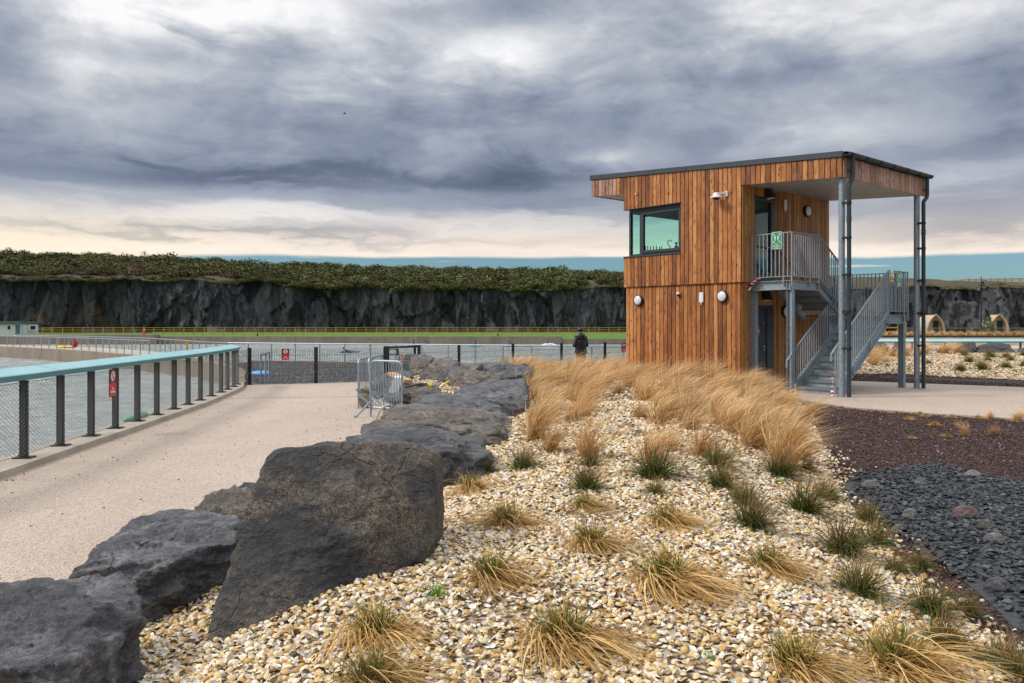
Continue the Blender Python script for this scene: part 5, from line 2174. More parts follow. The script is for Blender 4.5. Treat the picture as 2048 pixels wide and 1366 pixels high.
# the flat handrail: one extrusion swept along the posts, tilted towards the path
rl = resample([(-6.0, 5.6)] + RP + [(-8.02, 23.9)], 90)
P_ = np.array(rl)
T_ = np.gradient(P_, axis=0)
T_ /= np.hypot(T_[:, 0], T_[:, 1])[:, None]
N_ = np.stack([T_[:, 1], -T_[:, 0]], 1)           # towards the path
prof = [(.10, 1.145), (.10, 1.085), (.085, 1.075), (-.20, 1.14), (-.215, 1.15), (-.215, 1.205), (-.20, 1.218), (.085, 1.158)]
vs = []
for (x, y), (nx_, ny_) in zip(rl, N_):
    for d, z in prof:
        vs.append((x + nx_ * d, y + ny_ * d, z))
m_ = len(prof)
mb = MB()
fs, mi = [], []
for i in range(len(rl) - 1):
    for k in range(m_):
        fs.append((i * m_ + k, i * m_ + (k + 1) % m_, (i + 1) * m_ + (k + 1) % m_, (i + 1) * m_ + k))
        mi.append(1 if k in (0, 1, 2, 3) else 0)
mb.add(vs, fs)
mb.mi = mi
mb.add([vs[k] for k in range(m_)], [tuple(range(m_))], 1)
mb.add([vs[-m_ + k] for k in range(m_)], [tuple(reversed(range(m_)))], 1)
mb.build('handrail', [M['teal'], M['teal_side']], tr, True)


for k in (9, 27, 45, 60, 74):
    (x, y), (nx_, ny_) = rl[k], N_[k]
    tx, ty = T_[k]
    m2 = MB()
    vj = []
    for s_ in (-.006, .006):
        vj += [(x + nx_ * d * 1.006 + tx * s_, y + ny_ * d * 1.006 + ty * s_, 1.15 + (z - 1.15) * 1.015 + .0008) for d, z in prof]
    m2.add(vj, [tuple(range(m_)), tuple(reversed(range(m_, 2 * m_)))] + [(q, (q + 1) % m_, m_ + (q + 1) % m_, m_ + q) for q in range(m_)])
    m2.build('rail_joint', M['teal_side'], tr, True)


def prism_wire(mb, p, q, r):
    d = (q - p).normalized()
    a = d.cross(Vector((0, 0, 1)))
    a.normalize()
    b = d.cross(a)
    o = [a * r, (a * -.5 + b * .87) * r, (a * -.5 - b * .87) * r]
    mb.add([p + k for k in o] + [q + k for k in o], [(0, 1, 4, 3), (1, 2, 5, 4), (2, 0, 3, 5)])


for i in range(len(RP) - 1):
    a = Vector((*RP[i], 0))
    b = Vector((*RP[i + 1], 0))
    d = (b - a)
    L = d.length
    d.normalize()
    n = Vector((d.y, -d.x, 0)) * .035
    z0, z1 = .125, 1.05
    mb = MB()
    hc, wc_ = .056, .088
    k = hc / wc_
    ztot = z1 - z0
    for sgn in (1, -1):
        u0 = -ztot / k if sgn > 0 else 0
        u = u0
        while u < (L if sgn > 0 else L + ztot / k):
            # line z = z0 + k*sgn*(x-u)
            x0, x1 = u, u + sgn * ztot / k
            za, zb = z0, z1
            pts = []
            xa, xb = min(x0, x1), max(x0, x1)
            f = lambda x: z0 + k * sgn * (x - u)
            xa, xb = max(xa, 0), min(xb, L)
            if xb - xa > .01:
                prism_wire(mb, a + d * xa + n + Vector((0, 0, f(xa))), a + d * xb + n + Vector((0, 0, f(xb))), .0022)
            u += wc_
    for z in (z0, z1):
        sag = -.012 if z == z1 else .012
        m2 = (a + b) / 2 + n + Vector((0, 0, z + sag))
        prism_wire(mb, a + n + Vector((0, 0, z)), m2, .004)
        prism_wire(mb, m2, b + n + Vector((0, 0, z)), .004)
    tag(mb.build('cable_mesh', M['wire'], tr, True), kind='stuff')


def ban_icon(mb_w, mb_r, mb_k, z, r):
    mb_w.lathe([(0, 0), (r, 0), (r, -.002), (0, -.002)], 22, 'Y', (0, -.006, z))
    ro, ri = r * .98, r * .78
    n = 24
    vs = []
    for k in range(n):
        an = 2 * math.pi * k / n
        for rr in (ro, ri):
            vs.append((math.cos(an) * rr, -.0092, z + math.sin(an) * rr))
    mb_r.add(vs, [(2 * k, 2 * ((k + 1) % n), 2 * ((k + 1) % n) + 1, 2 * k + 1) for k in range(n)])
    mb_k.box((-r * .16, -.0095, z - r * .55), (r * .16, -.0088, z + r * .22))
    mb_k.lathe([(0, 0), (r * .15, 0), (r * .15, -.001), (0, -.001)], 10, 'Y', (0, -.0085, z + r * .42))
    mb_r.obox((0, -.0105, z), Vector((.7, 0, -.7)) * r * .85, Vector((.7, 0, .7)) * r * .10, (0, .0005, 0))


def no_climbing(p, rz, w, h, label, text='No\nclimbing'):
    o = thing('no_climbing_sign', label, 'sign', p, rz, 'no climbing signs')
    MB().box((-w / 2, -.005, 0), (w / 2, 0, h / 2)).build('panel', M['navy'], o)
    MB().box((-w / 2 + .006, -.005, -h / 2 + .006), (w / 2 - .006, -.0005, -.001)).build('lower_panel', M['red'], o)
    MB().box((-w / 2, .0005, -h / 2), (w / 2, .004, h / 2)).build('backing', M['navy'], o)
    a, b, c = MB(), MB(), MB()
    ban_icon(a, b, c, h * .25, w * .36)
    a.build('disc', M['signwhite'], o)
    b.build('prohibition_ring', M['red'], o)
    c.build('pictogram', M['black'], o)
    link('lettering', text_mesh(text, h * .13), M['signwhite'], o, (0, -.007, -h * .26))
    return o


# on the cable mesh, second bay: faces the path
a, b = Vector((*KERB[5], 0)), Vector((*KERB[6], 0))
pp = a.lerp(b, .74)
an = math.atan2(b.y - a.y, b.x - a.x)
no_climbing((pp.x + .05, pp.y, .84), an, .27, .44, 'narrow red and black no climbing sign on the cable mesh of the teal railing')

# green plastic board lying on the kerb at the water side
o = thing('plastic_board', 'faded green plastic float lying on the kerb behind the teal railing', 'float', (-6.86, 14.9, .09), R(100))
MB().lathe([(0, -.62), (.06, -.55), (.10, -.2), (.10, .35), (.06, .58), (0, .64)], 14, 'X', (0, 0, .06)).build('hull', M['greenplastic'], o, smooth=True).scale = (1, 1, .55)
MB().tube([(-.3, -.1, .02), (.0, -.15, .03), (.45, -.1, .02), (.7, -.02, .015)], .018, 6).build('cord', M['greenplastic'], o)


# ------------------------------------------------------------------ black mesh fence
mf = thing('mesh_fence', 'black weld mesh fence with square posts between the path and the beach', 'fence', (FENCE[0][0], FENCE[0][1], 0))
fh = lambda i: 1.06


def fence_panel(p, q, h, parent, name='wire_panel'):
    a, b = Vector((*p, 0)), Vector((*q, 0))
    d = b - a
    L = d.length
    d.normalize()
    mb = MB()
    nn = max(2, round(L / .052))
    for i in range(nn + 1):
        c = a + d * (L * i / nn)
        r = .0048
        mb.add([c + Vector((r, 0, .04)), c + Vector((-r * .6, r, .04)), c + Vector((-r * .6, -r, .04)), c + Vector((r, 0, h)), c + Vector((-r * .6, r, h)), c + Vector((-r * .6, -r, h))],
               [(0, 1, 4, 3), (1, 2, 5, 4), (2, 0, 3, 5)])
    for z in np.arange(.06, h, .2):
        for o_ in (-.008, .008):
            prism_wire(mb, a + Vector((0, o_, z)), b + Vector((0, o_, z)), .005)
    return tag(mb.build(name, M['fence_wire'], parent, True), kind='stuff')


fz = 1.03
fpx = [(499, 24.25), (632, 25.1), (773, 26.3)]
pts = [tuple(W(px, 700, D)[:2]) for px, D in fpx]
pts2 = [tuple(W(px, 700, D)[:2]) for px, D in ((838, 27.2), (918, 28.0), (1026, 29.4), (1123, 31.0), (1210, 33.0), (1262, 34.3), (1330, 36))]
for i, p in enumerate(pts + pts2):
    w_ = .05 if i != 2 else .09
    h_ = 1.10
    MB().box((p[0] - w_, p[1] - .04, -.1), (p[0] + w_, p[1] + .04, h_)).build('post', M['black'], mf, True)
    if i in (0, 1):
        for z in (.35, .62, .9):
            MB().lathe([(0, 0), (.012, 0), (.012, -.01), (0, -.01)], 8, 'Y', (p[0], p[1] - .04, z)).build('bolt', M['galv'], mf, True)
for a, b in list(zip(pts[:-1], pts[1:])) + list(zip(pts2[:-1], pts2[1:])):
    fence_panel(a, b, 1.05, mf)
# first short return beside the kerb
fence_panel((KERB[-1][0] - .1, KERB[-1][1] + .1), pts[0], 1.05, mf)
# the gate
ga, gb = Vector((*pts[2], 0)), Vector((*pts2[0], 0))
gt = thing('mesh_gate', 'black mesh gate with a square latch box behind the metal barriers', 'gate', ga)
MB().bar(ga + Vector((0, 0, 1.06)), gb + Vector((0, 0, 1.06)), .05, .06).build('top_bar', M['black'], gt, True)
MB().box((gb.x - .17, gb.y - .03, 0), (gb.x - .10, gb.y + .03, 1.09)).build('stile', M['black'], gt, True)
fence_panel((ga.x + .05, ga.y), (gb.x - .1, gb.y), 1.05, gt)
gx = ga.x + .12
for z in (.62, .82, 1.0):
    MB().bar((gx - .05, ga.y, z), (gx + .25 if z > .7 else gx + .12, ga.y, z), .03, .03).build('latch_bar', M['black'], gt, True)
MB().box((gx + .22, ga.y - .03, .80), (gx + .27, ga.y + .03, 1.02)).build('latch_plate', M['black'], gt, True)
# signs on the fence
p = W(572, 708.5, 24.72)
no_climbing((p.x, p.y - .05, p.z), math.atan2(.85, 2.0) * .6, .215, .33, 'red and black no climbing sign on the black mesh fence nearest the path')
p = W(1247, 694.5, 33.9)
no_climbing((p.x, p.y - .06, p.z), .3, .20, .35, 'red and black no climbing sign on the fence beside the wooden lookout')
p = W(805, 717, 26.75)
ws = thing('gate_sign', 'white sign with a red prohibition circle hanging on the black mesh gate', 'sign', (p.x, p.y - .05, p.z), .3)
MB().box((-.15, -.004, -.17), (.15, 0, .17)).build('panel', M['signwhite'], ws)
a, b, c = MB(), MB(), MB()
ban_icon(a, b, c, .045, .095)
a.build('disc', M['signwhite'], ws)
b.build('prohibition_ring', M['red'], ws)
c.build('pictogram', M['black'], ws)
MB().box((-.11, -.006, -.14), (.11, -.0042, -.08)).build('caption', M['orange_sign'], ws)

# ------------------------------------------------------------------ grey tube rails by the pool
def tube_rail(name, label, line, h, gap, zb, r=.030, posts=True, mat=M['galv']):
    P = np.array(line)
    d = np.r_[0, np.cumsum(np.hypot(*np.diff(P, axis=0).T))]
    n = max(2, int(round(d[-1] / gap)))
    s = np.linspace(0, d[-1], n + 1)
    pts = [Vector((np.interp(k, d, P[:, 0]), np.interp(k, d, P[:, 1]), zb)) for k in s]
    o = thing(name, label, 'railing', pts[0])
    MB().tube([p + Vector((0, 0, h)) for p in pts], r, 6).build('top_rail', mat, o, True)
    first = None
    for p in pts:
        if first is None:
            first = MB().tube([p, p + Vector((0, 0, h))], r * .95, 6).build('post', mat, o, True)
        else:
            link('post', first.data, None, o, first.location + (p - pts[0]))
    return o


tube_rail('tube_railing', 'grey tube railing along the water edge behind the black mesh fence', [(-16.2, 46.8), (-14.7, 46.05), (-6.1, 43.2), (5.2, 38.4)], .97, 1.56, -.2, .034)
tube_rail('tube_railing', 'rear grey tube railing on the curved concrete pier', [(x, y) for x, y in resample([(-16.2, 46.8)] + BACKC[1:7], 60)], 1.0, 1.75, -.24, .036)
tube_rail('tube_railing', 'front grey tube railing on the curved concrete pier', [(x, y) for x, y in off(wc, .62)[17:55]], 1.0, 1.75, -.24, .036)
tube_rail('tube_railing', 'short grey tube railing running down to the beach beside the teal rail end', [(-7.62, 24.9), (-7.75, 25.8), (-7.9, 26.7)], 1.0, .9, -.12, .034)
# curled ends
for px, D, k in ((26, 76, 0), (111, 74, 1)):
    p = W(px, 672, D)
    o = MB().tube([p, p + Vector((.22, 0, .02)), p + Vector((.30, 0, -.2)), p + Vector((.22, 0, -.75)), p + Vector((.05, 0, -.9)), p + Vector((-.2, 0, -.88))], .04, 6).build('rail_loop', M['galv'])
    tag(o, ('grey rail end loop at the far left of the pier', 'grey rail end loop beside the yellow rescue board')[k], 'rail end')
# yellow post on the pier
p = W(374, 693, 52)
o = MB().lathe([(0, -.55), (.07, -.55), (.07, .35), (0, .38)], 10, c=p).build('marker_post', M['yellow_wood'])
tag(o, 'yellow marker post in the water behind the pier railing', 'post')

# ------------------------------------------------------------------ crowd barriers
def barrier(label, p, q, lean=0, feet=True, h=1.08, n=12):
    p, q = Vector((*p, 0)), Vector((*q, 0))
    d = q - p
    L = d.length
    o = thing('crowd_barrier', label, 'barrier', p, math.atan2(d.y, d.x), 'metal crowd barriers by the path')
    r = .021
    rc = .11
    zb = .16
    path = [(0, 0, zb)] + [(0, 0, h - rc)] + [(rc - rc * math.cos(a), 0, h - rc + rc * math.sin(a)) for a in (R(30), R(60), R(90))] + [(L - rc + rc * math.sin(a), 0, h - rc + rc * math.cos(a)) for a in (0, R(30), R(60), R(90))] + [(L, 0, zb)]
    MB().tube(path, r, 8).build('frame', M['galv'], o, smooth=True)
    MB().tube([(0, 0, zb + .02), (L, 0, zb + .02)], .015, 6).build('bottom_rail', M['galv'], o)
    for i in range(1, n):
        x = L * i / n
        MB().tube([(x, 0, zb + .02), (x, 0, h - .01)], .0085, 5).build('bar', M['galv'], o)
    if feet:
        for x in (0, L):
            MB().tube([(x, 0, zb + .12), (x, 0, .0)], .018, 6).build('leg', M['galv'], o)
            MB().tube([(x, .02, .30), (x - .06, -.34, .03), (x - .065, -.40, .03)], .02, 6).build('foot', M['galv'], o)
    if lean:
        o.rotation_euler = (lean, 0, o.rotation_euler.z)
    return o


barrier('front metal crowd barrier standing against the flat boulder, sandbag behind its foot', W(741.5, 700, 15.9)[:2], W(804, 700, 15.5)[:2], 0)
barrier('metal crowd barrier turned away behind the front one, its end by the sandbag', W(717, 700, 17.4)[:2], W(741, 700, 18.6)[:2], R(0), h=1.04, n=9)
barrier('rear metal crowd barrier seen nearly end on through the front one', W(743, 700, 17.0)[:2], W(770, 700, 19.2)[:2], R(-3), h=1.08, n=10)

# sandbag and rope
def lump(name, c, r, mat, seed, sub=4, amp=.18, flat=.25, parent=None):
    bm = bmesh.new()
    bmesh.ops.create_icosphere(bm, subdivisions=sub, radius=1)
    V = np.array([v.co[:] for v in bm.verts])
    k = 1 + fbm(V[:, 0] * 1.5 + seed, V[:, 1] * 1.5, V[:, 2] * 1.5, o=4, seed=seed) * amp
    V = V * k[:, None] * np.array(r)
    zmin = -r[2] * (1 - flat)
    V[:, 2] = np.maximum(V[:, 2], zmin) - zmin
    for v, co in zip(bm.verts, V):
        v.co = co
    me = bpy.data.meshes.new(name)
    bm.to_mesh(me)
    bm.free()
    me.shade_smooth()
    me.materials.append(mat)
    return link(name, me, None, parent, c)


sbp = Q(729, 815, 0)
sb = thing('sandbag', 'pale hessian sandbag slumped over the foot of the metal barrier', 'sandbag', sbp)
lump('sack', (0, 0, 0), (.135, .12, .235), M['sandbag'], 5, amp=.22, flat=.06, parent=sb)
lump('flap', (-.02, -.02, .34), (.15, .11, .05), M['sandbag'], 9, amp=.25, flat=.1, parent=sb)
MB().tube([(.05, -.05, .36), (.16, -.04, .35), (.22, 0, .33)], .02, 6).build('neck', M['rope'], sb)
p0 = Q(762, 842, 0)
rp_ = MB().tube([W(752, 841, 15.1), W(757, 828, 15.0), W(764, 816, 14.8), W(774, 809.5, 14.6), W(779, 809, 14.4)], .018, 6).build('rope', M['rope'])
tag(rp_, 'pale rope hanging over the left end of the flat boulder by the barrier', 'rope')
rp2 = MB().tube([W(744, 796, 16.2), W(755, 808, 16.0), W(768, 815, 15.6), W(760, 800, 16.4), W(766, 797, 16.6)], .014, 6).build('rope', M['rope'])
tag(rp2, 'loose pale cord tangled at the bottom of the front barrier', 'rope')


# ------------------------------------------------------------------ boulders
def boulder(name, label, pts, mat, sub=6, seed=1, rough=.04, soft=22, drop=True, cuts=18, cat='boulder', group=None, zbase=-.15, strata=.022, zf_=1.0):
    """rock grown round the convex body of measured points: rounded edges, extra chipped faces, strata and grain"""
    P = [Vector(p) for p in pts]
    if drop:
        P += [Vector((p.x, p.y, zbase)) for p in P]
    bm = bmesh.new()
    for p in P:
        bm.verts.new(p)
    bmesh.ops.convex_hull(bm, input=bm.verts)
    bm.normal_update()
    A = np.array([p[:] for p in P])
    lo, hi = A.min(0), A.max(0)
    c = (lo + hi) / 2
    c = A.mean(0) * .5 + c * .5
    nrm, dst = [], []
    for f in bm.faces:
        n = np.array(f.normal[:])
        if np.linalg.norm(n) < .5:
            continue
        d = n @ (np.array(f.verts[0].co[:]) - c)
        if d > .01:
            nrm.append(n)
            dst.append(d)
    bm.free()
    g = np.random.default_rng(seed)
    for _ in range(cuts):
        n = g.normal(size=3)
        n[2] *= .7
        n /= np.linalg.norm(n)
        sup = (A - c) @ n
        dd = sup.max() * g.uniform(.88, .985)
        if dd > .05:
            nrm.append(n)
            dst.append(dd)
    nrm, dst = np.array(nrm), np.array(dst)
    size = hi - lo
    bm = bmesh.new()
    bmesh.ops.create_icosphere(bm, subdivisions=sub, radius=1)
    V = np.array([v.co[:] for v in bm.verts])
    Fc = np.array([[v.index for v in f.verts] for f in bm.faces])
    bm.free()
    D = V * size
    D /= np.linalg.norm(D, axis=1)[:, None]
    q = np.maximum(D @ nrm.T, 1e-4) / dst[None, :]          # 1/r for each plane
    k = soft * 3.5
    qm = q.max(1)
    r = 1.0 / (qm * (np.exp(np.clip(k * (q / qm[:, None] - 1), -60, 0)).sum(1)) ** (1.0 / k))
    p = c + D * r[:, None]
    s = float(np.cbrt(np.prod(np.maximum(size, .2))))
    o_ = seed * 13.7
    x, y, z = p[:, 0] / s + o_, p[:, 1] / s, p[:, 2] / s
    ridg = 1 - np.abs(fbm(x * 2.2, y * 2.2, z * 2.8, o=4, seed=seed))
    disp = (fbm(x * 1.3, y * 1.3, z * 1.6, o=5, seed=seed + 3) * .5 + (ridg - .75) * .7 + fbm(x * 5, y * 5, z * 8, o=5, seed=seed + 6, g=.62) * 1.0) * rough * s * 1.25
    # chipped ledges
    st_ = (z * 7 + fbm(x * 1.5, y * 1.5, z, o=3, seed=seed + 9) * 1.3)
    disp += (np.abs(st_ - np.floor(st_) - .5) - .25) * strata * 4 * s * sst(-.2, .4, fbm(x * 2, y * 2, z * 2, o=2, seed=seed + 11))
    p = p + D * disp[:, None]
    base = np.array([c[0], c[1], max(lo[2], zbase)])
    me = np_mesh(name, p - base, Fc, M[mat], True)
    o = link(name, me, None, None, base)
    tag(o, label, cat, group)
    return o


B_ = boulder
GR = 'dark boulders along the path'
B_('boulder', 'huge dark boulder with a flat top in the bottom left corner',
   [Q(-120, 1180, .46), Q(60, 1157, .47), Q(200, 1149, .48), Q(266, 1166, .46), Q(281, 1238, .40), Q(205, 1235, .47), Q(140, 1330, .47), Q(-200, 1345, .44), Q(272, 1290, .22), Q(200, 1390, .10)],
   'basalt', 7, 21, .026, 26, group=GR)
B_('boulder', 'low ledge of rock beside the corner boulder, edged by shells',
   [Q(200, 1300, .30), Q(276, 1235, .34), Q(268, 1170, .40), Q(240, 1320, .22), Q(180, 1340, .24), Q(215, 1240, .36)], 'basalt', 5, 25, .05, 24, group=GR)
B_('boulder', 'broad flat boulder between the bottom left corner and the tall tan slab',
   [Q(122, 1150, .34), Q(190, 1092, .42), Q(232, 1048, .47), Q(275, 1026, .49), Q(350, 1015, .50), Q(420, 1020, .50), Q(495, 1034, .50), Q(480, 1080, .46), Q(455, 1100, .38), Q(390, 1102, .44), Q(300, 1120, .44), Q(268, 1166, .30), Q(190, 1140, .42), Q(460, 1110, .2), Q(300, 1150, .2)],
   'basalt', 7, 31, .022, 26, group=GR)
B_('boulder', 'small rock at the path edge peeping out left of the tall slab',
   [Q(394, 1017, .36), Q(420, 984, .44), Q(470, 976, .46), Q(520, 975, .46), Q(520, 1020, .4), Q(398, 1030, .2), Q(465, 968, .46)], 'basalt_brown', 5, 37, .04, 22, group=GR)
B_('boulder', 'small rock hidden behind the tall slab, only its top at the path edge showing',
   [Q(468, 974, .3), Q(488, 964, .34), Q(520, 958, .36), Q(540, 980, .3)], 'basalt', 4, 38, .04, 22, group=GR)
# the tall leaning slab
B_('boulder', 'tall slab shaped boulder leaning back, its broad face flecked with tan',
   [W(398, 1300, 4.05), W(470, 1292, 4.1), W(560, 1268, 4.2), W(650, 1225, 4.4), W(760, 1160, 4.72), W(850, 1108, 5.0), W(424, 1215, 4.2), W(480, 1055, 4.55), W(502, 960, 4.78), W(540, 897, 4.98), W(600, 889, 5.05), W(765, 884, 5.3),
    W(846, 890, 5.45), W(868, 905, 5.44), W(874, 990, 5.32), W(886, 906, 5.8), W(892, 960, 5.8), W(884, 1015, 5.6), W(856, 890, 5.9), W(560, 900, 5.4), W(700, 890, 5.6)],
   'basalt_tan', 7, 43, .012, 24, cuts=2, group=GR, strata=.003)
B_('boulder', 'long flat topped boulder directly behind the tall tan slab',
   [W(684, 884, 9.0), W(722, 857, 9.9), W(760, 852, 10.1), W(880, 857, 10.0), W(958, 876, 9.6), W(988, 900, 9.0), W(986, 925, 8.6), W(975, 945, 8.4), W(940, 912, 8.3), W(895, 904, 8.1), W(760, 905, 8.2), W(690, 895, 8.6), W(895, 948, 8.0)],
   'basalt', 6, 51, .035, 24, group=GR)
B_('boulder', 'low brownish rock at the path edge below the flat boulder by the barrier',
   [W(722, 856, 10.6), W(730, 846, 11.2), W(752, 838, 11.5), W(800, 840, 11.4), W(860, 847, 11.2), W(900, 860, 10.6), W(740, 862, 10.2)], 'basalt_brown', 5, 53, .04, 22, group=GR)
B_('boulder', 'large flat topped boulder right of the metal barrier with a brown front face',
   [W(756, 838, 11.7), W(766, 818, 12.3), W(792, 807, 12.8), W(838, 804, 13.0), W(920, 812, 12.9), W(993, 823, 12.5), W(1014, 847, 11.8), W(1012, 880, 11.0), W(1006, 892, 10.6), W(980, 855, 11.0), W(936, 857, 10.9), W(870, 848, 10.9), W(800, 846, 11.0), W(940, 880, 10.7)],
   'basalt_brown', 6, 57, .035, 26, group=GR)
B_('boulder', 'flat grey boulder behind the one with the brown front, tops level',
   [W(838, 803, 13.6), W(842, 790, 14.2), W(890, 785, 14.5), W(948, 789, 14.4), W(1002, 812, 13.8), W(1022, 830, 13.2), W(1022, 862, 12.2), W(1000, 845, 12.6), W(860, 806, 13.3)],
   'basalt', 6, 61, .035, 26, group=GR)
B_('boulder', 'small pointed rock beside the front barrier, under the black cable',
   [W(818, 800, 15.3), W(830, 777, 15.9), W(848, 771.5, 16.2), W(872, 776, 16.0), W(893, 784, 15.6), W(880, 800, 15.2)], 'basalt_brown', 5, 63, .04, 20, group=GR)
B_('boulder', 'smooth blue black boulder rising to the right beside the golden grass',
   [W(900, 785, 16.0), W(958, 764, 16.6), W(1010, 757, 16.6), W(1052, 754, 16.4), W(1060, 772, 15.6), W(1046, 820, 14.2), W(1034, 826, 14.0), W(1000, 806, 14.4), W(975, 790, 15.0), W(925, 786, 15.6)],
   'basalt', 6, 67, .03, 22, group=GR)
B_('boulder', 'grey boulder with a rounded hump above the blue black one',
   [W(916, 776, 18.2), W(920, 757, 18.5), W(932, 742, 18.8), W(948, 737, 19.0), W(966, 739, 19.0), W(992, 750, 18.8), W(1024, 757, 18.4), W(1020, 768, 17.8), W(960, 770, 17.8)], 'basalt_brown', 6, 71, .035, 22, group=GR)
B_('boulder', 'long low boulder at the back right, its end among the golden grass',
   [W(930, 742, 20.6), W(946, 726.5, 21.2), W(980, 723, 21.4), W(1046, 726, 21.2), W(1067, 733, 20.6), W(1056, 752, 19.9), W(1000, 754, 20.0), W(935, 752, 20.2)], 'basalt', 6, 73, .04, 22, group=GR)
B_('boulder', 'upright narrow boulder in the middle of the back row',
   [W(897, 776, 19.6), W(896, 746, 20.0), W(913, 729, 20.5), W(936, 723, 20.8), W(972, 724, 20.8), W(945, 738, 20.0), W(922, 770, 19.4)], 'basalt_brown', 5, 79, .035, 22, group=GR)
B_('boulder', 'dark wedge boulder in the back row, leaning left over the shells',
   [W(869, 768, 20.8), W(876, 750, 21.2), W(888, 732, 21.8), W(924, 727, 21.9), W(905, 745, 21.0), W(897, 770, 20.4)], 'basalt', 5, 83, .035, 22, group=GR)
B_('boulder', 'big ridged boulder in the back row with a ledge on its top',
   [W(839, 758, 22.2), W(841, 742, 22.5), W(858, 726, 22.9), W(874, 715, 23.2), W(902, 717, 23.2), W(922, 722, 23.0), W(890, 738, 22.4), W(870, 762, 21.8)], 'basalt_brown', 5, 89, .04, 22, group=GR)
B_('boulder', 'square brown boulder second from the left end of the back row',
   [W(818, 742, 24.4), W(822, 712, 24.9), W(846, 707.5, 25.2), W(870, 712, 25.0), W(862, 722, 24.6), W(842, 748, 24.0)], 'basalt_brown', 5, 97, .03, 24, group=GR)
B_('boulder', 'tall boulder at the left end of the back row in front of the mesh fence',
   [W(807.5, 742, 25.6), W(808, 711, 26.0), W(818, 705.5, 26.3), W(851, 706, 26.3), W(858, 712, 26.0), W(826, 742, 25.4)], 'basalt', 5, 101, .03, 24, group=GR)
B_('boulder', 'low flat stone lying behind the barriers at the fence end',
   [W(764, 748, 22.8), W(776, 742, 23.6), W(810, 740.5, 23.6), W(828, 748, 22.8), W(818, 758, 21.8), W(780, 760, 21.6)], 'basalt', 5, 103, .04, 20, group=GR)
B_('boulder', 'flat grey stone carrying the black cable beside the wooden offcut',
   [W(796, 770, 18.6), W(805, 763, 19.6), W(850, 763.5, 19.6), W(862, 770, 19.0), W(842, 786, 17.6), W(800, 788, 17.4)], 'basalt_brown', 5, 107, .035, 20, group=GR)
B_('boulder', 'dark rock behind the bars of the front barrier',
   [W(766, 800, 17.0), W(772, 765, 18.2), W(792, 757, 18.8), W(800, 765, 18.4), W(803, 800, 16.8)], 'basalt', 5, 109, .035, 20, group=GR)
B_('boulder', 'low rock at the path edge between the rear barrier and the mesh fence',
   [W(742, 768, 19.6), W(752, 752, 20.6), W(772, 746, 21.2), W(776, 766, 19.6)], 'basalt_brown', 5, 111, .035, 20, group=GR)
B_('boulder', 'pale rounded stone at the building corner in the golden grass',
   [W(1500, 778, 19.6), W(1512, 762, 20.0), W(1528, 757.5, 20.2), W(1541, 765, 20.0), W(1549, 780, 19.4), W(1522, 770, 19.4)], 'basalt_brown', 5, 113, .025, 16, cuts=8)
GR2 = 'boulders in front of the right hand rail'
B_('boulder', 'grey boulder at the end of the dry grass below the right hand rail',
   [W(1915, 688, 39), W(1924, 684, 39.4), W(1949, 683, 39.4), W(1954, 694, 39), W(1948, 706, 38.2), W(1922, 705, 38.2)], 'basalt_dark', 5, 121, .06, 22, group=GR2, zbase=.3)
B_('boulder', 'longest flat boulder in the row below the right hand rail',
   [W(1951, 694, 39), W(1960, 687, 39.6), W(2000, 685, 39.6), W(2018, 686, 39.6), W(2031, 699, 38.6), W(2029, 708, 38.0), W(1955, 706, 38.0)], 'basalt_dark', 5, 123, .06, 22, group=GR2, zbase=.3)
B_('boulder', 'boulder cut by the right edge of the picture below the rail',
   [W(2034, 700, 38.8), W(2046, 694, 39.4), W(2090, 695, 39.4), W(2090, 708, 38.2), W(2036, 708, 38.2)], 'basalt_dark', 5, 125, .06, 22, group=GR2, zbase=.3)
B_('boulder', 'rounded dark boulder seen under the stairs behind golden grass',
   [W(1736, 698, 39), W(1750, 684, 39.6), W(1772, 683, 39.6), W(1774, 698, 38.6), W(1740, 704, 38)], 'basalt_dark', 5, 127, .06, 20, group=GR2, zbase=.3)
B_('boulder', 'small dark boulder between stair leg and water rail',
   [W(1782, 697, 39), W(1790, 684, 39.6), W(1802, 685, 39.6), W(1808, 698, 38.6)], 'basalt_dark', 5, 129, .06, 20, group=GR2, zbase=.3)

SG = 'loose stones on the blue black slate'
for k, (px, py, w, h, mat, lab) in enumerate((
        (1744, 966, 42, 15, 'stone', 'smooth flat oval stone at the left tip of the dark slate'),
        (1844, 961, 28, 15, 'stone', 'small dark stone near the top edge of the dark slate'),
        (1948, 945, 38, 13, 'stone', 'pale flat angular stone near the top edge of the dark slate'),
        (1822, 1025, 36, 21, 'stone', 'round grey stone standing proud in the middle of the slate'),
        (1935, 1020, 58, 20, 'stone_red', 'long reddish stone right of the round grey one on the slate'),
        (1976, 1046, 38, 20, 'basalt_brown', 'brownish stone just below the long reddish stone'),
        (1992, 1073, 46, 18, 'stone', 'flat dark stone below the brownish one near the right edge'),
        (1998, 1165, 56, 28, 'basalt', 'largest dark stone low on the slate'),
        (2050, 1084, 26, 22, 'basalt', 'black stone cut by the right edge of the picture'),
        (1800, 1053, 28, 11, 'basalt_brown', 'small brown stone at the rim between slate and shells'))):
    p = G(px, py + h / 2)
    sc_ = p.y / F
    a, b_ = w * sc_ / 2, h * sc_ * .85
    rr = [Vector((p.x + dx * a, p.y + dy * a * .8 + a * .3, p.z + dz * b_)) for dx, dy, dz in ((-1, 0, .15), (-.6, -.6, .1), (.3, -.75, .1), (.95, -.3, .2), (1, .3, .25), (.3, .7, .4), (-.5, .6, .4), (-.7, -.2, .85), (0, -.3, 1.0), (.6, 0, .9), (0, .4, 1.0))]
    B_('stone', lab, rr, mat, 4, 140 + k, .02, 9 if mat == 'stone' else 20, True, 5, 'stone', SG, p.z - .06, 0)

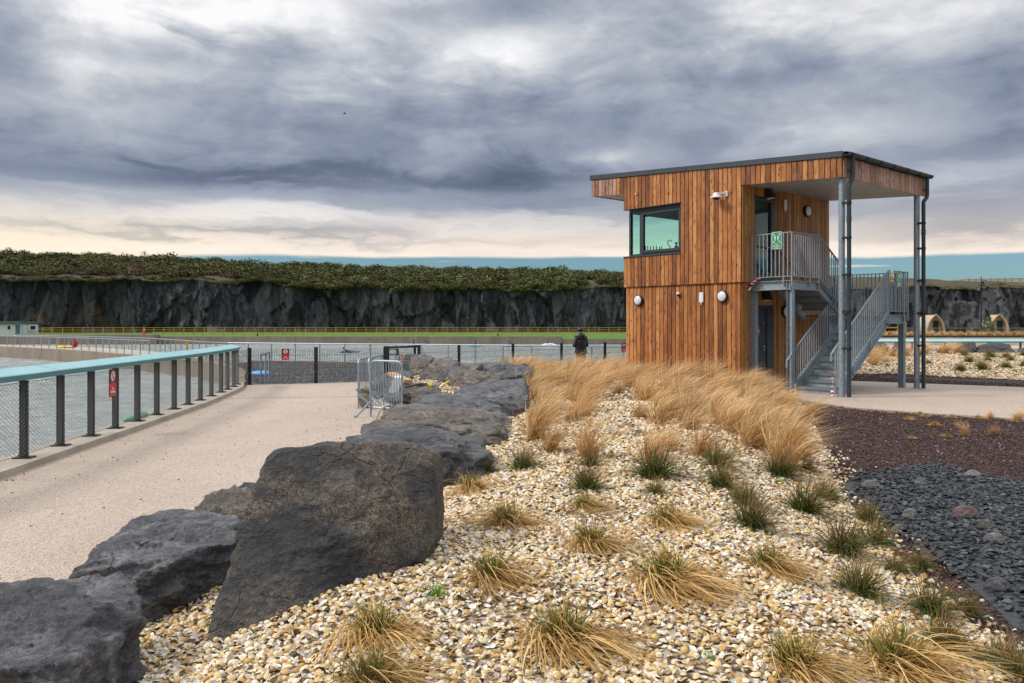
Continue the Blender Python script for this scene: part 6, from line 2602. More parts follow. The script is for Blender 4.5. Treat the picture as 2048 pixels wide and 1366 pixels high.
# ------------------------------------------------------------------ bits lying on the stones
o = thing('grey_plank', 'grey painted plank leaning on the rock behind the front barrier', 'plank', W(776, 806, 16.9))
MB().bar(W(776, 812, 16.9), W(797, 757, 18.0), .21, .035, (0, -1, .3)).build('board', M['plank_grey'], o, True)
MB().bar(W(796, 762, 17.94), W(797.5, 753, 18.1), .20, .045, (0, -1, .3)).build('paper', M['signwhite'], o, True)
o = thing('timber_offcut', 'pale timber offcut lying slanted over the stones behind the barrier', 'plank', W(783, 748, 19.6))
MB().bar(W(783, 747, 20.2), W(817, 763, 18.7), .20, .07, (0, 0, 1)).build('board', M['plank'], o, True)
o = thing('cable_connector', 'yellow and grey cable connector lying among shells between the boulders', 'connector', W(868, 770, 18.2))
MB().tube([W(856, 769.5, 18.2), W(863, 771.5, 18.2)], .055, 10).build('sleeve', M['yellow_sign'], o, True)
MB().tube([W(863, 771.5, 18.2), W(872, 769.5, 18.2)], [.045, .03], 10).build('body', M['plank_grey'], o, True)
MB().tube([W(872, 769.5, 18.2), W(877, 764, 18.3)], .014, 6).build('tail', M['plank_grey'], o, True)
o = MB().tube([W(810, 775, 18.2), W(824, 772, 18.4), W(838, 768, 18.6), W(852, 767, 18.4), W(846, 770, 18.2), (W(832, 771, 18.1)), W(840, 773, 18.0), W(857, 769.5, 18.2)], .016, 6).build('cable', M['black'])
tag(o, 'black electric cable coiled loosely over the flat stone', 'cable')
o = MB().tube([W(886, 770, 17.9), W(897, 763, 18.1)], .022, 6).build('yellow_peg', M['yellow_sign'])
tag(o, 'short yellow peg lying in the shells between boulders', 'peg')
sbd = thing('bodyboard', 'bright blue surfboard lying on the dark gravel just inside the fence', 'surfboard', W(522, 751, 28.3), R(8))
sbd.scale = (.56, .56, .56)
MB().lathe([(0, -.58), (.14, -.50), (.22, -.25), (.23, .1), (.19, .40), (.08, .56), (0, .60)], 18, 'X', (0, 0, 0)).build('deck', M['board_blue'], sbd, smooth=True).scale = (1, 1, .35)
for c in sbd.children:
    c.rotation_euler = (R(30), 0, 0)
    c.location = (0, 0, .10)

# teal rail on the right, along the far water
rr_ = thing('pool_railing', 'straight teal railing crossing behind the boulders at the right', 'railing', (wpx(1700, 44.5), 44.5, .45))
rt = MB()
x0, x1 = wpx(1690, 44.5), wpx(2200, 44.5)
rt.add([(x0, 44.35, .83), (x1, 44.35, .83), (x1, 44.35, .90), (x0, 44.35, .90), (x0, 44.75, 1.02), (x1, 44.75, 1.02), (x1, 44.75, .90), (x0, 44.75, .90)],
       [(0, 1, 2, 3), (3, 2, 5, 4), (4, 5, 6, 7), (7, 6, 1, 0), (0, 3, 4, 7), (1, 6, 5, 2)])
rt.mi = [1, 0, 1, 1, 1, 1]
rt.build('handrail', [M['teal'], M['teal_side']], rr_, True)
for k, px in enumerate((1705, 1765, 1825, 1890, 1981, 2042, 2100)):
    MB().box((wpx(px, 44.5) - .03, 44.5, .4), (wpx(px, 44.5) + .03, 44.6, .86)).build('post', M['post'], rr_, True)


# ------------------------------------------------------------------ loose ground cover: shells, slate, chips, gravel
def rand_mat(name, stops, rough=.5, rings=False, bmp=.0, spec=.5):
    m, t, b = new_mat(name)
    oi = t.new('ShaderNodeObjectInfo')
    col = t.ramp(oi.outputs['Random'], stops)
    v = coords(t, 'Object', True)
    n = t.noise(v, 2.6, 4, .6)
    col = t.mix(1.0, col, t.ramp(n, [(.3, (.74, .70, .64)), (.7, (1.08, 1.06, 1.04))]), 'MULTIPLY')
    if rings:
        tc = t.new('ShaderNodeTexCoord')
        d = t.vm('SUBTRACT', tc.outputs['Object'], (0, -.95, 0))
        ln = t.new('ShaderNodeVectorMath', operation='LENGTH')
        t.put(ln.inputs[0], d)
        w = t.m('SINE', t.m('MULTIPLY', ln.outputs['Value'], 17.0))
        w = t.m('MULTIPLY_ADD', w, .5, .5)
        col = t.mix(t.m('MULTIPLY', t.m('POWER', w, 2.0), .42), col, (.36, .21, .085))
    t.put(b.inputs['Base Color'], col)
    b.inputs['Roughness'].default_value = rough
    b.inputs['Specular IOR Level'].default_value = spec
    return m


M['shell_out'] = rand_mat('cockle_outside', [(0, (.34, .165, .045)), (.11, (.55, .325, .095)), (.28, (.69, .49, .205)), (.48, (.78, .65, .37)), (.68, (.83, .745, .53)), (.87, (.86, .825, .73)), (.95, (.84, .80, .74)), (1, (.20, .155, .12))], .45, True)
M['shell_in'] = rand_mat('cockle_inside', [(0, (.70, .62, .50)), (.35, (.82, .79, .73)), (.8, (.86, .85, .84)), (1, (.62, .56, .58))], .38)
M['slate_chip'] = rand_mat('slate_chip', [(0, (.009, .011, .014)), (.45, (.024, .030, .037)), (.85, (.052, .064, .076)), (1, (.10, .115, .13))], .42)
M['mulch_chip'] = rand_mat('purple_chip', [(0, (.018, .009, .009)), (.4, (.062, .027, .025)), (.8, (.115, .055, .050)), (.97, (.16, .10, .09)), (1, (.45, .40, .34))], .6)
M['gravel_stone'] = rand_mat('beach_pebble', [(0, (.010, .011, .014)), (.5, (.035, .038, .046)), (.88, (.085, .09, .10)), (1, (.20, .20, .20))], .5)


def shell_mesh(name, mat, seg=12, rings=4, depth=.55, inner=False, chip=False):
    vs, fs = [(0, -.0, depth)], []
    for r in range(1, rings + 1):
        u = r / rings
        for k in range(seg):
            a = 2 * math.pi * k / seg
            rr = u * (1 + .06 * math.cos(a * 2)) * (1 + (.035 if k % 2 else -.02) * u)
            x = math.cos(a) * rr * .98
            y = math.sin(a) * rr
            y = y * (1.0 if y > 0 else .94) - .02
            z = depth * max(0, (1 - u ** 2.2)) + (.16 * max(0, -math.sin(a)) * u * (1 - u))
            vs.append((x, y, z))
    for k in range(seg):
        fs.append((0, 1 + k, 1 + (k + 1) % seg))
    for r in range(rings - 1):
        for k in range(seg):
            a, b = 1 + r * seg + k, 1 + r * seg + (k + 1) % seg
            fs.append((a, a + seg, b + seg, b))
    if chip:
        fs = fs[:-3]
    if inner:
        vs = [(x, y, -z) for x, y, z in vs]
    me = bpy.data.meshes.new(name)
    me.from_pydata(vs, [], fs)
    me.shade_smooth()
    me.materials.append(mat)
    return me


def chip_mesh(name, seed, mat, flat=.28, n=6):
    g = random.Random(seed)
    an = sorted(g.uniform(0, 6.28) for _ in range(n))
    pts = [(math.cos(a) * g.uniform(.6, 1) * 1.15, math.sin(a) * g.uniform(.5, .95)) for a in an]
    mb = MB().prism(pts, -flat * .5, [flat * g.uniform(.3, .8) for _ in pts])
    o = mb.build(name, mat, recenter=False)
    me = o.data
    bpy.data.objects.remove(o)
    return me


def stone_mesh(name, seed, mat, flat=.7):
    bm = bmesh.new()
    bmesh.ops.create_icosphere(bm, subdivisions=2, radius=1)
    g = random.Random(seed)
    for v in bm.verts:
        n = Vector(v.co)
        k = 1 + float(fbm(np.array([n.x * 1.2 + seed]), np.array([n.y * 1.2]), np.array([n.z * 1.2]), o=2)[0]) * .22
        v.co = Vector((n.x * k * 1.1, n.y * k * .9, n.z * k * flat))
    me = bpy.data.meshes.new(name)
    bm.to_mesh(me)
    bm.free()
    me.shade_smooth()
    me.materials.append(mat)
    return me


def frustum(X, Y, m=.25):
    return (np.abs(X) < Y * .6244 + m)


def spread(x0, x1, y0, y1, dens, ok):
    n = int((x1 - x0) * (y1 - y0) * dens)
    X, Y = rng.uniform(x0, x1, n), rng.uniform(y0, y1, n)
    k = ok(X, Y) & frustum(X, Y)
    return X[k], Y[k]


def shells():
    zones = [(2.4, 4.6, 2150, .0140, .0195), (4.6, 7.0, 1750, .0150, .0205), (7.0, 10.5, 1050, .018, .025), (10.5, 16, 460, .026, .037), (16, 28, 300, .030, .044)]
    P, Rt, S, I = [], [], [], []
    for y0, y1, dn, r0, r1 in zones:
        edge = lambda X, Y: in_bed(X, Y, .0) & ((np.interp(Y, XR_Y, XR_X) - X) > fbm(X * 2.1, Y * 2.1, o=2, seed=77) * .16 + rng.exponential(.05, X.shape) - .10)
        thin = lambda X, Y: edge(X, Y) & (fbm(X * 1.1, Y * 1.1, o=3, seed=78) + rng.uniform(-.5, .5, X.shape) > -.76)
        X, Y = spread(-4, 8, y0, y1, dn, thin)
        n = len(X)
        Z = H(X, Y) + rng.uniform(-.004, .016, n)
        r = rng.uniform(r0, r1, n) * rng.choice([.7, 1, 1, 1.12], n)
        P.append(np.stack([X, Y, Z], -1))
        til = rng.normal(0, .5, (n, 2))
        Rt.append(np.stack([til[:, 0], til[:, 1], rng.uniform(0, 6.28, n)], -1))
        S.append(np.stack([r * rng.uniform(.88, 1.12, n), r, r * rng.uniform(.8, 1.15, n)], -1))
        I.append(rng.choice([0, 0, 1, 1, 2, 3, 3, 4], n))
    # strays spilled over the purple chips at the right edge of the bed
    X, Y = spread(2, 8, 2.4, 12, 260, lambda X, Y: (X > np.interp(Y, XR_Y, XR_X) - .12) & (X < np.interp(Y, XR_Y, XR_X) + rng.exponential(.16, X.shape)) & ~inpoly(X, Y, SLATE))
    n = len(X)
    r = rng.uniform(.014, .022, n)
    P.append(np.stack([X, Y, H(X, Y) + .004], -1))
    Rt.append(np.stack([*rng.normal(0, .4, (2, n)), rng.uniform(0, 6.28, n)], -1))
    S.append(np.stack([r, r, r], -1))
    I.append(rng.choice([0, 1, 2, 3], n))
    # right hand bed beyond the path
    k = lambda X, Y: inpoly(X, Y, FARBED)
    X, Y = spread(9, 30, 25, 41, 190, k)
    n = len(X)
    r = rng.uniform(.026, .042, n)
    P.append(np.stack([X, Y, far_z(X, Y) + .015], -1))
    Rt.append(np.stack([*rng.normal(0, .5, (2, n)), rng.uniform(0, 6.28, n)], -1))
    S.append(np.stack([r, r, r * .7], -1))
    I.append(rng.choice([0, 0, 0, 1, 2, 3], n))
    src = [shell_mesh('shell', M['shell_out']), shell_mesh('shell', M['shell_out'], depth=.42, chip=True), shell_mesh('shell', M['shell_out'], depth=.66), shell_mesh('shell', M['shell_in'], depth=.45, inner=True), shell_mesh('shell', M['shell_in'], depth=.40, inner=True, chip=True)]
    scatter('shells', np.concatenate(P), np.concatenate(Rt), np.concatenate(S), np.concatenate(I), src, label='cream and white cockle shells covering the planting beds')


def far_z(X, Y):
    X, Y = np.asarray(X, float), np.asarray(Y, float)
    Z = np.minimum(.5, H(X, Y)) - .035
    return np.where(Y > 31.5, np.maximum(Z, np.interp(Y, [31.5, 38], [.25, .46])), np.maximum(Z, H(X, Y) - .03))


FARBED = [(9.6, 29.6), (11.3, 28.2), (13.0, 28.4), (16, 26.4), (19, 25.4), (26, 23.5), (30, 41), (12, 41)]
shells()


def chips():
    # slate
    X, Y = spread(2.5, 12, 3.5, 12, 620, lambda X, Y: inpoly(X + fbm(X * 2, Y * 2, o=2, seed=80) * .16, Y + fbm(X * 2, Y * 2, o=2, seed=81) * .16, SLATE))
    n = len(X)
    r = rng.uniform(.017, .040, n)
    P = np.stack([X, Y, H(X, Y) - .006 + rng.uniform(0, .014, n)], -1)
    Rt = np.stack([*rng.normal(0, .24, (2, n)), rng.uniform(0, 6.28, n)], -1)
    S = np.stack([r * rng.uniform(.8, 1.5, n), r, r * rng.uniform(.5, 1.2, n)], -1)
    scatter('slate_chips', P, Rt, S, rng.integers(0, 4, n), [chip_mesh('slate_chip', 200 + i, M['slate_chip'], .30) for i in range(4)], label='blue black slate chips at the right of the shell bed')
    # purple chips
    Ps = []
    f = lambda X, Y: (X > np.interp(Y, XR_Y, XR_X) - .15) & ~inpoly(X, Y, PATH_R) & (~inpoly(X, Y, SLATE) | (rng.random(X.shape) < .05))
    for y0, y1, dn, r0, r1 in ((2.4, 7.5, 1300, .009, .017), (7.5, 12, 900, .011, .019), (12, 19, 420, .014, .024)):
        X, Y = spread(2.3, 13, y0, y1, dn, f)
        r = rng.uniform(r0, r1, len(X))
        Ps.append((X, Y, H(X, Y) - .022, r))
    X, Y = spread(8, 30, 22, 31, 260, lambda X, Y: (Y > 21) & ~inpoly(X, Y, PATH_R) & ~inpoly(X, Y, FARBED) & (X > 9.5))
    Ps.append((X, Y, far_z(X, Y) + .01, rng.uniform(.02, .036, len(X))))
    X, Y, Z, r = (np.concatenate(a) for a in zip(*Ps))
    n = len(X)
    Rt = np.stack([*rng.normal(0, .4, (2, n)), rng.uniform(0, 6.28, n)], -1)
    S = np.stack([r * rng.uniform(.8, 1.4, n), r, r], -1)
    scatter('purple_chips', np.stack([X, Y, Z + rng.uniform(0, .01, n)], -1), Rt, S, rng.integers(0, 3, n), [chip_mesh('purple_chip', 210 + i, M['mulch_chip'], .5, 5) for i in range(3)], label='purple brown stone chips between shell bed and path')
    # beach pebbles
    X, Y = spread(-18, 0, 24, 47, 190, lambda X, Y: inpoly(X, Y, BEACH))
    n = len(X)
    r = rng.uniform(.035, .065, n)
    Z = np.interp(Y - .35 * X, [25, 30, 50], [-.02, -.12, -.36]) + .01
    Rt = np.stack([*rng.normal(0, .6, (2, n)), rng.uniform(0, 6.28, n)], -1)
    S = np.stack([r, r, r], -1)
    scatter('beach_gravel', np.stack([X, Y, Z], -1), Rt, S, rng.integers(0, 3, n), [stone_mesh('beach_pebble', 5 + i, M['gravel_stone']) for i in range(3)], label='dark grey gravel on the beach behind the mesh fence')


chips()
# purple soil strip across the path on the far side
far_strip = [(9.4, 29.4), (11.3, 28.0), (13.0, 28.2), (16, 26.2), (19, 25.2), (26, 23.3), (36, 20), (36, 14), (24, 19.05), (14.6, 23.25), (10.7, 25.95), (8.2, 28.25)]
mb = MB()
n_ = len(far_strip)
sheet('soil', far_strip, 0, M['mulch'], .3, zf=lambda x, y: float(far_z(x, y)) + .01)

# grit and small stones trodden onto the path
gx_, gy_ = [], []
for _ in range(9000):
    y_ = rng.uniform(3.2, 23)
    l_, r_ = np.interp(y_, [p[1] for p in KERB], [p[0] for p in KERB]) + .3, np.interp(y_, [2, 4.5, 6.5, 9, 14, 18, 20, 23], [-2.7, -2.4, -2.1, -1.9, -2.3, -2.6, -3.2, -3.4])
    u_ = 1 - rng.exponential(.10) if rng.random() < .6 else rng.random() ** 4 if rng.random() < .5 else rng.random()
    if u_ > 0 and (rng.random() < .10):
        gx_.append(l_ + (r_ - l_) * u_)
        gy_.append(y_)
n = len(gx_)
r = rng.uniform(.004, .013, n)
scatter('loose_grit', np.stack([gx_, gy_, np.full(n, .004)], -1), np.stack([*rng.normal(0, .5, (2, n)), rng.uniform(0, 6.28, n)], -1), np.stack([r * 1.2, r, r * .7], -1), rng.integers(0, 2, n),
        [chip_mesh('grit', 230 + i, M['gravel_stone'], .7, 5) for i in range(2)], label='loose dark grit and crumbs along the edges of the path')

# single shells lying on the boulders
sm = [shell_mesh('shell', M['shell_out'], 16, 5, .6), shell_mesh('shell', M['shell_in'], 16, 5, .42, True)]
for p, k, lab in ((W(475, 1272, 4.09), 0, 'single tan cockle shell stuck low on the face of the tall slab'),
                  (Q(459, 1103, .36), 0, 'single cream shell lying in the gap between the flat boulder and the tall slab'),
                  (Q(284, 1026, .53), 0, 'tiny cream shell lying on top of the broad flat boulder at the path edge')):
    o = link('shell', sm[k], None, None, p, (R(35) if k == 0 and p.y < 4.5 else .2, .2, .5))
    o.scale = (.015, .015, .010)
    tag(o, lab, 'shell')


# ------------------------------------------------------------------ grasses
def grass_mat():
    m, t, b = new_mat('grass_blade')
    at = t.new('ShaderNodeAttribute', attribute_name='col')
    oi = t.new('ShaderNodeObjectInfo')
    k = t.m('MULTIPLY_ADD', oi.outputs['Random'], .30, .86)
    col = t.mix(1.0, at.outputs['Color'], t.comb(k, k, k), 'MULTIPLY')
    t.put(b.inputs['Base Color'], col)
    b.inputs['Roughness'].default_value = .55
    b.inputs['Specular IOR Level'].default_value = .3
    tl = t.new('ShaderNodeBsdfTranslucent')
    t.put(tl.inputs[0], col)
    mx = t.new('ShaderNodeMixShader')
    mx.inputs[0].default_value = .22
    t.l.new(b.outputs[0], mx.inputs[1])
    t.l.new(tl.outputs[0], mx.inputs[2])
    t.l.new(mx.outputs[0], t.n['Material Output'].inputs[0])
    return m


M['blade'] = grass_mat()


def blades(g, n, r0, L, e0, wind, grav, width, cols, tip=None, seg=5, zmin=.012, stiff=1.0, az_bias=None):
    """ribbons: returns vertices, faces, colours"""
    az = g.uniform(0, 2 * np.pi, n)
    if az_bias is not None:
        az = np.where(g.random(n) < az_bias[1], g.normal(az_bias[0], .7, n), az)
    rr = r0 * np.sqrt(g.random(n))
    ba = g.uniform(0, 2 * np.pi, n)
    base = np.stack([np.cos(ba) * rr, np.sin(ba) * rr, np.zeros(n)], 1)
    ln = g.uniform(L[0], L[1], n)
    el = np.radians(g.uniform(e0[0], e0[1], n))
    d = np.stack([np.cos(az) * np.cos(el), np.sin(az) * np.cos(el), np.sin(el)], 1)
    wv = np.array(wind)[None, :] * g.uniform(.5, 1.4, n)[:, None]
    gv = grav * g.uniform(.6, 1.4, n)
    pts = [base]
    dirs = []
    p = base
    zfl = zmin * g.uniform(.3, 3.0, n)
    for s in range(seg):
        u = (s + .5) / seg
        dd = d + wv * u ** stiff + np.stack([np.zeros(n), np.zeros(n), -gv * u ** stiff], 1)
        dd /= np.linalg.norm(dd, axis=1)[:, None]
        dirs.append(dd)
        p = p + dd * (ln / seg)[:, None]
        p[:, 2] = np.maximum(p[:, 2], np.minimum(zfl, ln))
        pts.append(p)
    dirs.append(dirs[-1])
    up = np.stack([g.normal(0, .5, n), g.normal(0, .5, n), np.ones(n)], 1)
    V, C = [], []
    w = width * g.uniform(.6, 1.35, n)
    ci = g.integers(0, len(cols), n)
    c0 = np.array(cols)[ci] * g.uniform(.75, 1.25, n)[:, None]
    c1 = c0 if tip is None else np.where((g.random(n) < tip[1])[:, None], np.array(tip[0])[None, :] * g.uniform(.7, 1.3, n)[:, None], c0)
    for s, (q, dd) in enumerate(zip(pts, dirs)):
        u = s / seg
        sd = np.cross(dd, up)
        sd /= np.linalg.norm(sd, axis=1)[:, None] + 1e-9
        ww = (w * (1 - u ** 2.2) * (.7 + .3 * min(1, u * 4)) + .0004)[:, None] * .5
        V.append(q - sd * ww)
        V.append(q + sd * ww)
        k = np.clip((u - .35) / .4, 0, 1)
        c = c0 * (1 - k) + c1 * k
        C.append(c)
        C.append(c)
    V = np.stack(V, 1)
    C = np.stack(C, 1)
    m = V.shape[1]
    base_i = (np.arange(n) * m)[:, None]
    fs = []
    for s in range(seg):
        fs.append(np.concatenate([base_i + 2 * s, base_i + 2 * s + 1, base_i + 2 * s + 3, base_i + 2 * s + 2], 1))
    return V.reshape(-1, 3), np.concatenate(fs, 0), np.c_[C.reshape(-1, 3), np.ones(n * m)]


def clump(name, parts):
    Vs, Fs, Cs, o = [], [], [], 0
    for V, Fc, C in parts:
        Vs.append(V)
        Fs.append(Fc + o)
        Cs.append(C)
        o += len(V)
    return np_mesh(name, np.concatenate(Vs), np.concatenate(Fs), M['blade'], False, {'col': np.concatenate(Cs)})


STRAW = [(.50, .32, .11), (.58, .39, .155), (.40, .225, .06), (.62, .45, .22), (.33, .18, .045)]
GREEN = [(.060, .115, .018), (.038, .085, .014), (.095, .15, .024), (.15, .18, .035)]
DGREEN = [(.055, .10, .020), (.085, .14, .028), (.125, .18, .038), (.045, .075, .018)]
GOLDD = [(.30, .135, .035), (.22, .10, .03), (.36, .17, .05)]
GOLD = [(.60, .36, .145), (.66, .43, .20), (.50, .27, .085), (.72, .50, .26), (.38, .19, .05)]
TIPB = (.30, .155, .06)


def straw_clump(seed, wd=(1, -.7)):
    g = np.random.default_rng(seed)
    return clump('straw_tussock', [
        blades(g, 210, .06, (.12, .26), (38, 86), (-.25, .08, 0), .35, .0066, GREEN, ((.40, .33, .08), .25)),
        blades(g, 340, .10, (.30, .60), (20, 76), (wd[0] * .95, wd[1] * .95, 0), 1.8, .0066, STRAW, seg=8, zmin=.018, stiff=.75),
        blades(g, 90, .09, (.20, .40), (10, 62), (wd[0] * .3, wd[1] * .4, 0), 1.7, .0056, STRAW, seg=7, zmin=.014, stiff=.8),
        blades(g, 22, .05, (.2, .34), (50, 85), (.1, 0, 0), .25, .0045, [(.45, .30, .10)])])


def sedge_clump(seed):
    g = np.random.default_rng(seed)
    return clump('sedge_tuft', [
        blades(g, 380, .085, (.20, .40), (18, 84), (.16, -.06, 0), .95, .0068, DGREEN, (TIPB, .45), seg=6),
        blades(g, 70, .06, (.28, .46), (45, 85), (.35, 0, 0), .5, .0046, [(.26, .15, .06), (.32, .2, .09)], seg=6)])


def gold_clump(seed, k=1.0, lean=1.0):
    g = np.random.default_rng(seed)
    return clump('feather_grass', [
        blades(g, 120, .12, (.58 * k, 1.15 * k), (48, 88), (2.3 * lean, -.25, 0), .62, .0084, GOLD, ((.86, .66, .40), .45), seg=9, stiff=1.3),
        blades(g, 75, .13, (.45 * k, .95 * k), (35, 86), (1.5 * lean, -.1, 0), .85, .0080, GOLD + STRAW, seg=8, stiff=1.5),
        blades(g, 85, .18, (.30 * k, .75 * k), (5, 75), (.8 * lean, -.4, 0), 1.1, .0084, GOLD + GOLDD, seg=6, stiff=1.0),
        blades(g, 50, .08, (.15, .35), (40, 80), (.2, 0, 0), .4, .006, [(.25, .12, .035), (.17, .13, .04)], seg=4)])


STR = [straw_clump(300 + i, wd) for i, wd in enumerate([(1, -.75), (.75, -1), (1.1, -.4), (.2, -1)])]
STR2 = straw_clump(309, (-1.0, -.3))
SED = [sedge_clump(320 + i) for i in range(4)]
GLD = [gold_clump(340 + i, (1, 1.15, .95, .8, 1.05, 1.1, .9)[i], (1, 1.35, .8, 1.1, .6, 1.6, .9)[i]) for i in range(7)]
GLU = [gold_clump(360 + i, 1.0, (.45, .6, .3)[i]) for i in range(3)]


def plant(name, mesh, px, py, s, label, cat, group, rot=0.0, p=None):
    q = p if p is not None else G(px, py)
    o = link(name, mesh, None, None, (q.x, q.y, q.z - .012), (0, 0, rot))
    o.scale = (s, s, s)
    tag(o, label, cat, group, 'thing')
    return o


GA = 'windswept straw tussocks on the shells'
for k, (px, py, s, v, r, lab) in enumerate((
        (752, 1278, 1.0, 0, -.2, 'straw tussock with a green heart right below the foot of the tall slab'),
        (1125, 1292, 1.15, 0, -.15, 'wide straw tussock at the bottom centre, its blades combed to the lower right'),
        (1330, 1172, 1.25, 0, -.05, 'largest straw tussock right of centre with a long train of blades down the slope'),
        (985, 1160, .95, 2, -.25, 'straw tussock left of centre above the small bright weed'),
        (1182, 1092, .95, 1, .1, 'dense straw tussock in the middle of the shell bed'),
        (1335, 1050, .95, 2, -.2, 'flattened straw tussock swept to the right below the tiny green tuft'),
        (1008, 1048, .90, 4, 0, 'flattened straw tussock spread to both sides just right of the tall slab'),
        (1168, 1016, .70, 2, .1, 'small flat straw tussock in the middle below the dark sedge'),
        (945, 982, .95, 3, .2, 'arching straw tussock beside the end of the long flat boulder'),
        (1535, 1140, .90, 2, -.3, 'thin straw tussock with long blades right of the largest one'),
        (1590, 1340, .95, 1, .2, 'greenish straw tussock at the bottom edge right of centre'),
        (1790, 1335, 1.15, 2, -.05, 'big orange tinted tussock in the bottom right corner, blades flung to the right'),
        (745, 1372, .9, 2, .2, 'pale straw tussock cut by the bottom edge below the slab'))):
    m_ = STR2 if v == 4 else STR[v]
    s *= .88
    plant('straw_tussock', m_, px, py, s, lab, 'grass', GA, r)
    if v == 4:
        plant('straw_tussock', STR[2], px + 12, py + 4, .75, 'right hand half of the flattened tussock beside the tall slab', 'grass', GA, 0)
GB = 'dark green sedge tufts on the shells'
for k, (px, py, s, lab) in enumerate((
        (1045, 938, .85, 'round dark sedge tuft nearest the end of the long flat boulder'),
        (1173, 980, .88, 'dark sedge tuft in the second row, above the flat straw tussock'),
        (1180, 932, .62, 'small brown tipped sedge at the foot of a thin golden grass'),
        (1308, 955, 1.15, 'tall sedge tuft with brown tips right of the centre row'),
        (1436, 935, .95, 'upper one of the two stacked bright sedge tufts'),
        (1442, 975, .90, 'lower one of the two stacked bright sedge tufts'),
        (1310, 990, .50, 'tiny green tuft below the tall brown tipped sedge'),
        (1488, 1010, .80, 'brownish upper part of the double sedge left of the bare shell strip'),
        (1502, 1055, .92, 'green lower part of the double sedge left of the bare shell strip'),
        (1560, 953, 1.15, 'big sedge at the foot of the last golden grass on the right'),
        (1612, 945, .62, 'small sedge at the edge of the purple chips beside the big one'),
        (1610, 1025, 1.05, 'bushy sedge with long brown blades in the right hand row'),
        (1652, 1000, .80, 'brown tinged sedge on the rim between shells and slate'),
        (1735, 1042, .68, 'bright sedge on the rim beside the small brown stone'),
        (1685, 1108, 1.0, 'large sprawling sedge in the right hand row, brown on its right'),
        (1748, 1090, .70, 'sedge on the rim behind the large sprawling one'),
        (1790, 1145, .52, 'small upright green sedge, left of a pair near the slate'),
        (1840, 1135, .50, 'small upright green sedge, right of a pair near the slate'),
        (1716, 1190, .80, 'sedge with drooping blades below the large sprawling one'),
        (1862, 1230, .76, 'dark sedge with rusty tips in the lower right'),
        (1932, 1225, .50, 'thin sedge at the rim right of the rusty tipped one'),
        (1888, 1300, .70, 'light green sedge above the big orange tinted tussock'),
        (2005, 1325, .52, 'small dark sedge near the right edge low down'),
        (2040, 1362, .70, 'bright green tuft in the very bottom right corner'),
        (968, 950, .62, 'dark tuft half hidden at the rounded end of the long flat boulder'))):
    plant('sedge_tuft', SED[k % 4], px, py, s, lab, 'sedge', GB, rng.uniform(0, 6.28) if k % 3 else .2)
weed = clump('weed', [blades(np.random.default_rng(400), 60, .05, (.05, .11), (30, 85), (.1, 0, 0), .5, .006, [(.09, .25, .02), (.13, .32, .03)], seg=4)])
for px, py, s, lab in ((868, 1190, 1.0, 'small bright green weed in the shells near the foot of the tall slab'), (1412, 1322, .6, 'tiny bright weed in the shells low in the picture'),
                       (1556, 966, .9, 'bright green leafy weed at the foot of the big sedge'), (898, 944, 1.3, 'thin green grass growing behind the right edge of the tall slab'), (365, 1133, .5, 'tiny green weed in the shells left of the tall slab')):
    plant('weed', weed, px, py, s, lab, 'weed', None)

# golden feather grass: hand set front row, then the mass behind
GC = 'golden feather grass in front of the lookout'
front = ((1072, 880, .80, 'golden grass bundle leaning out beside the flat boulder with the brown front'), (1100, 905, .60, 'low golden grass bundle behind the first round sedge'),
         (1176, 915, .72, 'thin golden grass standing alone above the small brown tipped sedge'), (1153, 838, .45, 'small stiff brown tuft in the gap of shells among the golden grass'),
         (1305, 920, .62, 'golden grass rising behind the tall brown tipped sedge'), (1340, 905, .55, 'short golden grass right of the tall brown tipped sedge'),
         (1405, 915, .66, 'golden grass above the two stacked sedge tufts'), (1500, 895, .85, 'arching golden grass at the right front of the mass'),
         (1568, 935, .98, 'last golden grass fan on the right, spreading over the purple chips'))
for k, (px, py, s, lab) in enumerate(front):
    plant('feather_grass', GLU[k % 3], px, py, s * .98, lab, 'grass', GC, rng.uniform(-.3, .3))
SPOTS = []


def mass(poly, gap, tries, smin, smax, lab, group, cap):
    n = 0
    xs_ = [p[0] for p in poly]
    ys_ = [p[1] for p in poly]
    for _ in range(tries):
        if n >= cap:
            break
        x, y = rng.uniform(min(xs_), max(xs_)), rng.uniform(min(ys_), max(ys_))
        if not bool(inpoly(np.array([x]), np.array([y]), poly)[0]):
            continue
        if any((x - a) ** 2 + (y - b) ** 2 < gap * gap for a, b in SPOTS):
            continue
        SPOTS.append((x, y))
        n += 1
        z = float(H(x, y)) if y < 30 else float(far_z(x, y))
        plant('feather_grass', GLD[rng.integers(0, 7)], 0, 0, rng.uniform(smin * .85, smax * 1.12), lab, 'grass', group, rng.normal(0, .42), Vector((x, y, z)))


# left wing beside the boulders, up to the fence
mass([tuple(G(px, py)[:2]) for px, py in ((1062, 868), (1180, 838), (1230, 800), (1262, 764), (1262, 748), (1010, 742), (1058, 775), (1050, 825))] , .46, 4000, .62, .84, 'golden feather grass in the mass between the boulders and the lookout', 'golden grass between boulders and lookout', 62)
mass([(.6, 21.5), (3.3, 24.6), (4.2, 27.8), (-.6, 27.8)], .50, 2500, .55, .74, 'golden feather grass in the mass by the mesh fence and the man in black', 'golden grass by the fence', 50)
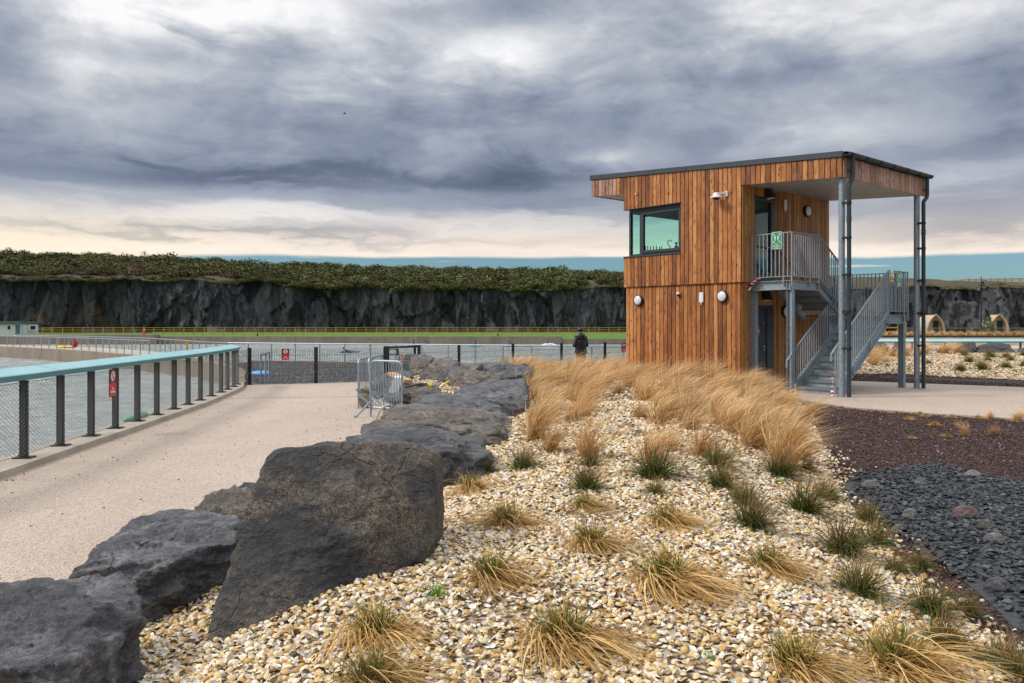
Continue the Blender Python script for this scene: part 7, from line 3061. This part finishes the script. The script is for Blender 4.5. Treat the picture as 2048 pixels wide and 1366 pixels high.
# right wing along the front of the building
BASEL = [tuple(G(px, py)[:2]) for px, py in ((1250, 830), (1400, 885), (1490, 880), (1580, 850), (1600, 812))]
mass(BASEL + [(world(-.35, 2.3, 0).x, world(-.35, 2.3, 0).y), (world(-.3, 4.5, 0).x, world(-.3, 4.5, 0).y), (world(-.3, 6.6, 0).x, world(-.3, 6.6, 0).y)], .45, 5000, .52, .76, 'golden feather grass in the mass along the foot of the boarded lookout', 'golden grass along the lookout', 78)
mass([tuple(G(px, py)[:2]) for px, py in ((1500, 905), (1600, 925), (1625, 870), (1600, 820), (1540, 830))], .38, 1500, .45, .68, 'golden feather grass fanning out at the right end of the mass over the purple chips', 'golden grass at the right end', 7)
# right hand bed
mass([tuple(W(px, 700, D)[:2]) for px, D in ((1700, 36.5), (1760, 36.5), (1900, 38.5), (1925, 38), (1880, 36.8), (1800, 34), (1760, 31), (1700, 31))], .72, 2500, .60, .85, 'golden feather grass in the bed across the path behind the stairs', 'golden grass behind the stairs', 46)
for k, (px, py, s) in enumerate(((1928, 712, .9), (1938, 725, 1.0), (1922, 742, 1.0), (1981, 715, 1.1), (2012, 716, .9), (1964, 740, 1.2), (2011, 736, .9), (1976, 722, .8), (2022, 722, .8), (2046, 712, .8), (2047, 733, .8), (1856, 728, .6))):
    q = W(px, py, 34)
    D_ = 34
    for _ in range(30):
        q = W(px, py, D_)
        D_ += (q.z - float(far_z(q.x, q.y))) * 9
    plant('sedge_tuft', SED[k % 4], 0, 0, s * 1.15, ('rusty green sedge tuft on the far shell bed below the right hand boulders'), 'sedge', 'sedge tufts on the far shell bed', k * 1.1, q)
# row of dry grass in front of the pods
for i in range(58):
    px = 1745 + i * 5.6 + rng.uniform(-2, 2)
    D_ = rng.uniform(94, 104)
    x = wpx(px, D_)
    plant('feather_grass', GLD[i % 5], 0, 0, rng.uniform(.75, 1.05), 'clump in the long row of dry golden grass in front of the pods', 'grass', 'row of dry grass before the pods', rng.uniform(0, 6.28), Vector((x, D_, .52)))
# small dry tufts on the purple chips
GD = 'small dry tufts on the purple chips'
for k, (px, py, s, mesh, lab) in enumerate(((2035, 842, .42, 0, 'wispy golden tuft at the right edge by the path'), (1981, 838, .26, 0, 'thin brown tuft just below the path near the right edge'), (1793, 826, .22, 1, 'tiny rusty tuft by the path, leftmost of the row'),
                                            (1840, 828, .25, 1, 'tiny rusty tuft by the path, second of the row'), (1852, 832, .25, 1, 'tiny rusty tuft by the path, third of the row'), (1904, 834, .25, 1, 'tiny rusty tuft by the path, fourth of the row'),
                                            (1956, 836, .28, 1, 'low rusty tuft by the path below the right column'), (1816, 838, .25, 1, 'tiny yellowish tuft on the purple chips left of the greener one'), (1868, 850, .30, 1, 'yellow green tuft alone on the purple chips'),
                                            (1930, 868, .30, 0, 'faint brown tuft in the middle of the purple chips'), (1895, 872, .22, 1, 'small tuft on the purple chips above the slate'), (1985, 868, .25, 0, 'faint brown tuft near the right edge above the slate'), (1823, 875, .18, 1, 'bright little weed on the purple chips'))):
    plant('dry_tuft', GLD[k % 5] if mesh == 0 else STR[k % 4], px, py, s * (1 if mesh == 0 else 1.3), lab, 'grass tuft', GD, k)


# ------------------------------------------------------------------ people
def skin(name, verts, edges, radii, mat, parent=None, sub=2, loc=None):
    """one continuous body grown round a skeleton"""
    me = bpy.data.meshes.new(name)
    me.from_pydata([tuple(v) for v in verts], edges, [])
    o = bpy.data.objects.new(name, me)
    COL.objects.link(o)
    md = o.modifiers.new('skin', 'SKIN')
    md.use_smooth_shade = True
    sv = me.skin_vertices[0].data
    for k, r in enumerate(radii):
        sv[k].radius = r if isinstance(r, (tuple, list)) else (r, r)
    sv[0].use_root = True
    sb_ = o.modifiers.new('smooth', 'SUBSURF')
    sb_.levels = sub
    sb_.render_levels = sub
    bpy.context.view_layer.update()
    out = bpy.data.meshes.new_from_object(o.evaluated_get(bpy.context.evaluated_depsgraph_get()))
    out.name = name
    bpy.data.objects.remove(o)
    out.shade_smooth()
    out.materials.clear()
    out.materials.append(mat)
    return link(name, out, None, parent, loc)


def chainmesh(chains):
    """chains: list of lists of (point, radius); equal points are welded"""
    idx, V, Rr, E = {}, [], [], []

    def add(p, r):
        k = tuple(round(c, 4) for c in p)
        if k not in idx:
            idx[k] = len(V)
            V.append(p)
            Rr.append(r)
        return idx[k]
    for ch in chains:
        prev = None
        for p, r in ch:
            i = add(p, r)
            if prev is not None and prev != i:
                E.append((prev, i))
            prev = i
    return V, E, Rr


def man():
    p = W(1162, 742, 31.0)
    o = thing('person', 'person in long black padded coat with hood, back turned, reading a phone', 'person', (p.x, p.y, -.08), R(28))
    pel = (0, 0, .92)
    ch = [[(pel, (.15, .11)), ((0, .01, 1.12), (.14, .10)), ((0, .02, 1.34), (.16, .11)), ((0, .03, 1.45), (.07, .06)), ((0, .05, 1.52), (.055, .055)), ((0, .075, 1.60), (.085, .10)), ((0, .085, 1.68), (.078, .095)), ((0, .08, 1.74), (.04, .05))]]
    for s in (-1, 1):
        ch.append([(pel, (.15, .11)), ((.10 * s, 0, .86), .095), ((.105 * s, .02, .48), .06), ((.11 * s, -.02, .09), .042), ((.12 * s, .13, .035), .035)])
        ch.append([((0, .02, 1.34), (.16, .11)), ((.19 * s, .01, 1.38), .065), ((.24 * s, .02, 1.10), .05), ((.13 * s, .27, 1.12), .035), ((.09 * s, .33, 1.14), .034)])
    V, E, Rr = chainmesh(ch)
    skin('body', V, E, Rr, M['skin'], o, 2)
    for s in (-1, 1):
        w = Vector((.09 * s, .33, 1.14))
        fs_ = []
        for k in range(4):
            b0 = w + Vector((-.012 * s, .02, .018 - .014 * k))
            fs_.append([(tuple(w), .022), (tuple(b0), .011), (tuple(b0 + Vector((-.035 * s, .028, 0))), .0095), (tuple(b0 + Vector((-.055 * s, .010, .002))), .008)])
        fs_.append([(tuple(w), .022), (tuple(w + Vector((-.02 * s, -.015, .02))), .012), (tuple(w + Vector((-.045 * s, -.005, .03))), .010)])
        V, E, Rr = chainmesh(fs_)
        skin('hand', V, E, Rr, M['skin'], o, 1)
    # face
    MB().lathe([(0, 0), (.012, .0), (.006, .03), (0, .034)], 8, 'Y', (0, .165, 1.605)).build('nose', M['skin'], o)
    for s in (-1, 1):
        lump('eye', (.032 * s, .160, 1.632), (.011, .006, .008), M['white'], 2, 2, 0, 1.0, o)
        lump('ear', (.088 * s, .07, 1.60), (.012, .025, .033), M['skin'], 3, 2, 0, 1.0, o)
    MB().box((-.024, .163, 1.556), (.024, .170, 1.562)).build('mouth', M['redcloth'], o)
    # padded coat: alternating rings make the quilting
    zc_ = []
    z = .74
    k = 0
    while z < 1.44:
        u = (z - .74) / .70
        wx = .235 + .03 * math.sin(u * 2.6) - .03 * max(0, u - .8) * 5
        zc_.append(((0, .01, z), (wx - (.014 if k % 2 else 0), .175 - (.012 if k % 2 else 0))))
        z += .052
        k += 1
    ch = [zc_ + [((0, .02, 1.47), (.11, .10))]]
    top = zc_[-3]
    for s in (-1, 1):
        arm = [top, ((.19 * s, .01, 1.375), (.10, .10))]
        n = 6
        for i in range(1, n + 1):
            q = Vector((.19 * s, .01, 1.375)).lerp(Vector((.275 * s, .02, 1.07)), i / n)
            arm.append((tuple(q), .092 - (.010 if i % 2 else 0)))
        for i in range(1, 5):
            q = Vector((.275 * s, .02, 1.07)).lerp(Vector((.13 * s, .27, 1.115)), i / 4)
            arm.append((tuple(q), .078 - (.008 if i % 2 else 0) - .006 * i))
        ch.append(arm)
    V, E, Rr = chainmesh(ch)
    skin('padded_coat', V, E, Rr, M['jacket'], o, 2)
    lump('hood', (0, -.02, 1.40), (.165, .14, .125), M['jacket'], 12, 4, .10, .7, o)
    lump('hat', (0, .072, 1.60), (.105, .125, .10), M['black'], 13, 4, .03, .25, o)
    ch = [[((0, 0, .90), (.17, .13))]]
    for s in (-1, 1):
        ch.append([((0, 0, .90), (.17, .13)), ((.105 * s, 0, .80), .115), ((.108 * s, .02, .48), .088), ((.112 * s, -.01, .12), .075)])
    V, E, Rr = chainmesh(ch)
    skin('trousers', V, E, Rr, M['denim'], o, 2)
    for s in (-1, 1):
        lump('shoe', (.118 * s, .05, .0), (.055, .145, .055), M['black'], 14 + s, 3, .03, .3, o)
    m = o.matrix_basis
    hp = Matrix.Translation(o.location) @ Matrix.Rotation(R(28), 4, 'Z') @ Vector((-.03, .40, 1.15))
    ph = MB().obox((0, 0, 0), (.036, 0, 0), (0, .004, .0), (0, .03, .072)).build('phone', M['signwhite'])
    ph.location = hp
    ph.rotation_euler = (0, 0, R(28))
    tag(ph, 'pale phone held up by the person in the black coat', 'phone')


man()


def surf_board(mb, L, w=.27, th=.05, c=(0, 0, 0)):
    mb.lathe([(0, -L / 2), (w * .5, -L * .45), (w * .85, -L * .3), (w, -L * .05), (w * .9, L * .2), (w * .55, L * .4), (.02, L / 2), (0, L / 2)], 14, 'X', c)
    return mb


def surfer(px, py, D, label, pose, suit, board_mat, blabel, L=2.6, rot=0.0, cap=M['hair'], z=-1.13, face=1):
    p = W(px, py, D)
    o = thing('person', label, 'person', (p.x, D, z), rot, None)
    f = face
    if pose == 'sit':
        ch = [[((0, 0, .10), (.16, .13)), ((.02 * f, 0, .34), (.13, .10)), ((.03 * f, 0, .56), (.17, .11)), ((.04 * f, 0, .66), .06), ((.06 * f, 0, .76), (.085, .09)), ((.06 * f, 0, .86), (.06, .07))]]
        for s in (-1, 1):
            ch.append([((0, 0, .10), (.16, .13)), ((.32 * f, .16 * s, .06), .075), ((.36 * f, .26 * s, -.28), .05)])
            ch.append([((.03 * f, 0, .56), (.17, .11)), ((.05 * f, .20 * s, .55), .06), ((.20 * f, .24 * s, .34), .045), ((.42 * f, .17 * s, .24), .04)])
    elif pose == 'bend':
        ch = [[((0, 0, .16), (.16, .13)), ((-.16 * f, 0, .36), (.13, .10)), ((-.34 * f, 0, .50), (.16, .11)), ((-.44 * f, 0, .56), .06), ((-.52 * f, 0, .62), (.085, .09)), ((-.60 * f, 0, .62), (.06, .07))]]
        for s in (-1, 1):
            ch.append([((0, 0, .16), (.16, .13)), ((.30 * f, .14 * s, .10), .075), ((.58 * f, .16 * s, -.05), .05)])
            ch.append([((-.34 * f, 0, .50), (.16, .11)), ((-.36 * f, .20 * s, .46), .06), ((-.48 * f, .24 * s, .22), .045), ((-.72 * f, .17 * s, .06), .04)])
    else:
        ch = [[((0, 0, .12), (.15, .10)), ((-.25 * f, 0, .15), (.14, .09)), ((-.48 * f, 0, .24), (.17, .10)), ((-.58 * f, 0, .32), .06), ((-.66 * f, 0, .40), (.085, .09)), ((-.72 * f, 0, .46), (.06, .07))]]
        for s in (-1, 1):
            ch.append([((0, 0, .12), (.15, .10)), ((.40 * f, .10 * s, .10), .075), ((.85 * f, .12 * s, .07), .05), ((1.02 * f, .12 * s, .05), .03)])
            ch.append([((-.48 * f, 0, .24), (.17, .10)), ((-.50 * f, .20 * s, .20), .06), ((-.75 * f, .28 * s, .08), .045), ((-1.0 * f, .22 * s, .02), .04)])
    V, E, Rr = chainmesh(ch)
    skin('body', V, E, Rr, suit, o, 1)
    hd = ch[0][-2][0]
    lump('hair', (hd[0], hd[1], hd[2] + .0), (.105, .105, .12), cap, 4, 3, .03, .35, o)
    MB().lathe([(0, 0), (.06, .005), (.07, .03), (0, .04)], 10, 'X', (hd[0] + (.065 if pose == 'sit' else -.065 if pose != 'sit' else 0) * f, hd[1], hd[2] - .02)).build('face', M['skin'], o)
    for s in (-1, 1):
        e = ch[-2 if s < 0 else -1][-1][0]
        fs_ = []
        for k in range(5):
            b0 = Vector(e) + Vector((.05 * (f if pose == 'sit' else -f), (.022 * (k - 2)), -.01))
            fs_.append([(e, .025), (tuple(b0), .011), (tuple(b0 + Vector((.035 * (f if pose == 'sit' else -f), .004 * (k - 2), -.012))), .009)])
        V, E, Rr = chainmesh(fs_)
        skin('hand', V, E, Rr, M['skin'], o, 1)
    if board_mat is not None:
        b = surf_board(MB(), L, .29).build('deck', board_mat, None, smooth=True)
        b.name = 'surfboard'
        b.location = (p.x, D, z - .02)
        b.rotation_euler = (0, R(-3), rot)
        b.scale = (1, 1, .25)
        tag(b, blabel, 'surfboard')


surfer(340, 694, 58, 'person in a black wetsuit lying on a pink board behind the pier rails', 'prone', M['wetsuit'], M['board_pink'], 'pink board under the person lying behind the pier rails', 2.0, 0, face=1)
surfer(739, 688, 118, 'person in an ochre vest sitting upright in the far pool', 'sit', M['wetsuit_gold'], None, None, rot=R(80))
surfer(826, 689, 116, 'person in navy sitting on a long violet board in the far pool', 'sit', M['wetsuit_blue'], M['board_purple'], 'long violet board under the seated person in navy', 4.8, 0)
surfer(860, 689, 115, 'person in navy bending forward onto a pale board in the far pool', 'bend', M['wetsuit_blue'], M['hut'], 'pale board under the person bending forward', 2.6, 0)
surfer(952, 690, 112, 'person in navy sitting astride the left one of two turquoise boards', 'sit', M['wetsuit_blue'], M['board_teal'], 'turquoise board left of its twin in the far pool', 2.5, R(4), face=-1)
surfer(1026, 689, 114, 'person in a teal top bending on a turquoise board near the white water', 'bend', M['wetsuit_teal'], M['board_teal'], 'turquoise board nearest the white water', 2.7, R(-4))
surfer(700, 699, 88, 'person lying low on a blue board in the pool behind the mesh fence', 'prone', M['wetsuit'], M['board_purple'], 'violet blue board under the person lying behind the mesh fence', 2.3, 0)


def white_water():
    mb = None
    g = np.random.default_rng(9)
    V, Fc, o_ = [], [], 0
    bm = bmesh.new()
    bmesh.ops.create_icosphere(bm, subdivisions=2, radius=1)
    v0 = np.array([v.co[:] for v in bm.verts])
    f0 = np.array([[v.index for v in f.verts] for f in bm.faces])
    bm.free()
    for i in range(110):
        u = g.random()
        px = 1050 + 62 * u
        hgt = .10 + .42 * math.exp(-((u - .78) / .2) ** 2)
        D_ = 116 + g.uniform(-1, 1)
        c = np.array([wpx(px, D_), D_, -1.15 + g.uniform(0, hgt * .6)])
        V.append(v0 * np.array([g.uniform(.15, .5), g.uniform(.15, .4), g.uniform(.05, hgt * .6)]) + c)
        Fc.append(f0 + o_)
        o_ += len(v0)
    m = simple('white_water', (.74, .76, .76), (.62, .65, .66), scale=3, rough=.8)
    tag(link('foam', np_mesh('foam', np.concatenate(V), np.concatenate(Fc), m, True)), 'white water of a small breaking wave in the far pool', None, None, 'stuff')


white_water()


def lifeguard():
    D_ = 72.5
    p = W(153, 697, D_)
    o = thing('person', 'person in a red hooded jacket crouching on the pier behind the rails', 'person', (p.x, D_, -.22), R(150))
    ch = [[((0, 0, .24), (.20, .17)), ((0, .10, .44), (.21, .16)), ((0, .22, .62), (.23, .17)), ((0, .27, .72), .10), ((0, .32, .82), (.11, .12)), ((0, .34, .92), (.07, .08))]]
    for s in (-1, 1):
        ch.append([((0, .22, .62), (.23, .17)), ((.24 * s, .20, .60), .09), ((.30 * s, .32, .36), .075), ((.16 * s, .50, .28), .055)])
    V, E, Rr = chainmesh(ch)
    skin('jacket', V, E, Rr, M['redcloth'], o, 2)
    ch = [[((0, -.02, .20), (.19, .16))]]
    for s in (-1, 1):
        ch.append([((0, -.02, .20), (.19, .16)), ((.16 * s, .36, .36), .09), ((.15 * s, .16, .08), .07), ((.15 * s, .36, .05), .05)])
    V, E, Rr = chainmesh(ch)
    skin('trousers', V, E, Rr, M['redcloth'], o, 1)
    lump('face', (0, .40, .83), (.07, .05, .09), M['skin'], 6, 3, .02, 1, o)
    for s in (-1, 1):
        w = (.16 * s, .50, .28)
        V, E, Rr = chainmesh([[(w, .03), (tuple(Vector(w) + Vector((.016 * (k - 2), .05, -.02))), .013), (tuple(Vector(w) + Vector((.02 * (k - 2), .085, -.05))), .01)] for k in range(5)])
        skin('hand', V, E, Rr, M['skin'], o, 1)
    MB().box((-.16, -.02, .56), (.16, .015, .63)).build('yellow_band', M['yellowfoam'], o)
    q = W(130, 694, D_ + .5)
    b = thing('rescue_board', 'yellow rescue board with red grips lying on the pier beside the crouching person', 'rescue board', (q.x, q.y, -.22))
    surf_board(MB(), 1.35, .32, c=(0, 0, .22)).build('deck', M['yellowfoam'], b, smooth=True).scale = (1, 1, .5)
    surf_board(MB(), 1.3, .28, c=(.12, 0, .06)).build('base', M['black'], b, smooth=True).scale = (1, 1, .35)
    for x in (-.25, -.05, .22):
        MB().box((x - .04, -.30, .20), (x + .04, -.22, .27)).build('grip', M['red'], b)
    # distant one on the far wall
    o2 = thing('person', 'tiny person in red with a yellow cap sitting on the far pool wall', 'person', (wpx(289, 127.6), 127.6, .34), 0)
    ch = [[((0, 0, .08), (.20, .16)), ((0, 0, .30), (.20, .15)), ((0, 0, .48), (.23, .15)), ((0, 0, .58), .07), ((0, -.02, .68), (.09, .10)), ((0, -.02, .78), (.06, .07))]]
    for s in (-1, 1):
        ch.append([((0, 0, .48), (.23, .15)), ((.24 * s, 0, .46), .08), ((.30 * s, -.05, .24), .06), ((.14 * s, -.22, .14), .05)])
        ch.append([((0, 0, .08), (.20, .16)), ((.13 * s, -.34, .08), .08), ((.13 * s, -.58, -.30), .06)])
    V, E, Rr = chainmesh(ch)
    skin('body', V, E, Rr, M['redcloth'], o2, 1)
    lump('cap', (0, -.02, .68), (.11, .12, .12), M['yellowfoam'], 8, 3, .02, .2, o2)
    lump('face', (0, -.11, .67), (.06, .03, .07), M['skin'], 6, 2, .02, 1, o2)


lifeguard()


def bird():
    p = W(689, 227.5, 120)
    o = thing('bird', 'small dark bird flying in the grey sky', 'bird', p, R(20))
    MB().lathe([(0, -.22), (.05, -.12), (.07, 0), (.05, .13), (.02, .2), (0, .24)], 10, 'X').build('body', M['hair'], o, smooth=True)
    for s in (-1, 1):
        MB().add([(.10, .04 * s, .02), (-.08, .04 * s, .02), (-.06, .24 * s, .14), (.08, .24 * s, .15), (-.12, .52 * s, .06), (-.05, .52 * s, .07),
                  (.10, .04 * s, .0), (-.08, .04 * s, .0), (-.06, .24 * s, .125), (.08, .24 * s, .135), (-.12, .52 * s, .055), (-.05, .52 * s, .065)],
                 [(0, 1, 2, 3), (3, 2, 4, 5), (9, 8, 7, 6), (11, 10, 8, 9), (0, 3, 9, 6), (3, 5, 11, 9), (5, 4, 10, 11), (4, 2, 8, 10), (2, 1, 7, 8), (1, 0, 6, 7)]).build('wing', M['hair'], o)
    MB().add([(-.2, .02, 0), (-.2, -.02, 0), (-.36, -.07, 0), (-.36, .07, 0), (-.2, .02, -.012), (-.2, -.02, -.012), (-.36, -.07, -.012), (-.36, .07, -.012)],
             [(0, 1, 2, 3), (7, 6, 5, 4), (0, 3, 7, 4), (1, 0, 4, 5), (2, 1, 5, 6), (3, 2, 6, 7)]).build('tail', M['hair'], o)


bird()
